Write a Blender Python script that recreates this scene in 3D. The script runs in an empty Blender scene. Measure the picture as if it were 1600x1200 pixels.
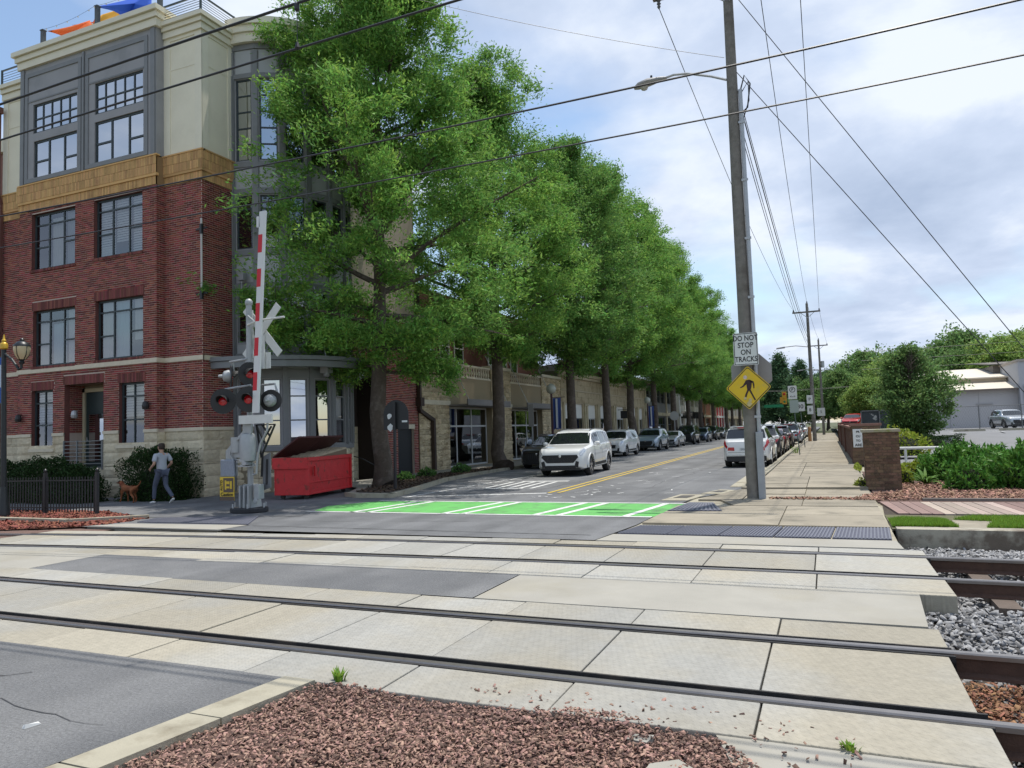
import bpy, bmesh, math, random
import numpy as np
from mathutils import Vector, Matrix

R = math.radians
random.seed(7)
rng = np.random.default_rng(11)
scene = bpy.context.scene
col = scene.collection

# ------------------------------------------------------------------ camera
YAW, PITCH, ROLL, EYE = R(23.0), 0.065, -0.033, 1.85
cam_data = bpy.data.cameras.new('camera')
cam_data.sensor_fit = 'HORIZONTAL'
cam_data.sensor_width = 36.0
cam_data.lens = 36.0 * 1150.0 / 1600.0
cam_data.clip_start = 0.05
cam_data.clip_end = 3000
cam = bpy.data.objects.new('camera', cam_data)
col.objects.link(cam)
fwd = Vector((-math.sin(YAW) * math.cos(PITCH), math.cos(YAW) * math.cos(PITCH), math.sin(PITCH)))
rgt = Vector((math.cos(YAW), math.sin(YAW), 0))
upv = rgt.cross(fwd)
r2 = rgt * math.cos(ROLL) + upv * math.sin(ROLL)
u2 = -rgt * math.sin(ROLL) + upv * math.cos(ROLL)
m = Matrix((r2, u2, -fwd)).transposed().to_4x4()
m.translation = (0, 0, EYE)
cam.matrix_world = m
scene.camera = cam

# ------------------------------------------------------------------ sky and sun
SUN = Vector((0.085, 0.25, 1.0)).normalized()
w = bpy.data.worlds.new('World')
scene.world = w
w.use_nodes = True
nt = w.node_tree
nt.nodes.clear()
def wn(t, **k):
    n = nt.nodes.new(t)
    for a, b in k.items():
        setattr(n, a, b)
    return n
L = nt.links.new
wout = wn('ShaderNodeOutputWorld')
sky = wn('ShaderNodeTexSky', sky_type='NISHITA', sun_disc=False)
sky.sun_elevation = math.asin(SUN.z)
sky.sun_rotation = math.atan2(SUN.x, SUN.y)
sky.air_density = 1.2
sky.dust_density = 0.6
bg_sky = wn('ShaderNodeBackground')
bg_sky.inputs[1].default_value = 0.11
L(sky.outputs[0], bg_sky.inputs[0])
tc = wn('ShaderNodeTexCoord')
sep = wn('ShaderNodeSeparateXYZ')
L(tc.outputs['Generated'], sep.inputs[0])
def wmath(op, a, b=None, c=None):
    n = wn('ShaderNodeMath', operation=op)
    for i, v in enumerate((a, b, c)):
        if v is None:
            continue
        if isinstance(v, (int, float)):
            n.inputs[i].default_value = v
        else:
            L(v, n.inputs[i])
    return n.outputs[0]
zc = wmath('ADD', wmath('MAXIMUM', sep.outputs[2], 0.0), 0.22)
cx_ = wmath('DIVIDE', sep.outputs[0], zc)
cy_ = wmath('DIVIDE', sep.outputs[1], zc)
comb = wn('ShaderNodeCombineXYZ')
L(cx_, comb.inputs[0]); L(cy_, comb.inputs[1]); comb.inputs[2].default_value = 3.7
def wnoise(scale, detail, rough, off):
    mp = wn('ShaderNodeMapping')
    mp.inputs['Location'].default_value = off
    L(comb.outputs[0], mp.inputs[0])
    n = wn('ShaderNodeTexNoise')
    n.inputs['Scale'].default_value = scale
    n.inputs['Detail'].default_value = detail
    n.inputs['Roughness'].default_value = rough
    n.inputs['Distortion'].default_value = 0.15
    L(mp.outputs[0], n.inputs['Vector'])
    return n.outputs[0]
def wramp(src, stops):
    n = wn('ShaderNodeValToRGB')
    cr = n.color_ramp
    while len(cr.elements) < len(stops):
        cr.elements.new(0.5)
    for e, (p, c) in zip(cr.elements, stops):
        e.position = p
        e.color = (*c, 1)
    L(src, n.inputs[0])
    return n.outputs[0]
CLOUD_A = (-3.2, 5.4, 1)
cover = wramp(wnoise(0.85, 8, 0.50, CLOUD_A), [(0.43, (0.03,) * 3), (0.485, (.6,) * 3), (0.545, (1,) * 3)])
shade = wramp(wnoise(1.6, 9, 0.56, (5.1, 1.7, 2.0)), [(0.30, (0.31, 0.38, 0.51)), (0.48, (0.44, 0.51, 0.64)), (0.60, (0.61, 0.66, 0.74))])
bg_c = wn('ShaderNodeBackground')
bg_c.inputs[1].default_value = 0.95
L(shade, bg_c.inputs[0])
mixw = wn('ShaderNodeMixShader')
L(cover, mixw.inputs[0]); L(bg_sky.outputs[0], mixw.inputs[1]); L(bg_c.outputs[0], mixw.inputs[2])
L(mixw.outputs[0], wout.inputs[0])

sun_d = bpy.data.lights.new('sun', 'SUN')
sun_d.energy = 2.9
sun_d.angle = R(0.6)
sun_d.color = (1.0, 0.955, 0.88)
sun_o = bpy.data.objects.new('sun', sun_d)
sun_o.rotation_euler = (-SUN).to_track_quat('-Z', 'Y').to_euler()
sun_o.location = (0, 0, 60)
col.objects.link(sun_o)

vs = scene.view_settings
vs.view_transform = 'Standard'
vs.look = 'None'
vs.exposure = 0.62
vs.gamma = 1.0
vs.use_curve_mapping = False
scene.cycles.max_bounces = 6
scene.cycles.transparent_max_bounces = 10
scene.cycles.caustics_reflective = False
scene.cycles.caustics_refractive = False

# ------------------------------------------------------------------ materials
MATS = {}
def mat(name, c, rough=0.8, metal=0.0, noise=0.0, nscale=3.0, bump=0.0, bscale=40.0, island=0.0, objrand=0.0,
        c2=None, c2scale=0.8, c2lo=0.5, c2hi=0.65, coat=0.0, spec=None, hue=0.0, detail=5, trans=0.0, emit=0.0, obj_coords=False, streak=0.0):
    if name in MATS:
        return MATS[name]
    mt = bpy.data.materials.new(name)
    mt.use_nodes = True
    t = mt.node_tree
    N, K = t.nodes, t.links.new
    b = N['Principled BSDF']
    b.inputs['Roughness'].default_value = rough
    b.inputs['Metallic'].default_value = metal
    if coat:
        b.inputs['Coat Weight'].default_value = coat
        b.inputs['Coat Roughness'].default_value = 0.05
    if spec is not None:
        b.inputs['Specular IOR Level'].default_value = spec
    if emit:
        b.inputs['Emission Color'].default_value = (*c, 1)
        b.inputs['Emission Strength'].default_value = emit
    if obj_coords:
        pos = N.new('ShaderNodeTexCoord').outputs['Object']
    else:
        pos = N.new('ShaderNodeNewGeometry').outputs['Position']
    rgb = N.new('ShaderNodeRGB')
    rgb.outputs[0].default_value = (*c, 1)
    cur = rgb.outputs[0]
    def noise_tex(sc, d=detail, off=0.0):
        n = N.new('ShaderNodeTexNoise')
        n.inputs['Scale'].default_value = sc
        n.inputs['Detail'].default_value = d
        n.inputs['Roughness'].default_value = 0.6
        if off:
            mp = N.new('ShaderNodeMapping')
            mp.inputs['Location'].default_value = (off, off * .7, off * .3)
            K(pos, mp.inputs[0]); K(mp.outputs[0], n.inputs['Vector'])
        else:
            K(pos, n.inputs['Vector'])
        return n.outputs[0]
    if c2 is not None:
        mr = N.new('ShaderNodeMapRange')
        mr.inputs[1].default_value = c2lo
        mr.inputs[2].default_value = c2hi
        K(noise_tex(c2scale, 6, 3.3), mr.inputs[0])
        mx = N.new('ShaderNodeMix'); mx.data_type = 'RGBA'
        mx.inputs[7].default_value = (*c2, 1)
        K(mr.outputs[0], mx.inputs[0]); K(cur, mx.inputs[6])
        cur = mx.outputs[2]
    if noise or island or objrand or hue:
        hs = N.new('ShaderNodeHueSaturation')
        K(cur, hs.inputs['Color'])
        val = None
        def mth(op, a, bb):
            n = N.new('ShaderNodeMath'); n.operation = op
            for i, v in enumerate((a, bb)):
                if isinstance(v, (int, float)):
                    n.inputs[i].default_value = v
                else:
                    K(v, n.inputs[i])
            return n.outputs[0]
        if noise:
            val = mth('ADD', mth('MULTIPLY', mth('SUBTRACT', noise_tex(nscale), 0.5), noise * 2.5), 1.0)
        if streak:
            mp2 = N.new('ShaderNodeMapping'); mp2.inputs['Scale'].default_value = (1.6, .05, 1)
            K(pos, mp2.inputs[0]); n2 = N.new('ShaderNodeTexNoise'); n2.inputs['Scale'].default_value = 1.0; n2.inputs['Detail'].default_value = 3
            K(mp2.outputs[0], n2.inputs['Vector'])
            v3 = mth('ADD', mth('MULTIPLY', mth('SUBTRACT', n2.outputs[0], 0.5), streak * 2.5), 1.0)
            val = v3 if val is None else mth('MULTIPLY', val, v3)
        if island or objrand:
            if island:
                rnd = N.new('ShaderNodeNewGeometry').outputs['Random Per Island']
            else:
                rnd = N.new('ShaderNodeObjectInfo').outputs['Random']
            amt = island or objrand
            v2 = mth('ADD', mth('MULTIPLY', mth('SUBTRACT', rnd, 0.5), amt * 2), 1.0)
            val = v2 if val is None else mth('MULTIPLY', val, v2)
            if hue:
                r3 = mth('FRACT', mth('MULTIPLY', rnd, 7.31), 0.0)
                K(mth('ADD', mth('MULTIPLY', mth('SUBTRACT', r3, 0.5), hue), 0.5), hs.inputs['Hue'])
        if val is not None:
            K(val, hs.inputs['Value'])
        cur = hs.outputs[0]
    K(cur, b.inputs['Base Color'])
    if bump:
        bm_ = N.new('ShaderNodeBump')
        bm_.inputs['Strength'].default_value = bump
        bm_.inputs['Distance'].default_value = 0.02
        K(noise_tex(bscale, 6), bm_.inputs['Height'])
        K(bm_.outputs[0], b.inputs['Normal'])
    if trans:
        tr = N.new('ShaderNodeBsdfTranslucent')
        K(cur, tr.inputs[0])
        ms = N.new('ShaderNodeMixShader')
        ms.inputs[0].default_value = trans
        K(b.outputs[0], ms.inputs[1]); K(tr.outputs[0], ms.inputs[2])
        K(ms.outputs[0], N['Material Output'].inputs[0])
    MATS[name] = mt
    return mt

def glass_mat(name, tint=(0.55, 0.6, 0.62), refl=0.3, rough=0.02):
    if name in MATS:
        return MATS[name]
    mt = bpy.data.materials.new(name)
    mt.use_nodes = True
    t = mt.node_tree
    N, K = t.nodes, t.links.new
    for n in list(N):
        if n.type != 'OUTPUT_MATERIAL':
            N.remove(n)
    tr = N.new('ShaderNodeBsdfTransparent'); tr.inputs[0].default_value = (*tint, 1)
    gl = N.new('ShaderNodeBsdfGlossy'); gl.inputs['Roughness'].default_value = rough
    gl.inputs[0].default_value = (0.95, 0.97, 1, 1)
    lw = N.new('ShaderNodeLayerWeight'); lw.inputs[0].default_value = 0.22
    mr = N.new('ShaderNodeMapRange')
    mr.inputs[3].default_value = refl; mr.inputs[4].default_value = 1.0
    K(lw.outputs['Fresnel'], mr.inputs[0])
    ms = N.new('ShaderNodeMixShader')
    K(mr.outputs[0], ms.inputs[0]); K(tr.outputs[0], ms.inputs[1]); K(gl.outputs[0], ms.inputs[2])
    K(ms.outputs[0], N['Material Output'].inputs[0])
    MATS[name] = mt
    return mt

# ------------------------------------------------------------------ mesh helpers
class MB:
    def __init__(s):
        s.v = []; s.f = []
    def quad(s, a, b, c, d):
        n = len(s.v); s.v += [tuple(a), tuple(b), tuple(c), tuple(d)]; s.f.append((n, n + 1, n + 2, n + 3)); return s
    def poly(s, pts):
        n = len(s.v); s.v += [tuple(p) for p in pts]; s.f.append(tuple(range(n, n + len(pts)))); return s
    def box(s, x0, x1, y0, y1, z0, z1):
        n = len(s.v)
        s.v += [(x0, y0, z0), (x1, y0, z0), (x1, y1, z0), (x0, y1, z0), (x0, y0, z1), (x1, y0, z1), (x1, y1, z1), (x0, y1, z1)]
        s.f += [(n, n+3, n+2, n+1), (n+4, n+5, n+6, n+7), (n, n+1, n+5, n+4), (n+1, n+2, n+6, n+5), (n+2, n+3, n+7, n+6), (n+3, n, n+4, n+7)]
        return s
    def hexa(s, p):  # 8 points: bottom 4 ccw, top 4 ccw
        n = len(s.v); s.v += [tuple(q) for q in p]
        s.f += [(n, n+3, n+2, n+1), (n+4, n+5, n+6, n+7), (n, n+1, n+5, n+4), (n+1, n+2, n+6, n+5), (n+2, n+3, n+7, n+6), (n+3, n, n+4, n+7)]
        return s
    def obox(s, c, ux, uy, hx, hy, z0, z1):  # box oriented by 2D axes
        c = Vector((c[0], c[1])); ux = Vector(ux); uy = Vector(uy)
        P = [c - ux*hx - uy*hy, c + ux*hx - uy*hy, c + ux*hx + uy*hy, c - ux*hx + uy*hy]
        return s.hexa([(p.x, p.y, z0) for p in P] + [(p.x, p.y, z1) for p in P])
    def bar(s, a, b, w, h=None, up=(0, 0, 1)):  # rectangular bar from a to b
        h = w if h is None else h
        a = Vector(a); b = Vector(b); d = (b - a).normalized(); up = Vector(up)
        if abs(d.dot(up)) > 0.98:
            up = Vector((0, 1, 0))
        x = d.cross(up).normalized(); y = x.cross(d)
        P = []
        for q in (a, b):
            P += [q - x*w/2 - y*h/2, q + x*w/2 - y*h/2, q + x*w/2 + y*h/2, q - x*w/2 + y*h/2]
        n = len(s.v); s.v += [tuple(p) for p in P]
        s.f += [(n, n+3, n+2, n+1), (n+4, n+5, n+6, n+7), (n, n+1, n+5, n+4), (n+1, n+2, n+6, n+5), (n+2, n+3, n+7, n+6), (n+3, n, n+4, n+7)]
        return s
    def tube(s, pts, rad, n=8, cap=True):
        pts = [Vector(p) for p in pts]
        rad = [rad] * len(pts) if isinstance(rad, (int, float)) else rad
        base = len(s.v); px = None
        for i, p in enumerate(pts):
            d = (pts[min(i + 1, len(pts) - 1)] - pts[max(i - 1, 0)])
            d = d.normalized() if d.length > 1e-9 else Vector((0, 0, 1))
            if px is None:
                ref = Vector((0, 0, 1)) if abs(d.z) < 0.9 else Vector((1, 0, 0))
                px = d.cross(ref).normalized()
            px = (px - d * px.dot(d)).normalized()
            py = d.cross(px)
            for k in range(n):
                a = 2 * math.pi * k / n
                q = p + (px * math.cos(a) + py * math.sin(a)) * rad[i]
                s.v.append((q.x, q.y, q.z))
        for i in range(len(pts) - 1):
            for k in range(n):
                a = base + i*n + k; b = base + i*n + (k+1) % n
                s.f.append((a, b, b + n, a + n))
        if cap:
            s.f.append(tuple(base + k for k in reversed(range(n))))
            s.f.append(tuple(base + (len(pts)-1)*n + k for k in range(n)))
        return s
    def cyl(s, a, b, r0, r1=None, n=12):
        return s.tube([a, b], [r0, r0 if r1 is None else r1], n)
    def lathe(s, prof, n=16, c=(0, 0, 0), axis='z', cap=True):
        base = len(s.v)
        for (r, h) in prof:
            for k in range(n):
                a = 2 * math.pi * k / n
                u, v = r * math.cos(a), r * math.sin(a)
                if axis == 'z': q = (c[0] + u, c[1] + v, c[2] + h)
                elif axis == 'y': q = (c[0] + v, c[1] + h, c[2] + u)
                else: q = (c[0] + h, c[1] + u, c[2] + v)
                s.v.append(q)
        for i in range(len(prof) - 1):
            for k in range(n):
                a = base + i*n + k; b = base + i*n + (k+1) % n
                s.f.append((a, b, b + n, a + n))
        if cap:
            s.f.append(tuple(base + k for k in reversed(range(n))))
            s.f.append(tuple(base + (len(prof)-1)*n + k for k in range(n)))
        return s
    def prism(s, poly, z0, z1):  # poly ccw in xy
        n = len(poly); b = len(s.v)
        s.v += [(p[0], p[1], z0) for p in poly] + [(p[0], p[1], z1) for p in poly]
        s.f.append(tuple(b + i for i in reversed(range(n)))); s.f.append(tuple(b + n + i for i in range(n)))
        for i in range(n):
            j = (i + 1) % n
            s.f.append((b + i, b + j, b + n + j, b + n + i))
        return s
    def prism_y(s, poly, y0, y1):  # poly in xz
        n = len(poly); b = len(s.v)
        s.v += [(p[0], y0, p[1]) for p in poly] + [(p[0], y1, p[1]) for p in poly]
        s.f.append(tuple(b + i for i in range(n))); s.f.append(tuple(b + n + i for i in reversed(range(n))))
        for i in range(n):
            j = (i + 1) % n
            s.f.append((b + i, b + n + i, b + n + j, b + j))
        return s
    def mesh(s, name, smooth=None):
        me = bpy.data.meshes.new(name)
        me.from_pydata(s.v, [], s.f)
        if smooth is not None:
            me.shade_smooth()
            me.set_sharp_from_angle(angle=R(smooth))
        return me
    def build(s, name, m, parent=None, smooth=None, bevel=0.0, world=True, **tags):
        o = obj(name, s.mesh(name, smooth), m, parent)
        if parent is not None and world:
            off = Vector(WORIG.get(parent.name, (0, 0, 0)))
            o.data.transform(Matrix.Translation(-off))
            WORIG[o.name] = tuple(off)
        if bevel:
            bv = o.modifiers.new('bevel', 'BEVEL'); bv.width = bevel; bv.segments = 2; bv.limit_method = 'ANGLE'
        tag(o, **tags)
        return o

WORIG = {}
def tag(o, label=None, cat=None, group=None, kind=None):
    if label: o['label'] = label
    if cat: o['category'] = cat
    if group: o['group'] = group
    if kind: o['kind'] = kind
    return o
def obj(name, me, m, parent=None):
    o = bpy.data.objects.new(name, me)
    if m is not None and me is not None and not me.materials:
        me.materials.append(m)
    col.objects.link(o)
    if parent is not None:
        o.parent = parent
    return o
def thing(name, label, cat, loc=(0, 0, 0), rz=0.0, group=None):
    o = bpy.data.objects.new(name, None)
    o.empty_display_size = 0.3
    col.objects.link(o)
    o.location = loc
    o.rotation_euler = (0, 0, rz)
    WORIG[o.name] = tuple(loc) if rz == 0 else (0, 0, 0)
    return tag(o, label, cat, group)
KIDS = {}
def copy_tree(o, parent=None):
    c = o.copy(); col.objects.link(c)
    if parent is not None: c.parent = parent
    for ch in list(o.children):
        copy_tree(ch, c)
    return c
def struct(name, mb, m, smooth=None):
    return mb.build(name, m, smooth=smooth, kind='structure')
def sheet(mb, x0, x1, y0, y1, z):
    return mb.quad((x0, y0, z), (x1, y0, z), (x1, y1, z), (x0, y1, z))
def np_mesh(name, V, F):
    """V (n,3) float, F (m,k) int, all faces k-gons"""
    me = bpy.data.meshes.new(name)
    V = np.asarray(V, np.float32); F = np.asarray(F, np.int32)
    me.vertices.add(len(V)); me.vertices.foreach_set('co', V.ravel())
    k = F.shape[1]
    me.loops.add(F.size); me.loops.foreach_set('vertex_index', F.ravel())
    me.polygons.add(len(F)); me.polygons.foreach_set('loop_start', np.arange(0, F.size, k, dtype=np.int32))
    try:
        me.polygons.foreach_set('loop_total', np.full(len(F), k, dtype=np.int32))
    except Exception:
        pass
    me.update(calc_edges=True)
    me.validate()
    return me
_fonts = {}
def text_mesh(txt, size, extrude=0.002, align='CENTER', bold=0.0, sx=1.0):
    cu = bpy.data.curves.new('t', 'FONT')
    cu.body = txt; cu.size = size; cu.extrude = extrude; cu.align_x = align; cu.align_y = 'CENTER'; cu.offset = bold
    cu.resolution_u = 3
    o = bpy.data.objects.new('t', cu); col.objects.link(o)
    dg = bpy.context.evaluated_depsgraph_get(); dg.update()
    me = bpy.data.meshes.new_from_object(o.evaluated_get(dg))
    bpy.data.objects.remove(o); bpy.data.curves.remove(cu)
    if sx != 1.0:
        me.transform(Matrix.Diagonal((sx, 1, 1, 1)))
    me.materials.clear()
    return me
def text(txt, size, loc, rz, m, parent, name='lettering', bold=0.0, sx=1.0, extrude=0.002):
    """upright text at local loc, facing -Y turned by rz"""
    me = text_mesh(txt, size, bold=bold, sx=sx, extrude=extrude)
    me.transform(Matrix.Translation(loc) @ Matrix.Rotation(rz, 4, 'Z') @ Matrix.Rotation(R(90), 4, 'X'))
    return obj(name, me, m, parent)
def frame2(ax, ay, bx, by):
    """wall frame from a to b; outward normal to the right of a->b"""
    u = Vector((bx - ax, by - ay)); ln = u.length; u /= ln
    return Vector((ax, ay)), u, Vector((u.y, -u.x)), ln
# ================================================================== GROUND, ROAD, TRACKS
asphalt = mat('asphalt', (0.165, 0.167, 0.170), 0.95, noise=0.5, nscale=48, detail=4, bump=0.9, bscale=120, c2=(0.225, 0.225, 0.224), c2scale=0.5, c2lo=0.40, c2hi=0.62, spec=.2, streak=.22)
asphalt_old = mat('asphalt_worn', (0.185, 0.187, 0.190), 0.95, noise=0.26, nscale=30, detail=4, bump=0.6, bscale=110, c2=(0.135, 0.137, 0.14), c2scale=0.55, c2lo=0.42, c2hi=0.62, spec=.2, streak=.24)
concrete = mat('concrete', (0.335, 0.318, 0.275), 0.9, noise=0.14, nscale=1.6, bump=0.25, bscale=60, c2=(0.30, 0.275, 0.215), c2scale=0.6, c2lo=0.5, c2hi=0.75)
concrete_w = mat('concrete_walk', (0.285, 0.25, 0.19), 0.9, noise=0.2, nscale=1.3, bump=0.3, bscale=60, c2=(0.17, 0.152, 0.115), c2scale=1.3, c2lo=0.50, c2hi=0.70, objrand=0.12)
concrete_k = mat('concrete_kerb', (0.36, 0.33, 0.25), 0.9, noise=0.2, nscale=4, bump=0.3, c2=(0.24, 0.21, 0.15), c2scale=2.0)
soil = mat('soil', (0.06, 0.045, 0.033), 1.0, noise=0.3, nscale=5, bump=0.8, bscale=30)
field = mat('field', (0.09, 0.10, 0.05), 1.0, noise=0.3, nscale=0.2)

def tread_mat():
    mt = mat('panel_concrete', (0.318, 0.310, 0.280), 0.85, noise=0.22, nscale=14, c2=(0.33, 0.30, 0.235), c2scale=0.35, c2lo=0.42, c2hi=0.6, objrand=0.13, streak=.18)
    t = mt.node_tree; N, K = t.nodes, t.links.new
    b = N['Principled BSDF']
    g = N.new('ShaderNodeNewGeometry')
    sp = N.new('ShaderNodeSeparateXYZ'); K(g.outputs['Position'], sp.inputs[0])
    def mth(op, a, c=None):
        n = N.new('ShaderNodeMath'); n.operation = op
        for i, v in enumerate((a, c)):
            if v is None: continue
            if isinstance(v, (int, float)): n.inputs[i].default_value = v
            else: K(v, n.inputs[i])
        return n.outputs[0]
    k = 2 * math.pi / 0.075
    a = mth('SINE', mth('MULTIPLY', mth('ADD', sp.outputs[0], sp.outputs[1]), k))
    c = mth('SINE', mth('MULTIPLY', mth('SUBTRACT', sp.outputs[0], sp.outputs[1]), k * 0.5))
    h = mth('MAXIMUM', mth('MULTIPLY', a, c), 0.1)
    ns = N.new('ShaderNodeTexNoise'); ns.inputs['Scale'].default_value = 90; ns.inputs['Detail'].default_value = 4
    K(g.outputs['Position'], ns.inputs['Vector'])
    hh = mth('ADD', h, mth('MULTIPLY', ns.outputs[0], 0.6))
    bm_ = N.new('ShaderNodeBump'); bm_.inputs['Strength'].default_value = 0.45; bm_.inputs['Distance'].default_value = 0.012
    K(hh, bm_.inputs['Height']); K(bm_.outputs[0], b.inputs['Normal'])
    return mt
panel_m = tread_mat()

# big ground sheet to the horizon
gm = MB()
gm.quad((-1200, -200, -0.45), (1200, -200, -0.45), (1200, 1600, -0.45), (-1200, 1600, -0.45))
struct('ground', gm, field)

# road: crossing strips and the street
rd = MB()
rd.poly([(-16.0, -9, 0), (-5.9, -9, 0), (-4.28, 2.95, 0), (-3.97, 4.70, 0), (-16, 4.70, 0)])
rd.poly([(-11.40, 7.56, 0), (-3.78, 7.56, 0), (-3.78, 8.93, 0), (-11.40, 8.93, 0)])
struct('road', rd, asphalt)
st = MB()
st.poly([(-11.9, 11.97, 0), (-3.68, 11.97, 0), (-3.45, 14.0, 0), (-3.35, 17.9, 0), (-3.2, 19.4, 0), (-2.6, 21.0, 0), (-2.12, 23.0, 0), (-2.12, 300, 0), (-16.5, 300, 0), (-16.5, 19.0, 0), (-15.5, 16.9, 0), (-13.4, 15.9, 0), (-12.2, 15.2, 0), (-11.7, 14.4, 0)])
st.poly([(-15.3, 12.45, -0.004), (-11.6, 12.70, -0.004), (-11.6, 15, -0.004), (-13.4, 16.2, -0.004), (-19, 16.2, -0.004), (-15.9, 13.4, -0.004)])
st.quad((-16.0, 11.9, -.008), (-11.8, 11.9, -.008), (-11.6, 12.9, -.008), (-15.6, 12.9, -.008))
struct('street', st, asphalt_old)
wk = MB()
wk.poly([(-34, 14.55, 0.004), (-18.9, 14.75, 0.004), (-15.7, 13.6, 0.004), (-12.85, 14.25, 0.004), (-11.72, 14.4, 0.004), (-12.2, 15.2, 0.004), (-13.4, 15.9, 0.004), (-15.5, 16.9, 0.004), (-16.4, 19.0, 0.004), (-16.4, 22.0, 0.004), (-19.3, 22, 0.004), (-34, 22, 0.004)])
struct('footpath', wk, asphalt_old)

# painted markings (kept as separate thin sheets)
paint_w = mat('paint_white', (0.62, 0.62, 0.60), 0.8, noise=0.25, nscale=6, c2=(0.25, 0.25, 0.25), c2scale=5, c2lo=0.56, c2hi=0.72)
paint_y = mat('paint_yellow', (0.58, 0.40, 0.04), 0.8, noise=0.2, nscale=6, c2=(0.3, 0.22, 0.06), c2scale=1.5, c2lo=0.58, c2hi=0.8)
paint_g = mat('paint_green', (0.115, 0.40, 0.095), 0.8, noise=0.2, nscale=22, c2=(0.10, 0.20, 0.085), c2scale=2.2, c2lo=0.50, c2hi=0.70, streak=.22)
gp = MB()
gp.poly([(-12.2, 15.5, 0.004), (-3.40, 15.27, 0.004), (-3.2, 17.85, 0.004), (-9.5, 18.0, 0.004), (-11.9, 17.95, 0.004), (-12.6, 16.6, 0.004)])
struct('green_lane', gp, paint_g)
wp = MB()
def strip(mb, a, b, wd, z=0.008):
    a = Vector(a); b = Vector(b); d = (b - a).normalized(); n = Vector((-d.y, d.x)) * wd / 2
    mb.quad((a.x - n.x, a.y - n.y, z), (b.x - n.x, b.y - n.y, z), (b.x + n.x, b.y + n.y, z), (a.x + n.x, a.y + n.y, z))
strip(wp, (-12.3, 15.32), (-3.42, 15.20), 0.13); strip(wp, (-11.9, 18.06), (-3.2, 17.94), 0.13)
for xa in (-10.9, -10.45, -8.35, -7.85, -6.05, -5.5, -4.0):
    strip(wp, (xa, 15.27), (xa + 0.35, 17.92), 0.16)
# stop line curve and hatched buffer by the left kerb
strip(wp, (-11.85, 19.2), (-10.3, 19.75), 0.12); strip(wp, (-10.3, 19.75), (-7.75, 20.6), 0.20)
for k in range(9):
    y = 20.6 + k * 1.25
    strip(wp, (-12.15 - 0.17 * k, y), (-10.75 - 0.05 * k, y + 0.9), 0.10)
strip(wp, (-11.7, 19.3), (-11.2, 32.0), 0.10)
# faded lane letters
for k in range(5):
    strip(wp, (-10.6 + k * 0.42, 22.3), (-10.75 + k * 0.42, 25.2), 0.13)
strip(wp, (-10.5, 25.4), (-8.7, 25.5), 0.3); strip(wp, (-10.5, 22.2), (-9.2, 22.3), 0.22)
for k in range(26):
    x = random.uniform(-6.9, -4.2); y = random.uniform(20, 34)
    strip(wp, (x, y), (x + random.uniform(-.3, .3), y + random.uniform(.1, .35)), random.uniform(0.03, 0.08))
for k in range(14):
    x = random.uniform(-7.6, -6.2); y = random.uniform(19, 21)
    strip(wp, (x, y), (x + random.uniform(-.2, .3), y + random.uniform(.05, .2)), random.uniform(0.03, 0.08))
struct('white_markings', wp, paint_w)
yp = MB()
for dx in (0, 0.30):
    prev = None
    for k in range(24):
        y = 20.7 + k * 6.0
        x = -7.72 - 0.62 * min(1, (y - 20.7) / 42.0) + dx
        if prev: strip(yp, prev, (x, y), 0.10)
        prev = (x, y)
struct('yellow_markings', yp, paint_y)

# asphalt cracks and patch seams: thin proud tar lines with a shape of their own
tar = mat('tar', (0.055, 0.055, 0.057), 0.8)
cr = MB()
def crack(x0, y0, x1, y1, n=14, wob=0.12, wd=0.007):
    prev = Vector((x0, y0))
    for k in range(1, n + 1):
        t = k / n
        q = Vector((x0 + (x1 - x0) * t, y0 + (y1 - y0) * t)) + Vector((random.uniform(-wob, wob), random.uniform(-wob, wob)))
        strip(cr, prev, q, wd * random.uniform(0.5, 1.4), 0.0045)
        prev = q
crack(-11.6, 12.62, -3.9, 12.5, 26, 0.02, 0.03); crack(-6.9, 3.75, -4.5, 3.5, 14, 0.05); crack(-9, 4.2, -6.9, 3.75, 12, 0.06)
crack(-7.5, 3.2, -6.1, 4.1, 10, 0.06, 0.01); crack(-10.5, 13.5, -5, 14.4, 16, 0.1, 0.015)
crack(-8.6, 20, -6, 60, 40, 0.2, 0.02); crack(-5.2, 22, -4.6, 40, 22, 0.15, 0.015)
struct('tar_lines', cr, tar)

# concrete aprons beside the road, between and beyond the tracks
ap = MB()
for z0, poly in ((0.0, [(-3.76, 7.56), (0.73, 7.56), (0.80, 8.93), (-3.76, 8.93)]),
                 (0.0, [(-15.3, 7.56), (-11.42, 7.56), (-11.42, 8.93), (-15.3, 8.93)]),
                 (0.0, [(-3.66, 11.97), (0.92, 11.97), (0.88, 12.74), (-3.56, 12.74)]),
                 (0.0, [(-15.9, 11.97), (-11.92, 11.97), (-11.75, 12.74), (-15.3, 12.50)])):
    ap.prism(poly, -0.30, z0)
struct('concrete_apron', ap, concrete)
ap2 = MB()
ap2.prism([(-0.72, 4.66), (0.74, 4.64), (0.9, 3.2), (-0.2, 3.0), (-0.55, 4.2)], -0.1, -0.008)
ap2.prism([(-1.02, 3.9), (-0.80, 3.85), (-0.72, 4.1), (-0.86, 4.22), (-1.0, 4.12)], -0.1, 0.004)
ap2.prism([(-1.22, 4.42), (-1.08, 4.4), (-1.06, 4.52), (-1.18, 4.50)], -0.1, -0.004)
struct('broken_slab', ap2, concrete)

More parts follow.
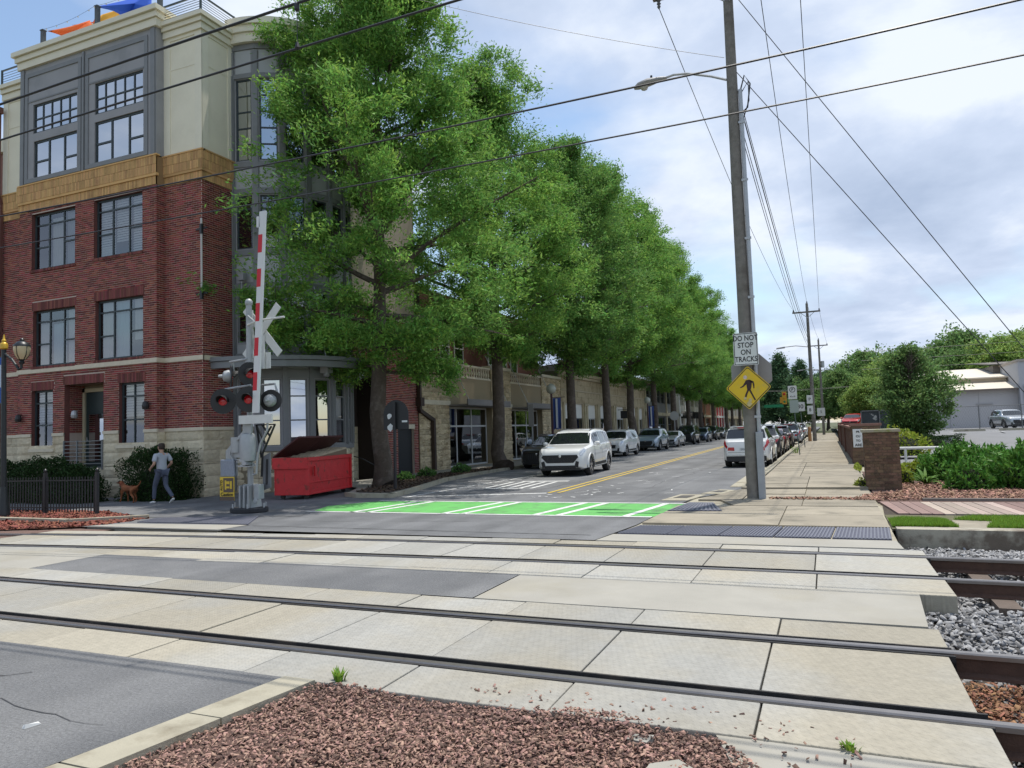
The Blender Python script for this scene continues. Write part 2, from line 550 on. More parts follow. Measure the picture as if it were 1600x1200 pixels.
# flush kerb strip at the road's right edge in the foreground
kb = MB()
prevp = None
pts = [(-5.7, -9), (-4.75, 0.5), (-4.22, 3.0), (-3.98, 4.66)]
for (a, b) in zip(pts[:-1], pts[1:]):
    n = 2
    for k in range(n):
        t0, t1 = k / n + 0.004, (k + 1) / n - 0.004
        A = (a[0] + (b[0]-a[0])*t0, a[1] + (b[1]-a[1])*t0); B = (a[0] + (b[0]-a[0])*t1, a[1] + (b[1]-a[1])*t1)
        kb.prism([(A[0] + .012, A[1]), (A[0] + 0.30, A[1]), (B[0] + 0.30, B[1]), (B[0] + .012, B[1])], -0.15, 0.022)
struct('kerb_strip', kb, concrete_k)

# ------------------------------------------------------------------ railway tracks
def yc_near(x): return 6.11 - 0.009 * (x + 3)
def yc_far(x): return 10.66 - 0.0042 * (x + 2.5) ** 2
steel = mat('rail_steel', (0.27, 0.25, 0.235), 0.38, metal=0.8, noise=0.2, nscale=8)
rust = mat('rail_rust', (0.085, 0.045, 0.03), 0.85, noise=0.3, nscale=12, bump=0.4, bscale=60)
rubber = mat('rubber', (0.022, 0.021, 0.021), 0.75, noise=0.3, nscale=10, bump=0.4, bscale=50, c2=(0.06, 0.05, 0.04), c2scale=3)
sleeper_m = mat('sleeper_wood', (0.13, 0.10, 0.08), 0.95, noise=0.3, nscale=8, bump=0.6)
def sweep(mb, yc, off, prof, xs):
    n = len(prof); base = len(mb.v)
    for x in xs:
        y = yc(x) + off
        for (dy, z) in prof:
            mb.v.append((x, y + dy, z))
    for i in range(len(xs) - 1):
        for k in range(n):
            a = base + i*n + k; b = base + i*n + (k+1) % n
            mb.f.append((a, b, b + n, a + n))
    mb.f.append(tuple(base + k for k in range(n)))
    mb.f.append(tuple(base + (len(xs)-1)*n + k for k in reversed(range(n))))
def track(yc, gauge, xend, joints, lab, fieldn, fieldf, zb):
    t = thing('railway_track', lab, 'railway track', (xend, yc(xend), 0), group='pair of street crossing tracks')
    xs = [-60 + 1.0 * k for k in range(int((60 + 30)) + 1)]
    xs = [-60, -50, -40, -32, -26] + [-22 + k for k in range(0, 53)]
    g2 = gauge / 2
    for s in (-1, 1):
        m1 = MB()
        sweep(m1, yc, s * g2, [(-0.035, -0.04), (0.035, -0.04), (0.036, -0.008), (0.028, 0.004), (-0.028, 0.004), (-0.036, -0.008)][::-1], xs)
        r_ = m1.build('rail', steel, t)
        m2 = MB()
        sweep(m2, yc, s * g2, [(-0.075, -0.185), (0.075, -0.185), (0.07, -0.165), (0.012, -0.15), (0.010, -0.041), (-0.010, -0.041), (-0.012, -0.15), (-0.07, -0.165)][::-1], xs)
        m2.build('rail_web', rust, r_)
        for (w0, w1, nm) in ((-0.145 if s > 0 else -0.1, -0.040, 'rubber_strip'), (0.040, 0.1 if s > 0 else 0.145, 'rubber_strip')):
            m3 = MB()
            xr = [x for x in xs if -16.2 < x < xend - 0.1] + [xend + 0.02]
            inner = (w0 < 0) == (s > 0)
            zt = -0.045 if inner else -0.008
            sweep(m3, yc, s * g2, [(w0, -0.16), (w1, -0.16), (w1, zt), (w0, zt)][::-1], xr)
            m3.build(nm, rubber, t)
            m4 = MB()   # raised lip of the rubber
            e0, e1 = (w0, w0 + 0.022) if w0 < 0 else (w1 - 0.022, w1)
            sweep(m4, yc, s * g2, [(e0, -0.159), (e1, -0.159), (e1, 0.002), (e0, 0.002)][::-1], xr)
            m4.build('rubber_lip', rubber, t)
    js = sorted(joints)
    for a, b in zip(js[:-1], js[1:]):
        for (o0, o1) in ((-g2 + 0.148, g2 - 0.148), (-fieldn, -g2 - 0.103), (g2 + 0.103, fieldf)):
            x0, x1 = a + 0.007, b - 0.007
            if o0 > 0 or o1 < 0:
                x0 += 0.03; x1 += 0.03
            m5 = MB()
            ya0, ya1, yb0, yb1 = yc(x0) + o0, yc(x0) + o1, yc(x1) + o0, yc(x1) + o1
            dz = random.uniform(-0.006, 0.004)
            m5.hexa([(x0, ya0, -0.26), (x1, yb0, -0.26), (x1, yb1, -0.26), (x0, ya1, -0.26), (x0, ya0, dz), (x1, yb0, dz + random.uniform(-.003, .003)), (x1, yb1, dz), (x0, ya1, dz)])
            p_ = m5.build('concrete_panel', panel_m, t, bevel=0.008)
    for k in range(7):
        x = xend + 0.55 + k * 0.6
        m6 = MB(); m6.box(x - 0.11, x + 0.11, yc(x) - 1.25, yc(x) + 1.25, -0.36, -0.19)
        m6.build('sleeper', sleeper_m, t)
    return t
jn = [0.78 - 1.31 * k for k in range(13)]
jf = [1.12, -0.24, -1.62, -2.98, -4.28, -5.55, -6.8, -8.05, -9.25, -10.45, -11.6, -12.75, -13.9, -15.05, -15.9]
track(yc_near, 1.50, 0.80, jn, 'nearer railway track with concrete panels, closest to the bark bed', 1.44, 1.43, -0.2)
track(yc_far, 1.48, 1.14, jf, 'farther railway track with concrete panels, next to the green lane', 1.70, 1.27, -0.2)
# dark bed under the panels so the joints read dark
bed = MB()
sheet(bed, -17, 1.1, 4.5, 12.2, -0.28)
struct('track_bed', bed, soil)

# ------------------------------------------------------------------ loose stone, bark and litter
def lumps(name, n, sampler, size, m, flat=0.6, label=None, cat=None, kids=None, seed=1, shape='stone'):
    r = np.random.default_rng(seed)
    if shape == 'stone':
        base = np.array([[1,0,0],[-1,0,0],[0,1,0],[0,-1,0],[0,0,1],[0,0,-1]], float)
        tri = np.array([[0,2,4],[2,1,4],[1,3,4],[3,0,4],[2,0,5],[1,2,5],[3,1,5],[0,3,5]])
    else:
        base = np.array([[-1,-.6,-.3],[1,-.7,-.3],[1.1,.6,-.3],[-.8,.7,-.3],[-.8,-.5,.3],[.9,-.5,.35],[.8,.5,.3],[-.9,.6,.25]], float)
        tri = np.array([[4,5,6],[4,6,7],[0,1,5],[0,5,4],[1,2,6],[1,6,5],[2,3,7],[2,7,6],[3,0,4],[3,4,7]])
    P = sampler(n, r)
    n = len(P)
    sc = r.uniform(size[0], size[1], n)
    V = base[None] * (1 + r.uniform(-.35, .35, (n, len(base), 3)))
    V[:, :, 2] *= flat
    V[:, :, 1] *= r.uniform(.45, 1, n)[:, None]
    # random tilt + spin
    a = r.uniform(0, 2*np.pi, n); tx = r.normal(0, .45, n); ty = r.normal(0, .45, n)
    ca, sa = np.cos(a), np.sin(a)
    cx, sx = np.cos(tx), np.sin(tx); cyy, syy = np.cos(ty), np.sin(ty)
    x, y, z = V[:, :, 0], V[:, :, 1], V[:, :, 2]
    y, z = y*cx[:, None] - z*sx[:, None], y*sx[:, None] + z*cx[:, None]
    x, z = x*cyy[:, None] + z*syy[:, None], -x*syy[:, None] + z*cyy[:, None]
    x, y = x*ca[:, None] - y*sa[:, None], x*sa[:, None] + y*ca[:, None]
    V = np.stack([x, y, z], 2) * sc[:, None, None] + P[:, None, :]
    F = (tri[None] + (np.arange(n) * len(base))[:, None, None]).reshape(-1, 3)
    o = obj(name, np_mesh(name, V.reshape(-1, 3), F), m)
    return tag(o, label, cat, kind='stuff')
def in_poly(px, py, poly):
    c = np.zeros(len(px), bool); j = len(poly) - 1
    for i in range(len(poly)):
        xi, yi = poly[i]; xj, yj = poly[j]
        cond = ((yi > py) != (yj > py)) & (px < (xj - xi) * (py - yi) / (yj - yi + 1e-12) + xi)
        c ^= cond; j = i
    return c
def poly_sampler(poly, zf):
    xs = [p[0] for p in poly]; ys = [p[1] for p in poly]
    def f(n, r):
        px = r.uniform(min(xs), max(xs), n); py = r.uniform(min(ys), max(ys), n)
        k = in_poly(px, py, poly); px, py = px[k], py[k]
        return np.stack([px, py, zf(px, py, r)], 1)
    return f
ballast_m = mat('ballast_stone', (0.26, 0.258, 0.258), 0.9, island=0.55, noise=0.15, nscale=30)
def zball(x, y, r):
    base = -0.27 + 0.06 * np.cos((y - 8.4) * 1.6)
    return base + r.uniform(-0.05, 0.05, len(x))
bb = MB(); sheet(bb, 0.6, 30, -4, 14.0, -0.33)
struct('ballast_bed', bb, mat('ballast_dust', (0.10, 0.098, 0.10), 1, noise=0.3, nscale=20, bump=1, bscale=50))
lumps('ballast', 22000, poly_sampler([(0.75, 4.3), (0.8, 9.2), (0.95, 13.9), (4.6, 13.9), (4.6, 11.0), (2.4, 5.6), (1.2, 4.3)], zball), (0.016, 0.040), ballast_m, 0.9,
      'grey crushed stone ballast around the rails on the right', 'ballast', seed=3, shape='chip')
twig_m = mat('dry_litter', (0.26, 0.13, 0.07), 0.95, island=0.45, hue=0.04)
lumps('dry_litter', 1300, poly_sampler([(0.8, 5.5), (0.85, 6.7), (1.25, 6.7), (1.15, 5.5)], lambda x, y, r: -0.21 + r.uniform(-.03, .04, len(x))), (0.006, 0.026), twig_m, 0.2,
      'reddish dry litter lying between the nearer rails at the panel ends', 'litter', seed=5, shape='chip')
lumps('dry_litter', 500, poly_sampler([(0.7, 4.5), (0.78, 5.15), (1.25, 5.15), (1.2, 4.5)], lambda x, y, r: -0.22 + r.uniform(-.03, .04, len(x))), (0.006, 0.026), twig_m, 0.2,
      'reddish dry litter below the nearest rail at bottom right', 'litter', seed=6, shape='chip')
# foreground bark bed
bark_m = mat('bark_chips', (0.27, 0.165, 0.128), 0.95, island=0.7, hue=0.03, noise=0.15, nscale=25)
BARK = [(-4.55, 2.4), (-4.02, 3.0), (-3.74, 4.1), (-3.66, 4.62), (-3.3, 4.70), (-2.8, 4.66), (-2.4, 4.74), (-1.98, 4.70), (-1.5, 4.78), (-1.0, 4.74), (-0.75, 4.66), (-0.52, 4.42), (-0.36, 4.15), (-0.10, 3.9), (0.15, 3.4), (0.2, 2.4)]
bk = MB(); bk.poly([(x, y, -0.035) for x, y in BARK] + [(0.2, -3, -0.035), (-5.0, -3, -0.035)]); struct('bark_bed', bk, mat('bark_soil', (0.12, 0.07, 0.055), 1, noise=0.3, nscale=20, bump=1, bscale=60))
def zbark(x, y, r):
    return -0.02 + 0.022 * np.clip((x + .95) * 3, 0, 1) + 0.02 * np.sin(x * 3.1) * np.cos(y * 2.7) + r.uniform(-0.015, 0.02, len(x))
lumps('bark_chips', 46000, poly_sampler(BARK, zbark), (0.005, 0.018), bark_m, 0.45, 'reddish brown bark chips heaped in the foreground bed', 'bark chips', seed=9, shape='chip')
lumps('bark_chips', 260, poly_sampler([(-2.6, 4.7), (-2.4, 5.05), (-1.2, 5.1), (-0.4, 5.0), (0.1, 4.8), (0.1, 4.3), (-0.6, 3.9), (-0.75, 4.6)], lambda x, y, r: 0.006 + 0 * x), (0.008, 0.020), bark_m, 0.5,
      'scattered bark chips spilled onto the concrete panels and broken slab', 'bark chips', seed=10, shape='chip')
# red mulch at the left behind the tracks
red_m = mat('red_mulch', (0.22, 0.075, 0.05), 0.95, island=0.5, hue=0.03)
RM = [(-34, 11.2), (-17.6, 11.2), (-15.75, 12.1), (-15.6, 13.45), (-18.9, 14.7), (-34, 14.5)]
rm = MB(); rm.poly([(x, y, -0.02) for x, y in RM]); struct('mulch_strip', rm, mat('mulch_soil', (0.12, 0.05, 0.035), 1, noise=0.4, nscale=15, bump=1, bscale=40))
lumps('red_mulch', 9000, poly_sampler([(max(x, -24), y) for x, y in RM], lambda x, y, r: r.uniform(-0.02, 0.025, len(x))), (0.02, 0.055), red_m, 0.4, 'red mulch strip between the far track and the black fence', 'mulch', seed=12, shape='chip')
ml = MB(); sheet(ml, -34, -15.2, 2.0, 11.4, -0.05); sheet(ml, -34, -15.0, 10.8, 12.7, -.06); struct('left_trackside', ml, mat('trackside', (0.16, 0.10, 0.08), 1, noise=0.4, nscale=8, bump=1, bscale=30))
kl = MB(); kl.bar((-26, 12.6, 0.02), (-17.2, 12.45, 0.02), 0.16, 0.12); kl.bar((-17.15, 12.45, 0.02), (-15.75, 13.52, 0.02), 0.16, 0.12); struct('kerb_edge', kl, concrete_k)

# detectable warning mats (ribbed dark plates)
matm = mat('warning_mat', (0.075, 0.08, 0.115), 0.7, noise=0.25, nscale=8)
def warning_mat(corners, n, m_, lab, joints=1, dz=0.0):
    t = thing('warning_mat', lab, 'warning mat', (corners[0][0], corners[0][1], 0))
    A, B, C, D = [Vector(c) for c in corners]   # A-B near edge, D-C far edge
    for j in range(joints):
        s0, s1 = j / joints + 0.003, (j + 1) / joints - 0.003
        q = [A.lerp(B, s0), A.lerp(B, s1), D.lerp(C, s1), D.lerp(C, s0)]
        mb = MB(); mb.prism([(p.x, p.y) for p in q], -0.05, 0.008 + dz)
        pl = mb.build('plate', m_, t)
        rb = MB()
        for k in range(n):
            f = (k + 0.5) / n
            a = q[0].lerp(q[1], f); b = q[3].lerp(q[2], f)
            rb.bar((a.x, a.y, 0.013 + dz), (b.x, b.y, 0.013 + dz), (q[1] - q[0]).length / n * 0.45, 0.012)
        rb.build('ribs', mat('warning_rib', (0.13, 0.135, 0.165), 0.6, noise=0.2, nscale=8), pl)
warning_mat([(-3.52, 12.78), (0.84, 12.82), (0.90, 14.15), (-3.36, 13.85)], 16, matm, 'ribbed dark tactile mat across the right pavement before the rails', 5)
warning_mat([(-15.2, 12.72), (-11.85, 12.78), (-12.8, 14.16), (-15.45, 13.5)], 14, matm, 'ribbed dark tactile mat on the left path before the rails', 3)
warning_mat([(-3.30, 16.2), (-2.15, 16.3), (-2.55, 17.9), (-3.12, 17.9)], 12, matm, 'small ribbed tactile mat at the ramp beside the green lane', 1, .024)

# ------------------------------------------------------------------ right pavement, slab by slab
mg = MB(); sheet(mg, .6, 1.5, 14.2, 34, -.045); struct('pavement_margin', mg, concrete_k)
sw = MB()
sw.poly([(-3.54, 12.76, -0.02), (0.9, 12.76, -0.02), (0.95, 20, -0.02), (1.05, 130, -0.02), (-2.1, 130, -0.02), (-2.1, 23, -0.02), (-3.2, 19.4, -0.02), (-3.4, 16, -0.02)])
sidewalk = struct('sidewalk', sw, concrete_k)
def slab(parent, poly, z=0.02, m_=concrete_w, name='paving_slab'):
    mb = MB(); mb.prism(poly, -0.08, z)
    return mb.build(name, m_, parent)
def left_edge(y):
    if y < 17.9: return -3.40 + 0.12 * (y - 14) / 4
    if y < 23: return -3.25 + (y - 17.9) / 5.1 * 1.2
    return -2.02
ycur = 14.18
while ycur < 122:
    ln = 1.45 + random.uniform(-.15, .25) if ycur < 60 else 4.0
    y2 = ycur + ln
    xr = 0.90 + 0.004 * (ycur - 14)
    mids = [-0.9] if ycur < 16 or ycur > 26 else [-2.0, -0.6]
    if ycur > 34: mids = []
    a = ycur + 0.012; b = y2 - 0.012
    l0, l1 = left_edge(a), left_edge(b)
    if 16.0 < ycur < 17.9: l0, l1 = -2.05, -2.5 if ycur > 17 else -2.1
    edges0 = [l0] + [q for q in mids if q > l0 + 0.3] + [xr]
    edges1 = [l1] + [q for q in mids if q > l0 + 0.3] + [xr]
    for i in range(len(edges0) - 1):
        if edges0[i+1] - edges0[i] < 0.1: continue
        slab(sidewalk, [(edges0[i] + .01, a), (edges0[i+1] - .01, a), (edges1[i+1] - .01, b), (edges1[i] + .01, b)], 0.02 + random.uniform(-.008, .008) + (0.05 if ycur > 21 else 0))
    ycur = y2
kr = MB()
for k in range(60):
    y = 22.8 + k * 1.8
    kr.prism([(-2.30, y + .01), (-2.045, y + .01), (-2.045, y + 1.79), (-2.30, y + 1.79)], -0.1, 0.10)
struct('right_kerb', kr, concrete_k)
gt = MB(); gt.prism([(-2.75, 22.8), (-2.31, 22.8), (-2.31, 130), (-2.75, 130)], -0.1, 0.012); struct('right_gutter', gt, concrete_k)
# drain slab and grate near the ramp
dr = thing('storm_drain', 'square drain cover and pale concrete collar near the utility pole', 'drain', (-3.5, 19.4, 0))
mb = MB(); mb.prism([(-3.95, 18.6), (-3.3, 18.6), (-3.05, 20.2), (-3.75, 20.3)], -0.05, 0.014); mb.build('collar', concrete_k, dr)
mb = MB(); mb.prism([(-3.75, 19.2), (-3.4, 19.2), (-3.3, 19.9), (-3.65, 19.9)], -0.03, 0.02); g_ = mb.build('cover', mat('cast_iron', (0.06, 0.055, 0.05), 0.7, noise=.3), dr)
dr2 = thing('manhole_slab', 'pale cracked concrete slab set in the asphalt by the right kerb', 'slab', (-2.9, 21.0, 0))
mb = MB(); mb.prism([(-3.25, 20.5), (-2.7, 20.4), (-2.45, 21.6), (-2.9, 21.8)], -0.05, 0.016); mb.build('slab', concrete_k, dr2)
mb = MB(); mb.prism([(-3.05, 20.9), (-2.75, 20.85), (-2.65, 21.4), (-2.9, 21.45)], -0.05, 0.022); mb.build('lid', mat('cast_iron', (0.06,)*3), dr2)

# ------------------------------------------------------------------ left pavement with planting strip
lp = MB()
LK = [(-12.05, 19.0), (-12.35, 20.6), (-12.75, 22.0), (-13.3, 24.0), (-13.85, 25.9), (-14.2, 29.0), (-14.35, 33.0), (-14.35, 300)]
lp.poly([(x - 0.2, y, 0.10) for x, y in LK] + [(-17.55, 300, 0.10), (-17.55, 25.0, 0.10), (-16.6, 22.6, 0.10), (-15.0, 21.4, 0.10), (-14.0, 19.4, 0.10)])
struct('left_pavement', lp, mat('pavement_left', (0.30, 0.28, 0.24), 0.9, noise=.25, nscale=1.5, bump=.3))
lk = MB()
full = [(-14.05, 19.35), (-13.3, 18.9)] + LK
for (a, b) in zip(full[:-1], full[1:]):
    av = Vector(a); bv_ = Vector(b); d = (bv_ - av); n = max(1, int(d.length / 1.8)); 
    if d.length > 150: n = 60; 
    for k in range(n):
        p = av + d * (k / n); q = av + d * ((k + 1) / n) - d.normalized() * 0.015
        if p.y > 130: break
        nn = Vector((-d.normalized().y, d.normalized().x)) * 0.2
        lk.prism([(p.x, p.y), (q.x, q.y), (q.x + nn.x, q.y + nn.y), (p.x + nn.x, p.y + nn.y)], -0.1, 0.13)
struct('left_kerb', lk, concrete_k)
# bark-covered bed round the first two street trees
TB = [(-13.9, 19.7), (-12.5, 19.4), (-13.0, 22.0), (-13.6, 24.2), (-14.2, 26.2), (-14.5, 33.6), (-15.6, 33.8), (-16.2, 26.0), (-15.6, 23.5), (-14.6, 21.6)]
tb = MB(); tb.poly([(x, y, 0.112) for x, y in TB]); struct('tree_bed', tb, soil)
lumps('leaf_litter', 5000, poly_sampler(TB, lambda x, y, r: 0.12 + r.uniform(-.01, .03, len(x))), (0.02, 0.06), mat('litter_dark', (0.085, 0.055, 0.035), 1, island=0.6, hue=0.04), 0.3, 'dark brown leaf litter on the bed around the kerbside trees', 'leaf litter', seed=21, shape='chip')
# ================================================================== CORNER BUILDING
brick_red = mat('red_brick', (0.215, 0.048, 0.037), 0.9, island=0.5, hue=0.035, noise=0.15, nscale=20)
brick_solid = mat('red_brick_soldier', (0.185, 0.058, 0.048), 0.9, island=0.4, hue=0.03)
mortar = mat('mortar', (0.52, 0.42, 0.35), 0.95, noise=0.15)
brick_tan = mat('tan_brick', (0.58, 0.345, 0.145), 0.9, island=0.2, hue=0.015, c2=(0.40, 0.235, 0.10), c2scale=1.5, c2lo=.52, c2hi=.75)
mortar_tan = mat('mortar_tan', (0.30, 0.19, 0.09), 0.95)
stone_m = mat('cast_stone', (0.62, 0.545, 0.39), 0.92, objrand=0.13, noise=0.22, nscale=9, bump=0.9, bscale=14, c2=(0.46, 0.37, 0.24), c2scale=1.2, c2lo=.5, c2hi=.75)
stone_s = mat('cast_stone_smooth', (0.66, 0.59, 0.45), 0.9, noise=0.15, nscale=5, bump=.2)
stucco = mat('stucco_cream', (0.80, 0.745, 0.585), 0.9, noise=0.06, nscale=1.5, bump=.08, bscale=80, c2=(0.75, 0.695, 0.54), c2scale=.5)
grey_pan = mat('grey_panel', (0.31, 0.305, 0.31), 0.7, noise=0.07, nscale=1.2, c2=(0.26, 0.26, 0.265), c2scale=.7)
grey_trim = mat('grey_trim', (0.21, 0.215, 0.22), 0.65, noise=0.12, nscale=2.5, c2=(0.21, 0.215, 0.22), c2scale=1.5)
grey_lite = mat('grey_panel_light', (0.40, 0.41, 0.415), 0.7, noise=0.08, nscale=2)
frame_m = mat('window_frame', (0.035, 0.05, 0.055), 0.5)
pane_m = glass_mat('window_glass', (0.72, 0.76, 0.78), 0.16)
pane_hi = glass_mat('window_glass_reflective', (0.35, 0.40, 0.42), 0.55)
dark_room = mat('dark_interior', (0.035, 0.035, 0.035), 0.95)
curtain_m = mat('curtain', (0.58, 0.57, 0.53), 0.9, noise=0.1, nscale=8)
blind_m = mat('blind', (0.62, 0.62, 0.60), 0.7)
black_metal = mat('black_metal', (0.018, 0.018, 0.02), 0.45)
galv = mat('galvanised', (0.42, 0.43, 0.44), 0.5, metal=0.55, noise=0.15, nscale=8)
steel_rail = mat('railing_steel', (0.20, 0.21, 0.215), 0.5, metal=0.4)

def pt(fr, s, z, d=0.0):
    o, u, n, ln = fr
    return (o.x + u.x * s + n.x * d, o.y + u.y * s + n.y * d, z)
def wall_grid(mb, fr, s0, s1, z0, z1, openings=(), depth=0.2, d=0.0):
    ss = sorted({s0, s1, *[min(max(q, s0), s1) for o in openings for q in o[:2]]})
    zz = sorted({z0, z1, *[min(max(q, z0), z1) for o in openings for q in o[2:4]]})
    for a, b in zip(ss[:-1], ss[1:]):
        for c, e in zip(zz[:-1], zz[1:]):
            ms, mz = (a + b) / 2, (c + e) / 2
            if any(o[0] < ms < o[1] and o[2] < mz < o[3] for o in openings):
                continue
            mb.quad(pt(fr, a, c, d), pt(fr, b, c, d), pt(fr, b, e, d), pt(fr, a, e, d))
    for o in openings:
        a, b, c, e = max(o[0], s0), min(o[1], s1), max(o[2], z0), min(o[3], z1)
        if b <= a or e <= c: continue
        mb.quad(pt(fr, a, c, d), pt(fr, a, e, d), pt(fr, a, e, d - depth), pt(fr, a, c, d - depth))
        mb.quad(pt(fr, b, e, d), pt(fr, b, c, d), pt(fr, b, c, d - depth), pt(fr, b, e, d - depth))
        mb.quad(pt(fr, a, e, d), pt(fr, b, e, d), pt(fr, b, e, d - depth), pt(fr, a, e, d - depth))
        mb.quad(pt(fr, b, c, d), pt(fr, a, c, d), pt(fr, a, c, d - depth), pt(fr, b, c, d - depth))
def free_spans(s0, s1, za, zb, openings):
    spans = [(s0, s1)]
    for o in openings:
        if min(zb, o[3]) - max(za, o[2]) > 0.4 * (zb - za):
            ns = []
            for a, b in spans:
                if o[1] <= a or o[0] >= b: ns.append((a, b)); continue
                if o[0] > a: ns.append((a, o[0]))
                if o[1] < b: ns.append((o[1], b))
            spans = ns
    return spans
def piece(mb, fr, a, b, c, e, d0, d1):
    n = len(mb.v)
    mb.v += [pt(fr, a, c, d1), pt(fr, b, c, d1), pt(fr, b, e, d1), pt(fr, a, e, d1), pt(fr, a, c, d0), pt(fr, b, c, d0), pt(fr, b, e, d0), pt(fr, a, e, d0)]
    mb.f += [(n, n+1, n+2, n+3), (n+4, n, n+3, n+7), (n+1, n+5, n+6, n+2), (n+3, n+2, n+6, n+7), (n+4, n+5, n+1, n)]
def bricks(mb, fr, s0, s1, z0, z1, openings=(), bl=0.215, bh=0.060, j=0.0165, d=0.0, proud=0.009):
    z = z0; row = 0
    while z + bh <= z1 + 0.02:
        zt = min(z + bh, z1)
        for a, b in free_spans(s0, s1, z, zt, openings):
            s = s0 - (0.5 * (bl + j) if row % 2 else 0)
            s += math.floor((a - s) / (bl + j)) * (bl + j)
            while s < b:
                p, q = max(s, a), min(s + bl, b)
                if q - p > 0.025:
                    piece(mb, fr, p, q, z, zt, d - 0.004, d + proud + random.uniform(-.002, .002))
                s += bl + j
        z += bh + j; row += 1
def soldier(mb, fr, s0, s1, z0, z1, d=0.0, proud=0.012, bw=0.064, j=0.013):
    s = s0
    while s + bw * 0.5 < s1:
        piece(mb, fr, s, min(s + bw, s1), z0, z1, d - 0.004, d + proud + random.uniform(-.002, .002))
        s += bw + j
# rough stone blocks: a few shared unit meshes scaled per piece
def rough_unit(seed, amp=0.5, nx=6, nz=4):
    r = np.random.default_rng(seed)
    mb = MB(); idx = {}
    for i in range(nx + 1):
        for k in range(nz + 1):
            edge = i in (0, nx) or k in (0, nz)
            y = -1.0 + (0.55 if edge else r.uniform(-amp, amp) * 0.6)
            mb.v.append((i / nx, y, k / nz)); idx[i, k] = len(mb.v) - 1
    for i in range(nx):
        for k in range(nz):
            mb.f.append((idx[i, k], idx[i+1, k], idx[i+1, k+1], idx[i, k+1]))
    b = len(mb.v)
    mb.v += [(0, 0, 0), (1, 0, 0), (1, 0, 1), (0, 0, 1)]
    mb.f += [tuple([b, b+1] + [idx[i, 0] for i in range(nx, -1, -1)]), tuple([b+2, b+3] + [idx[i, nz] for i in range(nx + 1)]),
             tuple([b+3, b] + [idx[0, k] for k in range(nz + 1)]), tuple([b+1, b+2] + [idx[nx, k] for k in range(nz, -1, -1)])]
    return mb.mesh('stone_block')
ROUGH = [rough_unit(s) for s in range(8)]
for me in ROUGH: me.materials.append(stone_m)
STONE_B = None
def stone_blocks(parent, fr, s0, s1, courses, openings=(), lmin=0.55, lmax=0.95, depth=0.03, d=0.0, joint=0.010, meshes=None, name='stone_block'):
    org = Vector(WORIG.get(parent.name, (0, 0, 0)))
    ang = math.atan2(fr[1].y, fr[1].x)
    for (za, zb) in courses:
        for a, b in free_spans(s0, s1, za, zb, openings):
            s = a
            while s < b - 0.02:
                e = min(s + random.uniform(lmin, lmax), b)
                if b - e < lmin * 0.5: e = b
                o = bpy.data.objects.new(name, random.choice(meshes or ROUGH)); col.objects.link(o)
                o.parent = parent
                o.location = Vector(pt(fr, s + joint / 2, za + joint / 2, d)) - org
                o.rotation_euler = (0, 0, ang)
                o.scale = (e - s - joint, depth, zb - za - joint)
                s = e
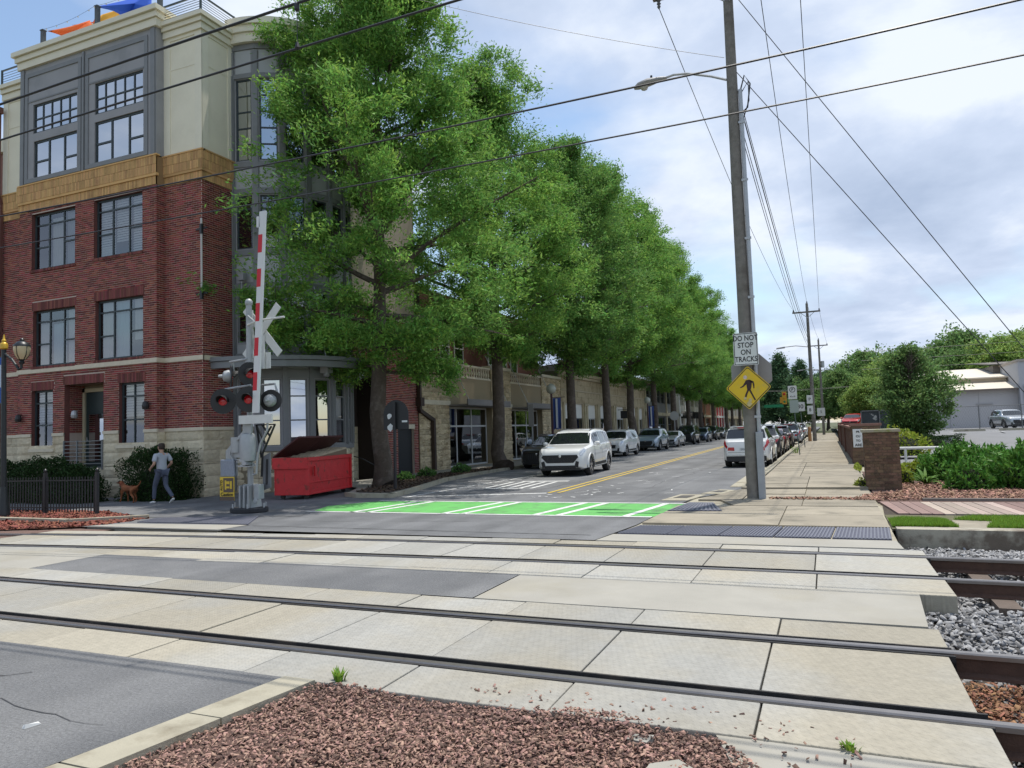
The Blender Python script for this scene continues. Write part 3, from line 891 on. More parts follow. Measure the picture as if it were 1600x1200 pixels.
def window(parent, fr, s0, s1, z0, z1, cols, rows, recess=0.12, d=0.0, fm=None, gm=None, bar=0.055, outer=0.07, name='window', room=True, behind=None, roomd=1.6, thick=0.05):
    """cols: fractions of vertical mullions; rows: per column list of fractions of horizontal bars"""
    fm = fm or frame_m; gm = gm or pane_m
    dd = d - recess
    mb = MB()
    def fbox(a, b, c, e):
        mb.hexa([pt(fr, a, c, dd), pt(fr, b, c, dd), pt(fr, b, c, dd - thick), pt(fr, a, c, dd - thick), pt(fr, a, e, dd), pt(fr, b, e, dd), pt(fr, b, e, dd - thick), pt(fr, a, e, dd - thick)])
    fbox(s0, s1, z0, z0 + outer); fbox(s0, s1, z1 - outer, z1)
    fbox(s0, s0 + outer, z0 + outer, z1 - outer); fbox(s1 - outer, s1, z0 + outer, z1 - outer)
    W, H = s1 - s0, z1 - z0
    cs = [0] + list(cols) + [1]
    xs = [(s0 + c * W) for c in cs]
    for c in cols:
        x = s0 + c * W
        fbox(x - bar/2, x + bar/2, z0 + outer, z1 - outer)
    panes = []
    for i in range(len(xs) - 1):
        a = xs[i] + (outer if i == 0 else bar/2); b = xs[i+1] - (outer if i == len(xs) - 2 else bar/2)
        rr = sorted(rows[i] if i < len(rows) else [])
        zz = [0] + rr + [1]
        for q in rr:
            z = z0 + q * H
            fbox(a, b, z - bar/2, z + bar/2)
        for k in range(len(zz) - 1):
            c = z0 + zz[k] * H + (outer if k == 0 else bar/2); e = z0 + zz[k+1] * H - (outer if k == len(zz) - 2 else bar/2)
            panes.append((a, b, c, e))
    wn_ = mb.build(name, fm, parent)
    for (a, b, c, e) in panes:
        pm = MB(); q = dd - thick * 0.55
        tl = random.uniform(-.004, .004)
        pm.quad(pt(fr, a, c, q), pt(fr, b, c, q + tl), pt(fr, b, e, q + tl), pt(fr, a, e, q))
        pm.build('pane', gm, wn_)
    if behind:
        for (f0, f1, g0, g1, m_, nm) in behind:
            bm_ = MB(); q = dd - thick - 0.06
            a, b, c, e = s0 + f0*W, s0 + f1*W, z0 + g0*H, z0 + g1*H
            if nm == 'blind':
                k = int((e - c) / 0.09)
                for i in range(k):
                    z = c + (i + .5) * (e - c) / k
                    bm_.hexa([pt(fr, a, z - .04, q), pt(fr, b, z - .04, q), pt(fr, b, z - .041, q - .005), pt(fr, a, z - .041, q - .005), pt(fr, a, z + .04, q - .03), pt(fr, b, z + .04, q - .03), pt(fr, b, z + .039, q - .035), pt(fr, a, z + .039, q - .035)])
            else:
                n = max(4, int((b - a) / 0.07))
                for i in range(n):
                    x0, x1 = a + (b - a) * i / n, a + (b - a) * (i + 1) / n
                    q0 = q - 0.03 * (i % 2); q1 = q - 0.03 * ((i + 1) % 2)
                    bm_.quad(pt(fr, x0, c, q0), pt(fr, x1, c, q1), pt(fr, x1, e, q1), pt(fr, x0, e, q0))
            bm_.build(nm, m_, wn_)
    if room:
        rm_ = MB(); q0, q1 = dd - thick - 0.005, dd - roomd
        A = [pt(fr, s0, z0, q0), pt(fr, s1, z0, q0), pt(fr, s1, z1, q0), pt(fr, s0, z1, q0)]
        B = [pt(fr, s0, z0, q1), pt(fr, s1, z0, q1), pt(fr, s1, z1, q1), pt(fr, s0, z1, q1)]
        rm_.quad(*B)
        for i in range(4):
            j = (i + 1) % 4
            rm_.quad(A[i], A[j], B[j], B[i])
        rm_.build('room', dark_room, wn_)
    return wn_

# --- main block ----------------------------------------------------
XL, XB0, XB1, XC = -30.0, -28.42, -21.15, -19.40   # left end, projecting bay, corner
YM, YB = 18.85, 18.50
bA = thing('corner_building', 'four storey red brick corner building with cream and grey upper floor', 'building', (XC, YM, 0))
F_left = frame2(XL, YM, XB0, YM)
F_bay = frame2(XB0, YB, XB1, YB)
F_pier = frame2(XB1, YM, XC, YM)
F_retR = frame2(XB1, YB, XB1, YM)
F_side = frame2(XC, YM, XC, 20.36)
def bx(x): return x - XB0     # world x to bay s
ZS, ZB0, ZB1, ZT = 2.36, 2.36, 10.93, 11.95
op_bay = [(bx(-24.27), bx(-21.82), 8.66, 10.82), (bx(-27.70), bx(-25.28), 8.62, 10.80),
          (bx(-24.18), bx(-21.79), 4.92, 7.08), (bx(-27.58), bx(-25.26), 4.90, 7.03),
          (bx(-22.97), bx(-21.74), 1.85, 4.03), (bx(-27.62), bx(-26.43), 1.80, 3.99),
          (bx(-25.80), bx(-23.75), 1.02, 4.12)]
# mortar backing walls
wb = MB()
wall_grid(wb, F_bay, 0, F_bay[3], 0, ZB1, op_bay, 0.0)
rv = MB()
for o in op_bay:
    a, b, c, e = o
    for q in ((pt(F_bay, a, c, .008), pt(F_bay, a, e, .008), pt(F_bay, a, e, -.22), pt(F_bay, a, c, -.22)), (pt(F_bay, b, e, .008), pt(F_bay, b, c, .008), pt(F_bay, b, c, -.22), pt(F_bay, b, e, -.22)), (pt(F_bay, a, e, .008), pt(F_bay, b, e, .008), pt(F_bay, b, e, -.22), pt(F_bay, a, e, -.22)), (pt(F_bay, b, c, .008), pt(F_bay, a, c, .008), pt(F_bay, a, c, -.22), pt(F_bay, b, c, -.22))): rv.quad(*q)
rv.build('window_reveals', mat('reveal_brick', (.16, .06, .05), .9, noise=.3, nscale=12), bA)
wall_grid(wb, F_left, 0, F_left[3], 0, ZB1); wall_grid(wb, F_pier, 0, F_pier[3], 0, ZB1)
wall_grid(wb, F_retR, 0, F_retR[3], 0, ZB1); wall_grid(wb, F_side, 0, F_side[3], 0, ZB1)
wb.build('wall', mortar, bA)
br = MB()
BAND = (4.66, 4.82)
for fr, op in ((F_left, []), (F_bay, op_bay), (F_pier, []), (F_retR, []), (F_side, [])):
    arches = []
    for o in op:
        if o[2] < 2: arches.append((o[0] - .06, o[1] + .06, o[3], o[3] + 0.33))
        elif o[2] < 6: arches.append((o[0] - .06, o[1] + .06, o[3], o[3] + 0.33))
    blk = list(op) + arches + [(-1, 99, BAND[0] - .005, BAND[1] + .005)]
    bricks(br, fr, 0.0, fr[3], ZB0, ZB1, blk)
br.build('brickwork', brick_red, bA, kind='stuff')
sd = MB()
for o in op_bay:
    if o[2] < 6: soldier(sd, F_bay, o[0] - .06, o[1] + .06, o[3] + 0.005, o[3] + 0.325, proud=0.022)
    if o[2] > 4: soldier(sd, F_bay, o[0] - .06, o[1] + .06, o[2] - 0.10, o[2] - 0.005, proud=0.05)
sd.build('soldier_course', brick_solid, bA, kind='stuff')
# limestone band and stone base
lb = MB()
for fr in (F_left, F_bay, F_pier, F_side):
    piece(lb, fr, -0.03, fr[3] + 0.045, BAND[0], BAND[1], -0.02, 0.045)
piece(lb, F_retR, 0, F_retR[3], BAND[0], BAND[1], -0.02, 0.042)
lb.build('stone_band', stone_s, bA)
for fr in (F_left, F_bay, F_pier, F_side):
    for a, b in free_spans(-0.02, fr[3] + 0.05, 2.26, 2.36, op_bay if fr is F_bay else []):
        cap_ = MB(); piece(cap_, fr, a, b, 2.25, 2.365, -0.02, 0.055); cap_.build('stone_cap', stone_s, bA)
courses = [(0.0, 0.30), (0.30, 0.70), (0.70, 1.10), (1.10, 1.18), (1.18, 1.58), (1.58, 1.92), (1.92, 2.25)]
for fr, op in ((F_left, []), (F_bay, op_bay), (F_pier, []), (F_side, [])):
    stone_blocks(bA, fr, 0, fr[3] + (0.03 if fr is not F_left else 0), courses, op, depth=0.035)
stone_blocks(bA, F_retR, 0, F_retR[3], courses, depth=0.03, lmin=.2, lmax=.5)
sl = MB()
for o in (op_bay[4], op_bay[5]):
    piece(sl, F_bay, o[0] - .1, o[1] + .1, o[2] - 0.12, o[2], -0.15, 0.07)
sl.build('window_sill', stone_s, bA)
# tan soldier band with a projecting ledge
tb_ = MB(); tw = MB()
for fr in (F_left, F_bay, F_pier, F_side):
    wall_grid(tw, fr, 0, fr[3], ZB1, ZT, d=0.03)
    ext = 0.03
    soldier(tb_, fr, -ext, fr[3] + ext, ZB1 + 0.005, ZB1 + 0.30, d=0.03)
    soldier(tb_, fr, -ext - .05, fr[3] + ext + .05, ZB1 + 0.40, ZB1 + 0.70, d=0.085)
    soldier(tb_, fr, -ext - .05, fr[3] + ext + .05, ZB1 + 0.71, ZT, d=0.085)
wall_grid(tw, F_retR, 0, F_retR[3], ZB1, ZT, d=0.03)
tw.build('tan_wall', mortar_tan, bA); tb_.build('tan_brickwork', brick_tan, bA, kind='stuff')
ld = MB()
for fr in (F_left, F_bay, F_pier, F_side):
    piece(ld, fr, -.02, fr[3] + .09, ZB1 + 0.305, ZB1 + 0.40, -0.02, 0.085)
    piece(ld, fr, -.02, fr[3] + .12, ZT, ZT + 0.05, -0.05, 0.12)
ld.build('tan_ledge', brick_tan, bA)
# windows of the brick floors
rows3 = [[.40, .80], [.80], [.44, .80]]
for i, o in enumerate(op_bay[:4]):
    bh = None
    if i == 0: bh = [(0.02, .33, .05, .98, blind_m, 'blind'), (.36, .66, .25, .98, blind_m, 'blind'), (.7, .98, .05, .98, blind_m, 'blind'), (.05, .25, .04, .2, curtain_m, 'box')]
    if i == 1: bh = [(.36, .64, .02, .9, curtain_m, 'curtain'), (.7, .98, .03, .95, mat('shade_grey', (.3, .31, .31)), 'curtain')]
    if i == 2: bh = [(.34, .66, .02, .98, mat('curtain_aqua', (.42, .56, .60), .9), 'curtain'), (.05, .30, .05, .98, curtain_m, 'curtain'), (.72, .97, .3, .98, curtain_m, 'curtain')]
    if i == 3: bh = [(.04, .31, .04, .78, curtain_m, 'curtain'), (.36, .66, .02, .75, mat('curtain_aqua', (.42, .56, .60)), 'curtain'), (.72, .97, .04, .98, curtain_m, 'curtain')]
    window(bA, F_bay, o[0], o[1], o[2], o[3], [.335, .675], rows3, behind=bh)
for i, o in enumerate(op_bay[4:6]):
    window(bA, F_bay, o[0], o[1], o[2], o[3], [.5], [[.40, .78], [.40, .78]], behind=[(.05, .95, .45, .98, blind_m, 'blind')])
# entrance recess
o = op_bay[6]
er = MB()
a, b, c, e = o
dpt = 0.78
er.quad(pt(F_bay, a, c, -dpt), pt(F_bay, b, c, -dpt), pt(F_bay, b, e, -dpt), pt(F_bay, a, e, -dpt))
er.quad(pt(F_bay, a, c, -.2), pt(F_bay, b, c, -.2), pt(F_bay, b, c, -dpt), pt(F_bay, a, c, -dpt))
er.quad(pt(F_bay, a, e, -.2), pt(F_bay, a, e, -dpt), pt(F_bay, b, e, -dpt), pt(F_bay, b, e, -.2))
er.quad(pt(F_bay, b, c, -.2), pt(F_bay, b, e, -.2), pt(F_bay, b, e, -dpt), pt(F_bay, b, c, -dpt))
er.build('entrance_recess', mat('recess_stone', (0.30, 0.25, 0.18), .9, noise=.15), bA)
Fr_side = (Vector(pt(F_bay, a, 0, -dpt)[:2]), Vector((0, -1)), Vector((1, 0)), dpt)
bs = MB(); bricks(bs, (Vector(pt(F_bay, a, 0, -dpt)[:2]), Vector((0, 1)), Vector((1, 0)), dpt), 0, dpt, c, e, d=0.01)
Fsb = (Vector(pt(F_bay, a, 0, -0.2)[:2]), Vector((0, 1)), Vector((1, 0)), dpt)
bs = MB(); bricks(bs, Fsb, 0, dpt - .2, 2.36, e, d=0.01)
bs.build('recess_brick', brick_red, bA, kind='stuff')
bsm = MB(); wall_grid(bsm, Fsb, 0, dpt - .2, c, e, d=0.006); bsm.build('recess_wall', mortar, bA)
dmb = MB()
da, db = a + 0.06, a + 1.25
piece(dmb, F_bay, da, da + 0.12, c, e - .12, -dpt, -dpt + .12); piece(dmb, F_bay, da, db, e - .26, e - .12, -dpt, -dpt + .12)
dmb.build('door_frame', mat('door_frame_cream', (.48, .42, .28), .7), bA)
dmb = MB(); piece(dmb, F_bay, da + .13, db, c, e - .27, -dpt, -dpt + .06)
dor = dmb.build('door', mat('door_green', (.02, .035, .035), .4), bA)
dmb = MB(); piece(dmb, F_bay, da + .30, db - .12, c + .25, c + 2.0, -dpt + .062, -dpt + .068); dmb.build('door_glass', pane_hi, dor)
dmb = MB(); dmb.tube([pt(F_bay, da + .22, c + 1.0, -dpt + .07), pt(F_bay, da + .22, c + 1.15, -dpt + .1)], .02, 6); dmb.build('handle', galv, dor)
# wall lamp in recess and sconces on the brick
for (x, z, nm) in ((-25.5, 3.0, 0), (-21.5, 3.15, 1), (-28.15, 2.95, 1)):
    lm = MB()
    yy = YB - .02 if nm else YB + 0.3
    lm.lathe([(0.02, .3), (.09, .26), (.12, .12), (.10, .02), (.03, 0)], 10, (x, yy - .14, z - .12)); lm.bar((x, yy, z + .15), (x, yy - .14, z + .15), .03)
    lm.build('wall_lamp', black_metal if nm else galv, bA)
# entrance railing
rl = MB()
for k in range(8): rl.bar(pt(F_bay, a, 1.08 + k * .135, .03), pt(F_bay, b, 1.08 + k * .135, .03), .028)
rl_ = rl.build('railing', steel_rail, bA)
for s in (a + .02, (a + b) / 2 - .3, b - .02):
    rp = MB(); rp.bar(pt(F_bay, s, 1.0, .03), pt(F_bay, s, 2.06, .03), .05); rp.build('railing_post', steel_rail, rl_)

# --- upper storey ---------------------------------------------------
for fr, zz_ in ((F_pier, 16.35), (F_side, 16.35), (F_left, 15.95)):
    up = MB(); wall_grid(up, fr, 0, fr[3], ZT + .05, zz_); up.build('stucco_wall', stucco, bA)
def panel_frame(mb, fr, s0, s1, z0, z1, w=.09, d1=.03):
    piece(mb, fr, s0, s1, z0, z0 + w, -.01, d1); piece(mb, fr, s0, s1, z1 - w, z1, -.01, d1)
    piece(mb, fr, s0, s0 + w, z0 + w, z1 - w, -.01, d1); piece(mb, fr, s1 - w, s1, z0 + w, z1 - w, -.01, d1)
for fr, z1, marg in ((F_pier, 16.3, 0), (F_side, 16.3, 0), (F_left, 15.9, 0)):
    tr = MB()
    piece(tr, fr, -.03 if fr is F_pier else 0, .30, ZT + .06, z1, -.01, .03)
    piece(tr, fr, fr[3] - .28, fr[3] + .03, ZT + .06, z1, -.01, .03)
    piece(tr, fr, .30, fr[3] - .28, z1 - 1.2, z1 - 1.16, -.01, .012)
    piece(tr, fr, .30, fr[3] - .28, z1 - .12, z1 - .0, -.01, .03)
    tr.build('stucco_trim', mat('stucco_trim', (0.78, 0.73, 0.58), .9, noise=.06), bA)
op4 = [(bx(-24.27), bx(-21.80), 14.06, 15.25), (bx(-24.27), bx(-21.77), 12.12, 13.77), (bx(-27.70), bx(-25.22), 14.0, 15.15), (bx(-27.65), bx(-25.22), 12.06, 13.68)]
gb = MB(); wall_grid(gb, F_bay, 0, F_bay[3], ZT + .05, 16.7, op4, .1)
wall_grid(gb, F_retR, 0, .35, ZT + .05, 16.7)
gb.quad((XB0, YM, ZT), (XB0, YB, ZT), (XB0, YB, 16.7), (XB0, YM, 16.7))
gb.build('grey_wall', grey_pan, bA)
gt_ = MB()
for s0, s1 in ((bx(-24.75), bx(-21.55)), (bx(-28.15), bx(-24.98))):
    panel_frame(gt_, F_bay, s0, s1, ZT + .12, 16.45, .16, .035)
    piece(gt_, F_bay, s0 + .16, s1 - .16, 15.28, 15.34, -.01, .02)
for s in (0.02, F_bay[3] - .24):
    piece(gt_, F_bay, s, s + .2, ZT + .06, 16.65, -.01, .05)
piece(gt_, F_bay, bx(-24.9), bx(-24.8), ZT + .06, 16.6, -.01, .06)
gt_.build('grey_trim', grey_trim, bA)
for i, o in enumerate(op4):
    if i % 2 == 0: window(bA, F_bay, *o, [.2, .4, .6, .8], [[.5]] * 5, recess=.05, gm=pane_hi, bar=.05, outer=.06)
    else: window(bA, F_bay, *o, [.335, .69], [[.5], [], [.44]], recess=.05, gm=pane_hi, bar=.07, outer=.07)
def cornice(mb, fr, z0, z1, e0=0.0, e1=0.0, steps=((0, .42, .10), (.42, .72, .17), (.72, 1, .26))):
    for a, b, d1 in steps:
        piece(mb, fr, -e0 * d1, fr[3] + e1 * d1, z0 + (z1 - z0) * a, z0 + (z1 - z0) * b - .012, -.12, d1)
cn = MB()
crm = mat('cornice_cream', (0.76, 0.71, 0.57), .85, noise=.08, nscale=2)
for (xa, xb, ya, yb, z0, z1) in ((XB0, XB1, YB, 19.4, 16.66, 17.36), (XB1 + .02, XC, YM, 20.30, 16.30, 16.86), (XL, XB0 - .02, YM, 19.5, 15.9, 16.5)):
    cn = MB()
    for a, b, d1 in ((0, .42, .10), (.42, .72, .17), (.72, 1, .26)):
        e0 = d1 if xa == XB0 else 0; e1 = d1 if xb != XB0 - .02 else 0
        cn.box(xa - e0, xb + e1, ya - d1, yb, z0 + (z1 - z0) * a, z0 + (z1 - z0) * b - .012)
    cn.build('cornice', crm, bA)
rf = MB(); rf.prism([(XL, YM + .1), (XC - .1, YM + .1), (XC - .1, 30), (XL, 30)], 15.6, 16.2); rf.box(XB0 + .02, XB1 - .02, YB + .05, 19.3, 16.2, 17.30)
rf.build('roof', mat('roof_grey', (.3, .3, .3)), bA)
bk_ = MB(); bk_.box(XL, -18.4, 28.5, 29.9, 0, 15.5); bk_.box(XL - .02, XL + .0, YM, 29.9, 0, 15.9); bk_.build('rear_wall', brick_red, bA)
# roof railing on the corner pier and at the left end
def cable_rail(parent, pts, z0, z1, n=5):
    rm_ = MB()
    for a, b in zip(pts[:-1], pts[1:]):
        rm_.bar((*a, z1), (*b, z1), .05)
        for k in range(n):
            z = z0 + .08 + k * (z1 - z0 - .12) / n
            rm_.bar((*a, z), (*b, z), .014)
    ro = rm_.build('roof_railing', mat('rail_dark', (.03, .05, .055), .5), parent)
    for p in pts:
        pm = MB(); pm.bar((*p, z0 - .1), (*p, z1 + .03), .06); pm.build('railing_post', MATS['rail_dark'], ro)
cable_rail(bA, [(-21.1, 18.72), (-19.28, 18.72), (-19.28, 20.3)], 16.88, 17.45)
cable_rail(bA, [(-30.0, 18.75), (-28.75, 18.75), (-28.75, 19.6)], 16.5, 17.15)
# downspouts
dsp = MB(); dsp.bar((-29.93, 18.72, 0), (-29.93, 18.72, 11.6), .12); dsp.bar((-29.93, 18.72, 11.6), (-29.93, 18.6, 12.0), .12); dsp.bar((-29.93, 18.6, 12), (-29.93, 18.6, 15.3), .12); dsp.box(-30.05, -29.8, 18.45, 18.7, 15.3, 15.55)
dsp.build('downspout', mat('copper_brown', (.16, .07, .055), .6, noise=.2), bA)
# neon tube fixture at the corner
nt_ = thing('tube_fixture', 'slim vertical pale tube fixture mounted on the brick corner', 'wall fixture', (-19.28, 18.7, 6.7))
mb = MB(); mb.tube([(-19.28, 18.7, 6.75), (-19.28, 18.7, 9.5)], .035, 8); mb.build('tube', mat('tube_pale', (.55, .52, .5), .3), nt_)
for z in (6.9, 9.15):
    mb = MB(); mb.bar((-19.6, 18.78, z), (-19.05, 18.72, z + .0), .05, .05); mb.bar((-19.28, 18.7, z - .2), (-19.28, 18.7, z + .15), .09); mb.build('bracket', black_metal, nt_)

# --- rounded corner bay ---------------------------------------------
CC = Vector((-19.40, 22.90)); RB = 2.60
A0, A1, NF = R(-90), R(75), 8
def arcp(a, r): return (CC.x + r * math.cos(a), CC.y + r * math.sin(a))
def ring(mb, r0, r1, z0, z1, a0=A0, a1=A1, n=24):
    for k in range(n):
        a, b = a0 + (a1 - a0) * k / n, a0 + (a1 - a0) * (k + 1) / n
        mb.prism([arcp(a, r0), arcp(a, r1), arcp(b, r1), arcp(b, r0)], z0, z1)
facets = []
for k in range(NF):
    a, b = A0 + (A1 - A0) * k / NF, A0 + (A1 - A0) * (k + 1) / NF
    p, q = arcp(a, RB), arcp(b, RB)
    facets.append(frame2(p[0], p[1], q[0], q[1]))
bw_ = MB(); bt = MB()
for fr in facets:
    ln = fr[3]; s0, s1 = 0.15, ln - 0.15
    ops = [(s0, s1, 1.62, 4.02), (s0, s1, 5.35, 7.25), (s0, s1, 8.75, 10.7), (s0, s1, 12.0, 15.05)]
    wall_grid(bw_, fr, 0, ln, 1.45, 16.4, ops, .08)
    for z0, z1 in ((1.45, 1.60), (4.05, 4.35), (4.75, 4.95), (7.3, 7.5), (8.5, 8.7), (10.75, 10.95), (11.75, 11.95), (15.08, 15.25), (16.15, 16.35)):
        piece(bt, fr, -.01, ln + .01, z0, z1, -.02, .05)
    piece(bt, fr, -.09, .10, 1.61, 16.1, -.02, .06)
    for z0, z1 in ((7.52, 8.48), (10.97, 11.73), (15.27, 16.13), (4.97, 5.28)):
        bl_ = MB(); piece(bl_, fr, s0, s1, z0, z1, -.02, .012); bl_.build('bay_panel', grey_lite, bA)
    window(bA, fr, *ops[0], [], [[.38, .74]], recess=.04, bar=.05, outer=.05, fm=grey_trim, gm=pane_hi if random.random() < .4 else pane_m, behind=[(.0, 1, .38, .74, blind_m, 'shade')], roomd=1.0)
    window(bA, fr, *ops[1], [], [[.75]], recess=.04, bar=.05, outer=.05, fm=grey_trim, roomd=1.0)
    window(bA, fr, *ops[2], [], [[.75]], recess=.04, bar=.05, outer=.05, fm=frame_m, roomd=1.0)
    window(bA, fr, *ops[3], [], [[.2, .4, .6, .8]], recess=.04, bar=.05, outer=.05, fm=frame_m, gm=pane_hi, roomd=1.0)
    stone_blocks(bA, fr, 0, ln, [(0, .25), (.25, .5), (.5, .75), (.75, 1.0), (1.0, 1.22), (1.22, 1.44)], depth=0.03, lmin=.25, lmax=.5)
bw_.build('bay_wall', grey_pan, bA); bt.build('bay_trim', grey_trim, bA)
sb_ = MB(); ring(sb_, RB - .3, RB - .012, 0, 1.45); sb_.build('bay_base', mat('stone_joint', (.25, .21, .14)), bA)
cn2 = MB()
for r1, z0, z1 in ((RB + .16, 16.36, 16.70), (RB + .24, 16.71, 16.95), (RB + .34, 16.96, 17.2)): ring(cn2, RB - .3, r1, z0, z1)
cn2.build('bay_cornice', MATS['cornice_cream'], bA)
br_ = MB(); ring(br_, .05, RB - .02, 16.2, 16.5); br_.build('bay_roof', MATS['roof_grey'], bA)
# steel canopy with hanger rods
cp = MB()
ring(cp, RB + .05, 3.62, 4.44, 4.52); ring(cp, 3.55, 3.72, 4.36, 4.58); ring(cp, 3.60, 3.78, 4.60, 4.74)
co = cp.build('canopy', mat('canopy_grey', (.19, .20, .205), .5, noise=.1), bA)
hr = MB()
for a in (-55, -25, 5, 35):
    p = arcp(R(a), 3.5); q = arcp(R(a), RB + .05)
    hr.tube([(p[0], p[1], 4.6), (q[0], q[1], 7.4)], .018, 6)
hr.build('hanger_rod', galv, co)
for a in (-20, 0, 18):
    p = arcp(R(a), 3.0); fl = MB(); fl.box(p[0] - .16, p[0] + .16, p[1] - .16, p[1] + .16, 4.20, 4.42); fl.lathe([(.05, 0), (.12, .04), (.1, .16)], 8, (p[0], p[1], 4.06)); fl.build('flood_lamp', galv, co)
# corner downspout beside the bay
dsp = MB(); dsp.bar((-19.36, 20.26, .1), (-19.36, 20.26, 15.2), .10); dsp.build('downspout', grey_trim, bA)
cb = MB(); cb.box(-19.0, -18.72, 20.05, 20.2, 7.55, 7.95); cb.tube([(-18.86, 20.12, 7.55), (-18.86, 20.12, 6.4)], .012, 5); cb.build('meter_box', galv, bA)

# --- recessed porch and side wall facing the street ---------------------
XS = -17.60
Fp = frame2(-18.9, 25.2, -18.9, 27.05)
pm = MB(); wall_grid(pm, Fp, -1.2, Fp[3], 0, 2.3); pm.build('porch_wall', MATS['stone_joint'], bA)
stone_blocks(bA, Fp, -1.2, Fp[3], [(0, .4), (.4, .8), (.8, 1.2), (1.2, 1.6), (1.6, 2.0), (2.0, 2.3)], depth=.03)
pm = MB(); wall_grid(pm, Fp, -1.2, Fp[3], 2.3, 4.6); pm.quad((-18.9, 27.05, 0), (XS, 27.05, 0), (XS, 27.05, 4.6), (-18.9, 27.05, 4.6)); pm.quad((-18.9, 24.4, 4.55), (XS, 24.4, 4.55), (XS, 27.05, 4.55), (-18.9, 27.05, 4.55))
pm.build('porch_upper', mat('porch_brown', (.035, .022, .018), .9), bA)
hrl = MB(); hrl.tube([(-18.6, 25.5, 1.2), (-17.9, 25.9, .95), (-17.5, 26.3, .62), (-17.5, 26.3, .35)], .022, 6); hrl.build('handrail', black_metal, bA)
Fs2 = frame2(XS, 27.05, XS, 30.05)
ops2 = [(1.2, 2.6, .1, 2.15)]
sm2 = MB(); wall_grid(sm2, Fs2, 0, Fs2[3], 0, 15.5, ops2, .15); wall_grid(sm2, frame2(XS, 24.9, XS, 27.05), 0, 2.15, 4.6, 15.5); sm2.build('side_wall', mortar, bA)
sb2 = MB(); bricks(sb2, Fs2, 0, Fs2[3], 0.05, 7.0, ops2 + [(1.15, 2.65, 2.14, 2.36)]); bricks(sb2, frame2(XS, 24.9, XS, 27.05), 0, 2.15, 4.62, 7.5); sb2.build('side_brickwork', brick_red, bA, kind='stuff')
sd2 = MB(); piece(sd2, Fs2, 1.2, 2.6, .1, 2.15, -.2, -.12); sdo = sd2.build('side_door', mat('door_dark', (.015, .016, .018), .5), bA)
sd2 = MB(); piece(sd2, Fs2, 1.15, 2.65, 2.15, 2.35, -.02, .03); sd2.build('door_lintel', stone_s, bA)
# --- shade sails on the roof ---------------------------------------------
def sail(name, lab, P, m_, group='shade sails on the roof terrace'):
    P = [Vector(p) for p in P]; c = sum(P, Vector()) / len(P)
    mb = MB(); n = 6; rings = []
    for i in range(len(P)):
        a, b = P[i], P[(i + 1) % len(P)]
        for k in range(n):
            t = k / n
            e = a.lerp(b, t); e = e.lerp(c, 0.16 * math.sin(math.pi * t))
            rings.append(e)
    N_ = len(rings); layers = 4
    for l in range(layers):
        f = 1 - l / layers
        for e in rings:
            q = c.lerp(e, f); mb.v.append((q.x, q.y, q.z))
    mb.v.append((c.x, c.y, c.z)); ci = len(mb.v) - 1
    for l in range(layers - 1):
        for k in range(N_):
            j = (k + 1) % N_
            mb.f.append((l*N_ + k, l*N_ + j, (l+1)*N_ + j, (l+1)*N_ + k))
    for k in range(N_): mb.f.append(((layers-1)*N_ + k, (layers-1)*N_ + (k+1) % N_, ci))
    o = mb.build(name, m_, smooth=60, label=lab, cat='shade sail', group=group)
    s_ = o.modifiers.new('thick', 'SOLIDIFY'); s_.thickness = .01
    return o
s_or = mat('sail_orange', (.75, .16, .02), .8, trans=.35); s_ye = mat('sail_yellow', (.72, .40, .03), .8, trans=.35); s_bl = mat('sail_blue', (.02, .12, .62), .8, trans=.3)
sail('shade_sail', 'long orange shade sail at the left of the roof terrace', [(-27.35, 18.8, 18.2), (-28.4, 20.5, 18.80), (-26.6, 20.5, 19.1), (-27.6, 20.8, 19.75)], s_or)
sail('shade_sail', 'small upper orange shade sail behind the yellow one on the roof', [(-28.98, 21.0, 19.99), (-27.73, 21.0, 19.76), (-26.5, 20.2, 19.3), (-27.0, 22.0, 20.2)], s_or)
sail('shade_sail', 'yellow shade sail in the middle of the roof terrace', [(-27.4, 20.3, 18.95), (-25.9, 20.0, 18.7), (-24.7, 20.3, 19.05), (-24.9, 20.7, 19.75), (-26.5, 20.5, 19.55)], s_ye)
sail('shade_sail', 'big blue shade sail at the right of the roof terrace', [(-24.65, 18.75, 18.45), (-24.93, 20.3, 18.88), (-21.9, 19.0, 17.75), (-22.6, 19.8, 19.2), (-24.5, 20.9, 20.1)], s_bl)
for i, (x, z1, lab) in enumerate(((-27.67, 18.3, 'leftmost dark steel sail post on the roof parapet'), (-24.6, 18.48, 'middle dark steel sail post on the roof parapet'), (-21.36, 18.6, 'rightmost dark steel sail post on the roof parapet'))):
    mb = MB(); mb.box(x - .07, x + .07, 18.78, 18.92, 16.25, z1); mb.box(x - .09, x + .09, 18.76, 18.94, z1 + .001, z1 + .04)
    mb.build('sail_post', mat('post_dark', (.06, .07, .075), .5, noise=.2), label=lab, cat='post', group='sail posts on the roof')
sl_ = thing('string_lights', 'string of small round bulbs strung between the roof posts', 'string lights', (-27.6, 18.7, 18.2))
mb = MB()
cat_ = lambda a, b, n, sag: [tuple(Vector(a).lerp(Vector(b), k / n) - Vector((0, 0, sag * 4 * (k / n) * (1 - k / n)))) for k in range(n + 1)]
path = cat_((-27.6, 18.72, 18.28), (-24.6, 18.72, 18.45), 10, .12) + cat_((-24.6, 18.72, 18.45), (-21.4, 18.72, 18.55), 10, .12)
mb.tube(path, .006, 4); mb.build('cable', black_metal, sl_)
for p in path[1::2]:
    b_ = MB(); b_.lathe([(.005, 0), (.022, -.02), (.024, -.045), (.008, -.065)], 6, (p[0], p[1], p[2])); b_.build('bulb', mat('bulb', (.5, .48, .42), .2), sl_)

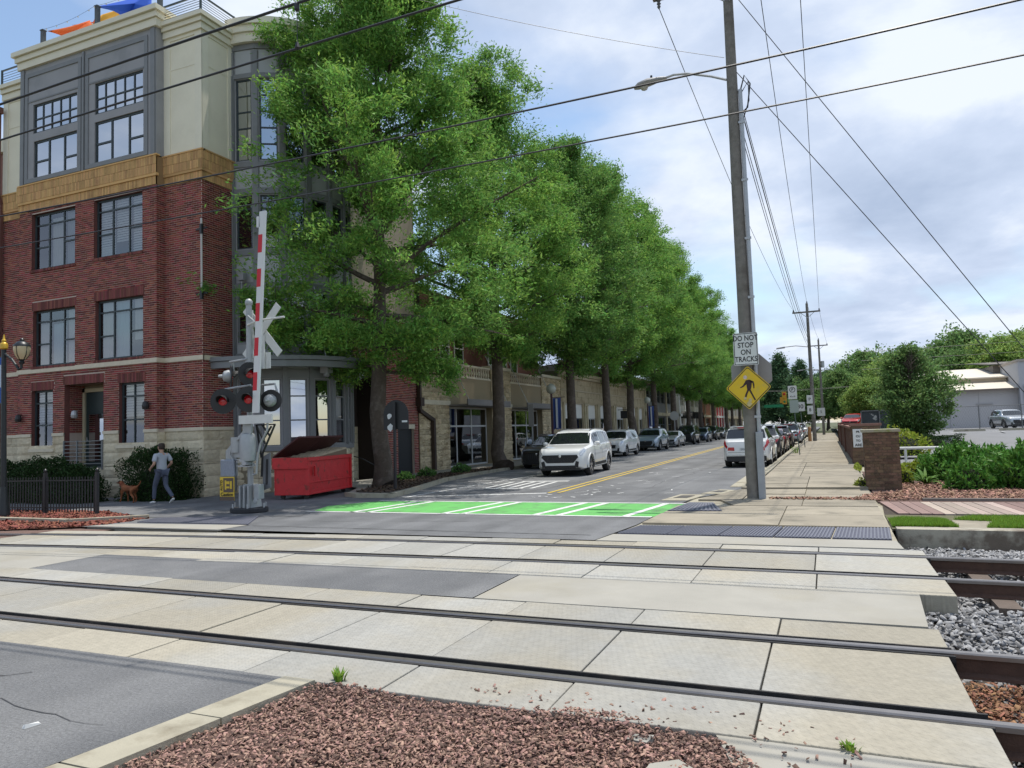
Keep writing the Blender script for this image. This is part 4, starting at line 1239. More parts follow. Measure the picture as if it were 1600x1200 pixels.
# --- neighbour at the far left edge
nb = thing('neighbour_building', 'sliver of the brick neighbour building at the far left edge', 'building', (-34, 19.6, 0))
mb = MB(); mb.box(-60, -30.25, 20.0, 32, 0, 14.5); mb.build('wall', mat('neighbour_brick', (.22, .10, .08), .9, noise=.2, nscale=6), nb)
mb = MB(); mb.box(-60.1, -30.2, 19.85, 32.1, 14.5, 15.0); mb.build('cornice', MATS['cornice_cream'], nb)
# ================================================================== STREET BUILDINGS ON THE LEFT
stone_b = mat('split_stone', (0.56, 0.46, 0.30), 0.92, objrand=0.18, noise=0.25, nscale=10, bump=1.0, bscale=16, c2=(0.40, 0.31, 0.19), c2scale=1.5)
ROUGH_B = []
for s in range(5):
    me = rough_unit(40 + s, 0.9); me.materials.append(stone_b); ROUGH_B.append(me)
tan_pan = mat('tan_panel', (0.50, 0.43, 0.29), 0.85, noise=.15, nscale=3, c2=(0.40, 0.34, 0.21), c2scale=1)
awn_m = mat('awning_metal', (0.20, 0.185, 0.175), 0.55, noise=.12)
white_pan = mat('white_panel', (0.76, 0.74, 0.68), 0.8, noise=.06)
white_fr = mat('white_frame', (0.55, 0.55, 0.53), 0.6)
shop_glass = glass_mat('shop_glass', (.45, .5, .5), .22)
# building B: stone piers, awnings and balustrades
def box_shell(parent, x0, x1, y0, y1, z1, m_, name='rear_wall'):
    mb = MB(); mb.box(x0, x1, y0, y1, 0, z1); return mb.build(name, m_, parent)
bB = thing('stone_shop_building', 'two storey rough stone shop building behind the first street trees', 'building', (XS, 30.1, 0))
FB = frame2(XS, 30.1, XS, 50.2)
bays = [(3.0, 8.2), (11.0, 16.3)]
opB = [(a, b, .12, 3.25) for a, b in bays]
mb = MB(); wall_grid(mb, FB, 0, FB[3], 0, 4.85, opB, .35); 
mb.build('wall', mat('stone_backing', (.34, .27, .17), .9), bB)
mb = MB(); mb.box(-30, XS - 1.6, 30.1, 50.2, 4.8, 9.6); mb.build('upper_wall', mat('upper_brick', (.17, .07, .05), .9, noise=.2, nscale=15), bB)
mb = MB(); mb.box(-30, XS, 30.1, 50.2, 4.80, 4.84); mb.build('terrace', MATS['roof_grey'], bB)
for p0, p1 in ((0, 3.0), (8.2, 11.0), (16.3, 20.1)):
    zc_ = [(.02 + k * .26, .02 + (k + 1) * .26) for k in range(21)]
    stone_blocks(bB, FB, p0, p1, zc_ if p0 < 1 else zc_[:21], depth=.07, d=0.02, lmin=.4, lmax=.8, meshes=ROUGH_B)
    mb = MB(); piece(mb, FB, p0 - .05, p1 + .05, 5.5, 5.68, -.5, .12); mb.build('pier_cap', stone_s, bB); mb = MB(); piece(mb, FB, p0 - .02, p1 + .02, 3.30, 3.52, -.05, .13); mb.build('pier_band', stone_s, bB)
    mb = MB(); wall_grid(mb, FB, p0, p1, 4.8, 5.5); mb.quad(pt(FB, p0, 4.8, 0), pt(FB, p0, 5.5, 0), pt(FB, p0, 5.5, -.5), pt(FB, p0, 4.8, -.5)); mb.build('pier_back', MATS['stone_backing'], bB)
for (a, b) in bays:
    w1 = window(bB, FB, a + .05, b - .05, .12, 3.25, [.27, .62], [[.68], [.68], [.68]], recess=.30, fm=white_fr, gm=shop_glass, bar=.09, outer=.09, roomd=3.0, name='shopfront')
    mb = MB(); piece(mb, FB, a + .3, a + (b - a) * .62, .12, 2.2, -.36, -.31)
    mb = MB(); piece(mb, FB, a, b, 3.52, 4.75, -.3, -.05); pn = mb.build('sign_panel', tan_pan, bB)
    mb = MB()
    for z in (3.78, 4.3): piece(mb, FB, a, b, z, z + .025, -.06, -.035)
    mb.build('panel_groove', MATS['stone_joint'], pn)
    mb = MB(); 
    mb.hexa([pt(FB, a - .1, 3.26, .0), pt(FB, b + .1, 3.26, 0), pt(FB, b + .1, 3.26, 1.15), pt(FB, a - .1, 3.26, 1.15), pt(FB, a - .1, 3.34, .0), pt(FB, b + .1, 3.34, 0), pt(FB, b + .1, 3.34, 1.15), pt(FB, a - .1, 3.34, 1.15)])
    piece(mb, FB, a - .1, b + .1, 3.28, 3.58, 1.10, 1.18)
    aw = mb.build('awning', awn_m, bB)
    for s in (a + .2, b - .2):
        mb = MB(); mb.tube([pt(FB, s, 3.5, 1.1), pt(FB, s, 6.3, -.2)], .02, 6); mb.build('hanger_rod', white_fr, aw)
    # balustrade
    mb = MB(); piece(mb, FB, a, b, 5.42, 5.52, -.16, .02); piece(mb, FB, a, b, 4.80, 4.90, -.16, .02); bl2 = mb.build('balustrade', stone_s, bB)
    n = int((b - a) / .30)
    proto = None
    for k in range(n):
        s = a + (k + .5) * (b - a) / n
        if proto is None:
            mb = MB(); mb.lathe([(.06, 0), (.06, .05), (.04, .08), (.075, .2), (.05, .36), (.04, .42), (.06, .46), (.06, .515)], 8); proto = mb.mesh('baluster', 40); proto.materials.append(stone_s)
        o = bpy.data.objects.new('baluster', proto); col.objects.link(o); o.parent = bl2
        o.location = Vector(pt(FB, s, 4.90, -.07)) - Vector(WORIG[bB.name])
    FU = frame2(XS - 1.6, 30.1, XS - 1.6, 50.2)
    for k in range(3):
        s = a + .3 + k * (b - a) / 3
        window(bB, FU, s, s + 1.15, 5.6, 7.8, [], [[.5]], recess=-.08, room=False, gm=pane_hi, fm=white_fr)
# ornate downspout on the first pier
mb = MB(); mb.bar(pt(FB, -.1, 3.35, .14), pt(FB, -.1, 3.0, .14), .16); mb.bar(pt(FB, -.1, 3.0, .14), pt(FB, 1.05, 2.55, .2), .16); mb.bar(pt(FB, 1.05, 2.62, .2), pt(FB, 1.05, .15, .2), .18); mb.bar(pt(FB, -.1, 9, .14), pt(FB, -.1, 3.3, .14), .16); mb.box(*(lambda p: (p[0] - .15, p[0] + .15, p[1] - .15, p[1] + .2, 3.2, 3.6))(pt(FB, -.1, 0, .14)))
mb.build('downspout', mat('copper_dark', (.05, .03, .022), .6), bB)
for k, s in enumerate((5.0, 13.0)):
    pass
# chandelier-like hanging light seen in shop
# building C: arcade of tan piers with white transom panels
bC = thing('tan_arcade_building', 'long low tan shop row with white transom panels behind parked cars', 'building', (XS, 50.3, 0))
FC = frame2(XS, 50.3, XS, 77.0)
nb_ = [(.9, 5.4), (6.6, 9.0), (10.0, 14.0), (15.2, 18.2), (19.2, 23.0), (24.0, 26.0)]
opC = [(a, b, .1, 3.85) for a, b in nb_]
mb = MB(); wall_grid(mb, FC, 0, FC[3], 0, 6.9, opC, .3); mb.build('wall', mat('tan_masonry', (.48, .40, .27), .9, noise=.2, nscale=4, bump=.5, bscale=20), bC)
mb = MB()
zc_ = [(3.95, 4.35), (4.36, 4.75), (4.9, 5.3), (5.31, 5.7)]
for za, zb in zc_:
    s = 0
    while s < FC[3]:
        e = min(s + random.uniform(1.0, 1.6), FC[3]); piece(mb, FC, s + .01, e - .01, za, zb, -.02, .04 + random.uniform(0, .02)); s = e
mb.build('stone_courses', stone_b, bC, kind='stuff')
mb = MB(); piece(mb, FC, 0, FC[3], 4.77, 4.88, -.05, .10); piece(mb, FC, -.1, FC[3] + .1, 5.75, 5.95, -.1, .22); piece(mb, FC, -.1, FC[3] + .1, 5.96, 6.2, -.1, .35); piece(mb, FC, 0, FC[3], 6.7, 6.95, -.1, .2)
mb.build('cornice', mat('cornice_tan', (.52, .44, .31), .9, noise=.15), bC)
dk = MB()
piece(dk, FC, 0, FC[3], 6.22, 6.68, -.1, .05); dk.build('dentil_band', mat('brick_brown', (.13, .07, .05), .9, noise=.2, nscale=10), bC)
for i, (a, b) in enumerate(nb_):
    mb = MB(); piece(mb, FC, a, b, 2.75, 3.85, -.22, -.14); mb.build('transom_panel', white_pan, bC)
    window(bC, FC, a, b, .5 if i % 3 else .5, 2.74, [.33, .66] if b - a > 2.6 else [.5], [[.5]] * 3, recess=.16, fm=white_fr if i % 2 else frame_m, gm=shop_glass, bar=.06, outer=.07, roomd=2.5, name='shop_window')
    mb = MB(); piece(mb, FC, a, b, .1, .49, -.25, -.12); mb.build('stall_riser', tan_pan, bC)
    for s in (a - .5, b + .15):
        mb = MB(); piece(mb, FC, s, s + .32, 0, 3.9, -.02, .10); piece(mb, FC, s - .04, s + .36, 3.7, 3.9, -.02, .14); mb.build('pilaster', tan_pan, bC)
mb = MB(); mb.box(-30, XS - .3, 50.3, 77, 6.2, 6.6); mb.build('roof', MATS['roof_grey'], bC)
sg = thing('hanging_sign', 'small dark hanging shop sign on an iron bracket over the pavement', 'sign', (XS + .1, 66.2, 3.0))
mb = MB(); mb.bar((XS, 66.2, 3.55), (XS + 1.1, 66.2, 3.55), .05); mb.build('bracket', black_metal, sg)
mb = MB(); mb.box(XS + .25, XS + 1.05, 66.17, 66.23, 2.75, 3.45); mb.build('board', mat('board_dark', (.03, .03, .035), .5), sg)

# buildings further up the street
def simple_shop(y0, y1, h, wall_m, trim_m, lab, bayw=4.0, winz=(.4, 3.0), up=True, arch=False):
    t = thing('street_building', lab, 'building', (XS, y0, 0), group='shops further up the left side')
    fr = frame2(XS, y0, XS, y1)
    n = max(1, int(fr[3] / bayw)); bw = fr[3] / n
    ops = [(k * bw + .5, (k + 1) * bw - .5, .1, winz[1]) for k in range(n)]
    if up and h > 6.5: ops += [(k * bw + .5 + j * (bw - 1) / 2 + .1, k * bw + .5 + (j + 1) * (bw - 1) / 2 - .1, 4.6, 6.2) for k in range(n) for j in range(2)]
    mb = MB(); wall_grid(mb, fr, 0, fr[3], 0, h, ops, .25); mb.quad((XS, y0, 0), (XS - 8, y0, 0), (XS - 8, y0, h), (XS, y0, h)); mb.quad((XS, y1, 0), (XS, y1, h), (XS - 8, y1, h), (XS - 8, y1, 0)); mb.quad((XS, y0, h - .3), (XS, y1, h - .3), (XS - 8, y1, h - .3), (XS - 8, y0, h - .3)); mb.build('wall', wall_m, t)
    for o in ops:
        window(t, fr, *o, [.5], [[.7], [.7]] if o[2] < 1 else [[.5], [.5]], recess=.15, fm=frame_m if not arch else white_fr, gm=shop_glass, bar=.08, outer=.09, roomd=1.5)
    mb = MB(); piece(mb, fr, 0, fr[3], winz[1] + .15, winz[1] + .5, -.05, .25); piece(mb, fr, 0, fr[3], h - .1, h + .3, -.2, .3); mb.build('cornice', trim_m, t)
    for k in range(n + 1):
        s = min(max(k * bw, .2), fr[3] - .2)
        mb = MB(); piece(mb, fr, s - .2, s + .2, 0, h - .1, -.02, .12); mb.build('pilaster', trim_m, t)
    if arch:
        for k in range(n):
            mb = MB(); c = (k + .5) * bw; rr = bw * .28
            P = [(c + rr * math.cos(R(a)), 2.9 + rr * .8 * math.sin(R(a))) for a in range(0, 181, 20)]
            for (p, q) in zip(P[:-1], P[1:]):
                mb.hexa([pt(fr, p[0], p[1], 0), pt(fr, q[0], q[1], 0), pt(fr, q[0], q[1], .9), pt(fr, p[0], p[1], .9), pt(fr, p[0], p[1] + .04, 0), pt(fr, q[0], q[1] + .04, 0), pt(fr, q[0], q[1] + .04, .9), pt(fr, p[0], p[1] + .04, .9)])
            mb.build('arched_awning', mat('awning_dark', (.03, .028, .026), .7), t)
    return t
grey_w = mat('grey_render', (.20, .20, .19), .9, noise=.12); lite_w = mat('light_render', (.55, .50, .40), .9, noise=.1); brick_o = mat('orange_brick', (.33, .14, .075), .9, noise=.15, nscale=12); red_w = mat('red_render', (.50, .045, .04), .8, noise=.1)
simple_shop(77.2, 94, 6.6, grey_w, tan_pan, 'dark grey shop building beyond the tan arcade', 4.2)
simple_shop(97, 113, 7.0, lite_w, white_pan, 'pale cream shop with small arched awnings up the street', 4.0, arch=True)
simple_shop(113.2, 131, 6.0, brick_o, tan_pan, 'orange brick shop behind the row of street trees', 4.5)
simple_shop(131.2, 142, 6.4, red_w, white_pan, 'bright red fronted shop far up the left side', 3.6)
simple_shop(142.2, 175, 6.0, lite_w, tan_pan, 'far cream building closing the left side of the street', 6)
# ================================================================== TREES AND PLANTS
bark_t = mat('tree_bark', (0.085, 0.065, 0.05), 0.95, noise=0.35, nscale=9, bump=1.0, bscale=22, c2=(0.13, 0.105, 0.085), c2scale=3)
def leaf_mat(name, c, isl=0.42, hue=0.05, trans=0.42, rough=0.6, spec=0.15, tone=None):
    m_ = mat(name, c, rough, island=isl, hue=hue, trans=trans, spec=spec)
    if tone:
        N, K = m_.node_tree.nodes, m_.node_tree.links.new
        at = N.new('ShaderNodeAttribute'); at.attribute_name = 'tone'
        rgb = next(n for n in N if n.type == 'RGB'); hs = next(n for n in N if n.type == 'HUE_SAT')
        mx = N.new('ShaderNodeMix'); mx.data_type = 'RGBA'; mx.inputs[7].default_value = (*tone, 1)
        K(at.outputs['Fac'], mx.inputs[0]); K(rgb.outputs[0], mx.inputs[6]); K(mx.outputs[2], hs.inputs['Color'])
    return m_
leaf_oak = leaf_mat('leaf_willow_oak', (0.145, 0.295, 0.068), 0.36, tone=(0.29, 0.49, 0.09))
leaf_oak2 = leaf_mat('leaf_street_dark', (0.13, 0.26, 0.068), 0.36, tone=(0.24, 0.42, 0.09))
leaf_far = leaf_mat('leaf_far', (0.16, 0.265, 0.085), 0.5)
leaf_far2 = leaf_mat('leaf_far_bright', (0.24, 0.35, 0.09), 0.45)
leaf_pine = leaf_mat('leaf_far_dark', (0.09, 0.165, 0.078), 0.45)
leaf_box = leaf_mat('leaf_box', (0.030, 0.062, 0.018), 0.5, .04, .2)
leaf_laurel = leaf_mat('leaf_laurel', (0.10, 0.235, 0.04), 0.45, .04, .3, .5, .2)
leaf_lime = leaf_mat('leaf_lime', (0.26, 0.32, 0.04), 0.35, .04, .35)
grass_m = leaf_mat('grass_blade', (0.16, 0.28, 0.035), 0.4, .05, .3)

def leaves_np(C, D, r, L0, L1, wr, droop=0.15, up=0.5, rs=None):
    """C centres (n,3), D preferred directions (n,3): rhombic leaves"""
    n = len(C)
    ax = rs.normal(0, 1, (n, 3)) * 0.75 + D
    ax[:, 2] -= droop
    ax /= np.linalg.norm(ax, axis=1)[:, None] + 1e-9
    nr = rs.normal(0, 1, (n, 3)); nr[:, 2] += up * 2
    sd = np.cross(ax, nr); sd /= np.linalg.norm(sd, axis=1)[:, None] + 1e-9
    ln = rs.uniform(L0, L1, n)[:, None]; wd = ln * wr
    p0 = C - ax * ln * .5; p2 = C + ax * ln * .5
    mid = C + ax * ln * 0.02 - np.cross(sd, ax) * ln * 0.06
    p1 = mid + sd * wd * .5; p3 = mid - sd * wd * .5
    V = np.stack([p0, p1, p2, p3], 1).reshape(-1, 3)
    F = np.arange(4 * n).reshape(n, 4)
    return V, F
def crown_prof(t, kind):
    if kind == 'oak':
        xs = [0, .08, .2, .36, .48, .6, .78, .92, 1.0]; ys = [.40, .85, 1.0, .96, .72, .56, .47, .33, .1]
    elif kind == 'oval':
        xs = [0, .08, .2, .36, .5, .65, .8, .92, 1.0]; ys = [.42, .78, .92, 1.0, .97, .86, .64, .40, .12]
    elif kind == 'round':
        xs = [0, .1, .3, .55, .8, .93, 1.0]; ys = [.45, .8, 1.0, .97, .72, .42, .1]
    elif kind == 'small':
        xs = [0, .15, .4, .65, .85, 1.0]; ys = [.45, .95, 1.0, .72, .4, .06]
    else:
        xs = [0, .1, .5, 1.0]; ys = [.7, 1, .62, .05]
    return float(np.interp(t, xs, ys))
def gen_tree(seed, H, zb, Rm, nleaf, L=(.11, .19), wr=.34, kind='oak', trunk_r=.30, nprim=38, clump=.5, gap=-.36):
    rs = np.random.default_rng(seed); rd_ = random.Random(seed)
    tb = MB()
    # trunk with flare
    zs = [0, .12, .35, .8, 1.6, 2.6, zb, zb + (H - zb) * .25, zb + (H - zb) * .5, zb + (H - zb) * .75, H * .96]
    rr = [trunk_r * 2.0, trunk_r * 1.55, trunk_r * 1.2, trunk_r * 1.05, trunk_r, trunk_r * .95, trunk_r * .85, trunk_r * .62, trunk_r * .40, trunk_r * .2, trunk_r * .05]
    wob = [(0, 0)]
    for _ in zs[1:]: wob.append((wob[-1][0] + rd_.uniform(-.12, .12), wob[-1][1] + rd_.uniform(-.12, .12)))
    pts = [(wob[i][0], wob[i][1], zs[i]) for i in range(len(zs))]
    tb.tube(pts, rr, 10)
    def leader_at(z):
        for i in range(len(zs) - 1):
            if zs[i] <= z <= zs[i+1]:
                t = (z - zs[i]) / (zs[i+1] - zs[i])
                return Vector(pts[i]).lerp(Vector(pts[i+1]), t), rr[i] + (rr[i+1] - rr[i]) * t
        return Vector(pts[-1]), rr[-1]
    cl = []; cd = []
    for k in range(nprim):
        f = (k + .5) / nprim
        z0 = zb - .6 + (H - zb) * (f ** 1.15) * .90
        base, br_ = leader_at(z0)
        az = k * 2.39996 + rd_.uniform(-.4, .4)
        el = R((18 if kind not in ('oak', 'oval') else 2) + (42 if kind not in ('oak', 'oval') else 58) * f + rd_.uniform(-9, 12))
        t_end = min(1, max(0, (z0 + .8 * Rm * math.tan(el) * .6 - zb) / (H - zb)))
        Rr = crown_prof(t_end, kind) * Rm * rd_.uniform(.66, 1.12)
        ln = max(.7, Rr / max(.35, math.cos(el)))
        d = Vector((math.cos(az) * math.cos(el), math.sin(az) * math.cos(el), math.sin(el)))
        P = [base]; nseg = 6
        for s in range(nseg):
            d = (d + Vector((rd_.uniform(-.14, .14), rd_.uniform(-.14, .14), rd_.uniform(-.06, .10) - .05 * (s / nseg)))).normalized()
            P.append(P[-1] + d * ln / nseg)
        r0 = min(br_ * .6, .035 + ln * .016)
        tb.tube(P, [r0 * (1 - .85 * i / nseg) for i in range(nseg + 1)], 5, cap=False)
        for s in range(2, nseg + 1):
            for q in range(3 if s < nseg else 4):
                p = P[s - 1].lerp(P[s], rd_.random())
                dd = (P[s] - P[s-1]).normalized()
                sdv = Vector((rd_.uniform(-1, 1), rd_.uniform(-1, 1), rd_.uniform(-.45, .75)))
                d2 = (dd * .55 + sdv).normalized(); l2 = rd_.uniform(.5, 1.25) * (0.5 + .14 * ln)
                e = p + d2 * l2; mid = p + d2 * l2 * .55 + Vector((0, 0, rd_.uniform(-.05, .1)))
                tb.tube([p, mid, e], [.016, .010, .004], 3, cap=False)
                for g in (.55, .85, 1.05):
                    c = p.lerp(e, g); cl.append(c[:]); cd.append((d2 * .8 + Vector((0, 0, .1)))[:])
    cl = np.array(cl); cd = np.array(cd)
    # extra clumps near the crown surface to close the outline unevenly
    m_ = int(len(cl) * .35)
    tt = rs.uniform(0.02, .98, m_); aa = rs.uniform(0, 2*np.pi, m_)
    lob = 1 + .10 * np.sin(3 * aa + 9 * tt + seed) + .12 * np.sin(5 * aa - 14 * tt + 2 * seed)
    rad = np.array([crown_prof(t, kind) for t in tt]) * Rm * np.sqrt(rs.uniform(.35, .98, m_)) * lob
    ex = np.stack([rad * np.cos(aa), rad * np.sin(aa), zb + tt * (H - zb)], 1)
    exd = np.stack([np.cos(aa), np.sin(aa), .3 + 0 * aa], 1)
    cl = np.concatenate([cl, ex]); cd = np.concatenate([cd, exd])
    # gaps
    keep = (np.sin(cl[:, 0] * 1.3 + seed) * np.sin(cl[:, 1] * 1.25 + 2.1 * seed) * np.sin(cl[:, 2] * 1.05 + .7 * seed)) > gap
    cl, cd = cl[keep], cd[keep]
    w_ = rs.uniform(.3, 1.7, len(cl)); w_ /= w_.sum()
    idx = rs.choice(len(cl), nleaf, p=w_)
    cr_ = clump * rs.uniform(.6, 1.3, len(cl))
    C = cl[idx] + rs.normal(0, 1, (nleaf, 3)) * (cr_[idx] * .52)[:, None] * np.array([1, 1, .72])
    V, F = leaves_np(C, cd[idx], 0, L[0], L[1], wr, rs=rs)
    cm = np_mesh('crown', V, F)
    tone = np.clip(rs.beta(1.1, 2.2, len(cl))[idx] + rs.normal(0, .08, nleaf), 0, 1)
    at = cm.attributes.new('tone', 'FLOAT', 'FACE'); at.data.foreach_set('value', tone.astype(np.float32))
    return tb.mesh('trunk', 50), cm
def plant_tree(me_pair, loc, rz, sc, lm, lab, cat='tree', group=None, name='street_tree'):
    t = thing(name, lab, cat, loc, rz, group)
    t.scale = (sc[0], sc[0], sc[1])
    tm, cm = me_pair
    if not tm.materials: tm.materials.append(bark_t)
    o = obj('trunk', tm, None, t)
    c = bpy.data.objects.new('crown', cm); col.objects.link(c); c.parent = t
    if not cm.materials: cm.materials.append(lm)
    if cm.materials[0] != lm:
        c.material_slots[0].link = 'OBJECT'; c.material_slots[0].material = lm
    return t
T1 = gen_tree(3, 20.6, 4.6, 5.9, 215000, (.12, .21), .32, nprim=46, clump=.44)
T2 = gen_tree(8, 20.4, 5.9, 5.1, 150000, (.12, .21), .36, nprim=40, clump=.46)
T3 = gen_tree(15, 19.6, 6.0, 4.7, 120000, (.14, .24), .40, 'oval', nprim=36, clump=.50)
T4 = gen_tree(44, 21.5, 6.5, 4.4, 70000, (.14, .24), .38, 'oval', nprim=34, clump=.5, gap=-.12)
XT = -14.6
plant_tree(T1, (-14.55, 22.5, .1), R(20), (1, 1), leaf_oak, 'largest street tree, nearest the tracks, its trunk behind the black sign', group='street trees along the left kerb')
rows_ = [(32.9, T2, 1.03, 'second street tree from the tracks, standing in front of the stone shop'),
         (42.0, T3, 1.0, 'third street tree from the tracks, trunk rising behind the nearest white SUV'),
         (50.5, T4, 1.0, 'fourth street tree from the tracks, by the tan arcade'),
         (60.0, T3, 1.08, 'fifth street tree from the tracks, thick trunk beside a globe lamp'),
         (68.0, T4, .95, 'sixth street tree from the tracks, by the round sign back'),
         (77.5, T2, 1.08, 'seventh street tree, in front of the dark grey shop'),
         (87.0, T3, .93, 'eighth street tree up the left kerb'),
         (97.0, T4, .96, 'ninth street tree, at the pale arched shop'),
         (107.0, T2, .86, 'tenth street tree up the left kerb'),
         (118.0, T3, .88, 'eleventh street tree, before the orange brick shop'),
         (130.0, T2, .85, 'twelfth street tree, by the red fronted shop'),
         (144.0, T3, .9, 'last street tree at the far end of the left row')]
for i, (y, me_, s, lab) in enumerate(rows_):
    plant_tree(me_, (XT + random.uniform(-.15, .15), y, .1), R(47 * i + 15), (s * 1.0, s), leaf_oak if i % 3 != 1 else leaf_oak2, lab, group='street trees along the left kerb')

# distant trees at the end of the street and behind the lot
D1 = gen_tree(23, 14, 3.0, 6.0, 26000, (.35, .65), .5, 'round', .35, 26, 1.0)
D2 = gen_tree(29, 16, 2.0, 5.0, 26000, (.35, .65), .45, 'cone', .32, 30, .9)
D3 = gen_tree(31, 6.2, .9, 2.35, 26000, (.14, .24), .5, 'small', .10, 30, .42)
def far_tree(px, Y, me_, s, lm, lab, zs=None, z=0.0):
    plant_tree(me_, (px, Y, z), random.uniform(0, 6), (s, zs or s), lm, lab, group='distant trees', name='background_tree')
far_tree(-9.5, 182, D2, 1.15, leaf_pine, 'dark conifer closing the street, just right of the utility pole')
far_tree(-5.0, 176, D2, 1.0, leaf_pine, 'dark narrow tree at the street end, left of the traffic signal')
far_tree(-14.0, 190, D1, 1.0, leaf_far, 'round tree at the street end behind the last street tree')
far_tree(0.5, 195, D1, 1.0, leaf_pine, 'broad dark tree at the street end behind the second pole')
far_tree(7.5, 165, D1, 1.12, leaf_far, 'tall mid green tree right of the far poles')
far_tree(15.5, 175, D1, 1.1, leaf_pine, 'dark tree behind the white steeple roof')
far_tree(5.0, 108, D1, .52, leaf_far2, 'low bright green tree beside the far pavement')
far_tree(8.6, 102, D1, .50, leaf_far2, 'low bright green tree behind the brick wall end')
far_tree(11.0, 118, D1, .62, leaf_far, 'mid green tree left of the small leafy tree')
far_tree(21.5, 150, D1, 1.2, leaf_far, 'tall tree directly behind the small leafy tree')
far_tree(30, 138, D1, 1.05, leaf_far2, 'large pale green tree above the warehouse roof')
far_tree(38.5, 136, D1, 1.22, leaf_far, 'largest tree at the right edge above the warehouse')
far_tree(46, 140, D1, 1.1, leaf_far, 'tree at the right frame edge behind the warehouse')
far_tree(26, 160, D1, .9, leaf_pine, 'dark low tree behind the warehouse ridge')
far_tree(34, 160, D2, .9, leaf_far, 'pointed tree behind the large pale green tree')
for x_, y_, s_, lm_, lab in ((-2.5, 160, .75, leaf_far, 'mid green tree behind the far traffic signal'), (3.0, 150, .8, leaf_far, 'tree between the two far utility poles'), (11.5, 148, .95, leaf_far2, 'bright tree left of the white steeple'), (18.5, 132, .85, leaf_far, 'tree just above the pale warehouse roof end'), (25.0, 128, .95, leaf_far2, 'fresh green tree over the warehouse ridge')): far_tree(x_, y_, D1, s_, lm_, lab)
for k in range(9):
    far_tree(-40 + k * 5.5 if k < 5 else 10 + k * 6, 215 + random.uniform(-8, 14), D1 if k % 2 else D2, random.uniform(.8, 1.1), leaf_far if k % 2 else leaf_pine, ['leftmost', 'second', 'third', 'fourth', 'fifth', 'sixth', 'seventh', 'eighth', 'ninth'][k] + ' tree of the farthest row beyond the street end')

plant_tree(D3, (5.2, 54, .42), 1.0, (1, 1), leaf_far, 'small leafy tree behind the clipped hedge in the lot', name='ornamental_tree')
# ------------------------------------------------------------------ shrubs, hedges, grass
def bush(name, lab, loc, half, n, L, wr, lm, box=.0, seed=1, cat='shrub', shoots=0, group=None, up=.35):
    rs = np.random.default_rng(seed)
    t = thing(name, lab, cat, loc, group=group)
    v = rs.normal(0, 1, (n, 3)); v /= np.linalg.norm(v, axis=1)[:, None]
    v[:, 2] = np.abs(v[:, 2]) * 1.0 - .12 * (rs.random(n) < .3)
    if box:
        m_ = np.max(np.abs(v), axis=1)[:, None]
        v = v * (1 - box) + v / m_ * box
    nz = 1 + .10 * np.sin(v[:, 0] * 7 + seed) * np.sin(v[:, 1] * 6 + 1.3 * seed) + .08 * np.sin(v[:, 2] * 9 + v[:, 0] * 5)
    rad = (1 - rs.exponential(.10, n)).clip(.35, 1.06) * nz
    C = v * rad[:, None] * np.array(half)
    C[:, 2] = C[:, 2].clip(.02)
    D = v.copy(); D[:, 2] += up
    if shoots:
        k = rs.integers(0, n, shoots)
        for i in k:
            if v[i, 2] < .25: continue
            m2 = 16
            base = C[i]; dr_ = D[i] / np.linalg.norm(D[i]) + np.array([0, 0, .7]) + rs.normal(0, .2, 3); dr_ /= np.linalg.norm(dr_)
            tt = rs.uniform(0, 1, m2)[:, None]
            C = np.concatenate([C, base + dr_ * tt * half[2] * .28 + rs.normal(0, .015, (m2, 3))])
            D = np.concatenate([D, np.tile(dr_ * 1.1, (m2, 1)) + rs.normal(0, .3, (m2, 3))])
    V, F = leaves_np(C, D * .9, 0, L[0], L[1], wr, droop=0, up=.6, rs=rs)
    obj('foliage', np_mesh('foliage', V, F), lm, t)
    st_ = MB()
    for k in range(9):
        a = k * .7 * math.pi; e = (half[0] * .55 * math.cos(a), half[1] * .55 * math.sin(a), half[2] * .75)
        st_.tube([(e[0] * .15, e[1] * .15, -.02), (e[0] * .6, e[1] * .6, e[2] * .5), e], [.02, .014, .005], 4, cap=False)
    # added solid dark dome inside the foliage so light does not pass through
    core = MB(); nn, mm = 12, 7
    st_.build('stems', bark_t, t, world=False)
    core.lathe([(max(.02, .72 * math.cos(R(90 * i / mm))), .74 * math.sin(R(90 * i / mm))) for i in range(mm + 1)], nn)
    co_ = core.build('light_block_core', mat('light_block_core', (.018, .022, .010), 1, noise=.5, nscale=12, bump=1, bscale=20), t, world=False)
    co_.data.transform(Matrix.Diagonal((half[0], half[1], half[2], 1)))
    return t
bush('boxwood_hedge', 'dense dark clipped shrub against the stone wall beside the person', (-20.45, 17.95, 0), (1.22, .66, 1.60), 17000, (.05, .085), .6, leaf_box, .85, 4, 'hedge')
bush('boxwood_hedge', 'low dark shrub behind the fence at the left frame edge', (-26.9, 17.3, 0), (1.2, .75, 1.35), 9000, (.05, .10), .55, leaf_box, .6, 5, 'hedge', group='shrubs behind the black fence')
bush('boxwood_hedge', 'rounded olive shrub behind the fence under the entrance railing', (-24.3, 17.0, 0), (1.55, .75, 1.45), 11000, (.05, .10), .55, leaf_box, .5, 6, 'hedge', group='shrubs behind the black fence')
bush('boxwood_hedge', 'small shrub at the right end of the black fence', (-22.9, 16.9, 0), (1.0, .6, 1.15), 8000, (.05, .10), .55, leaf_box, .5, 7, 'hedge', group='shrubs behind the black fence')
bush('laurel_shrub', 'broad glossy laurel shrub in the bed, middle of the three', (3.55, 25.2, 0), (1.15, .95, .98), 4200, (.13, .24), .27, leaf_laurel, .2, 11, shoots=60, group='laurel shrubs in the right bed')
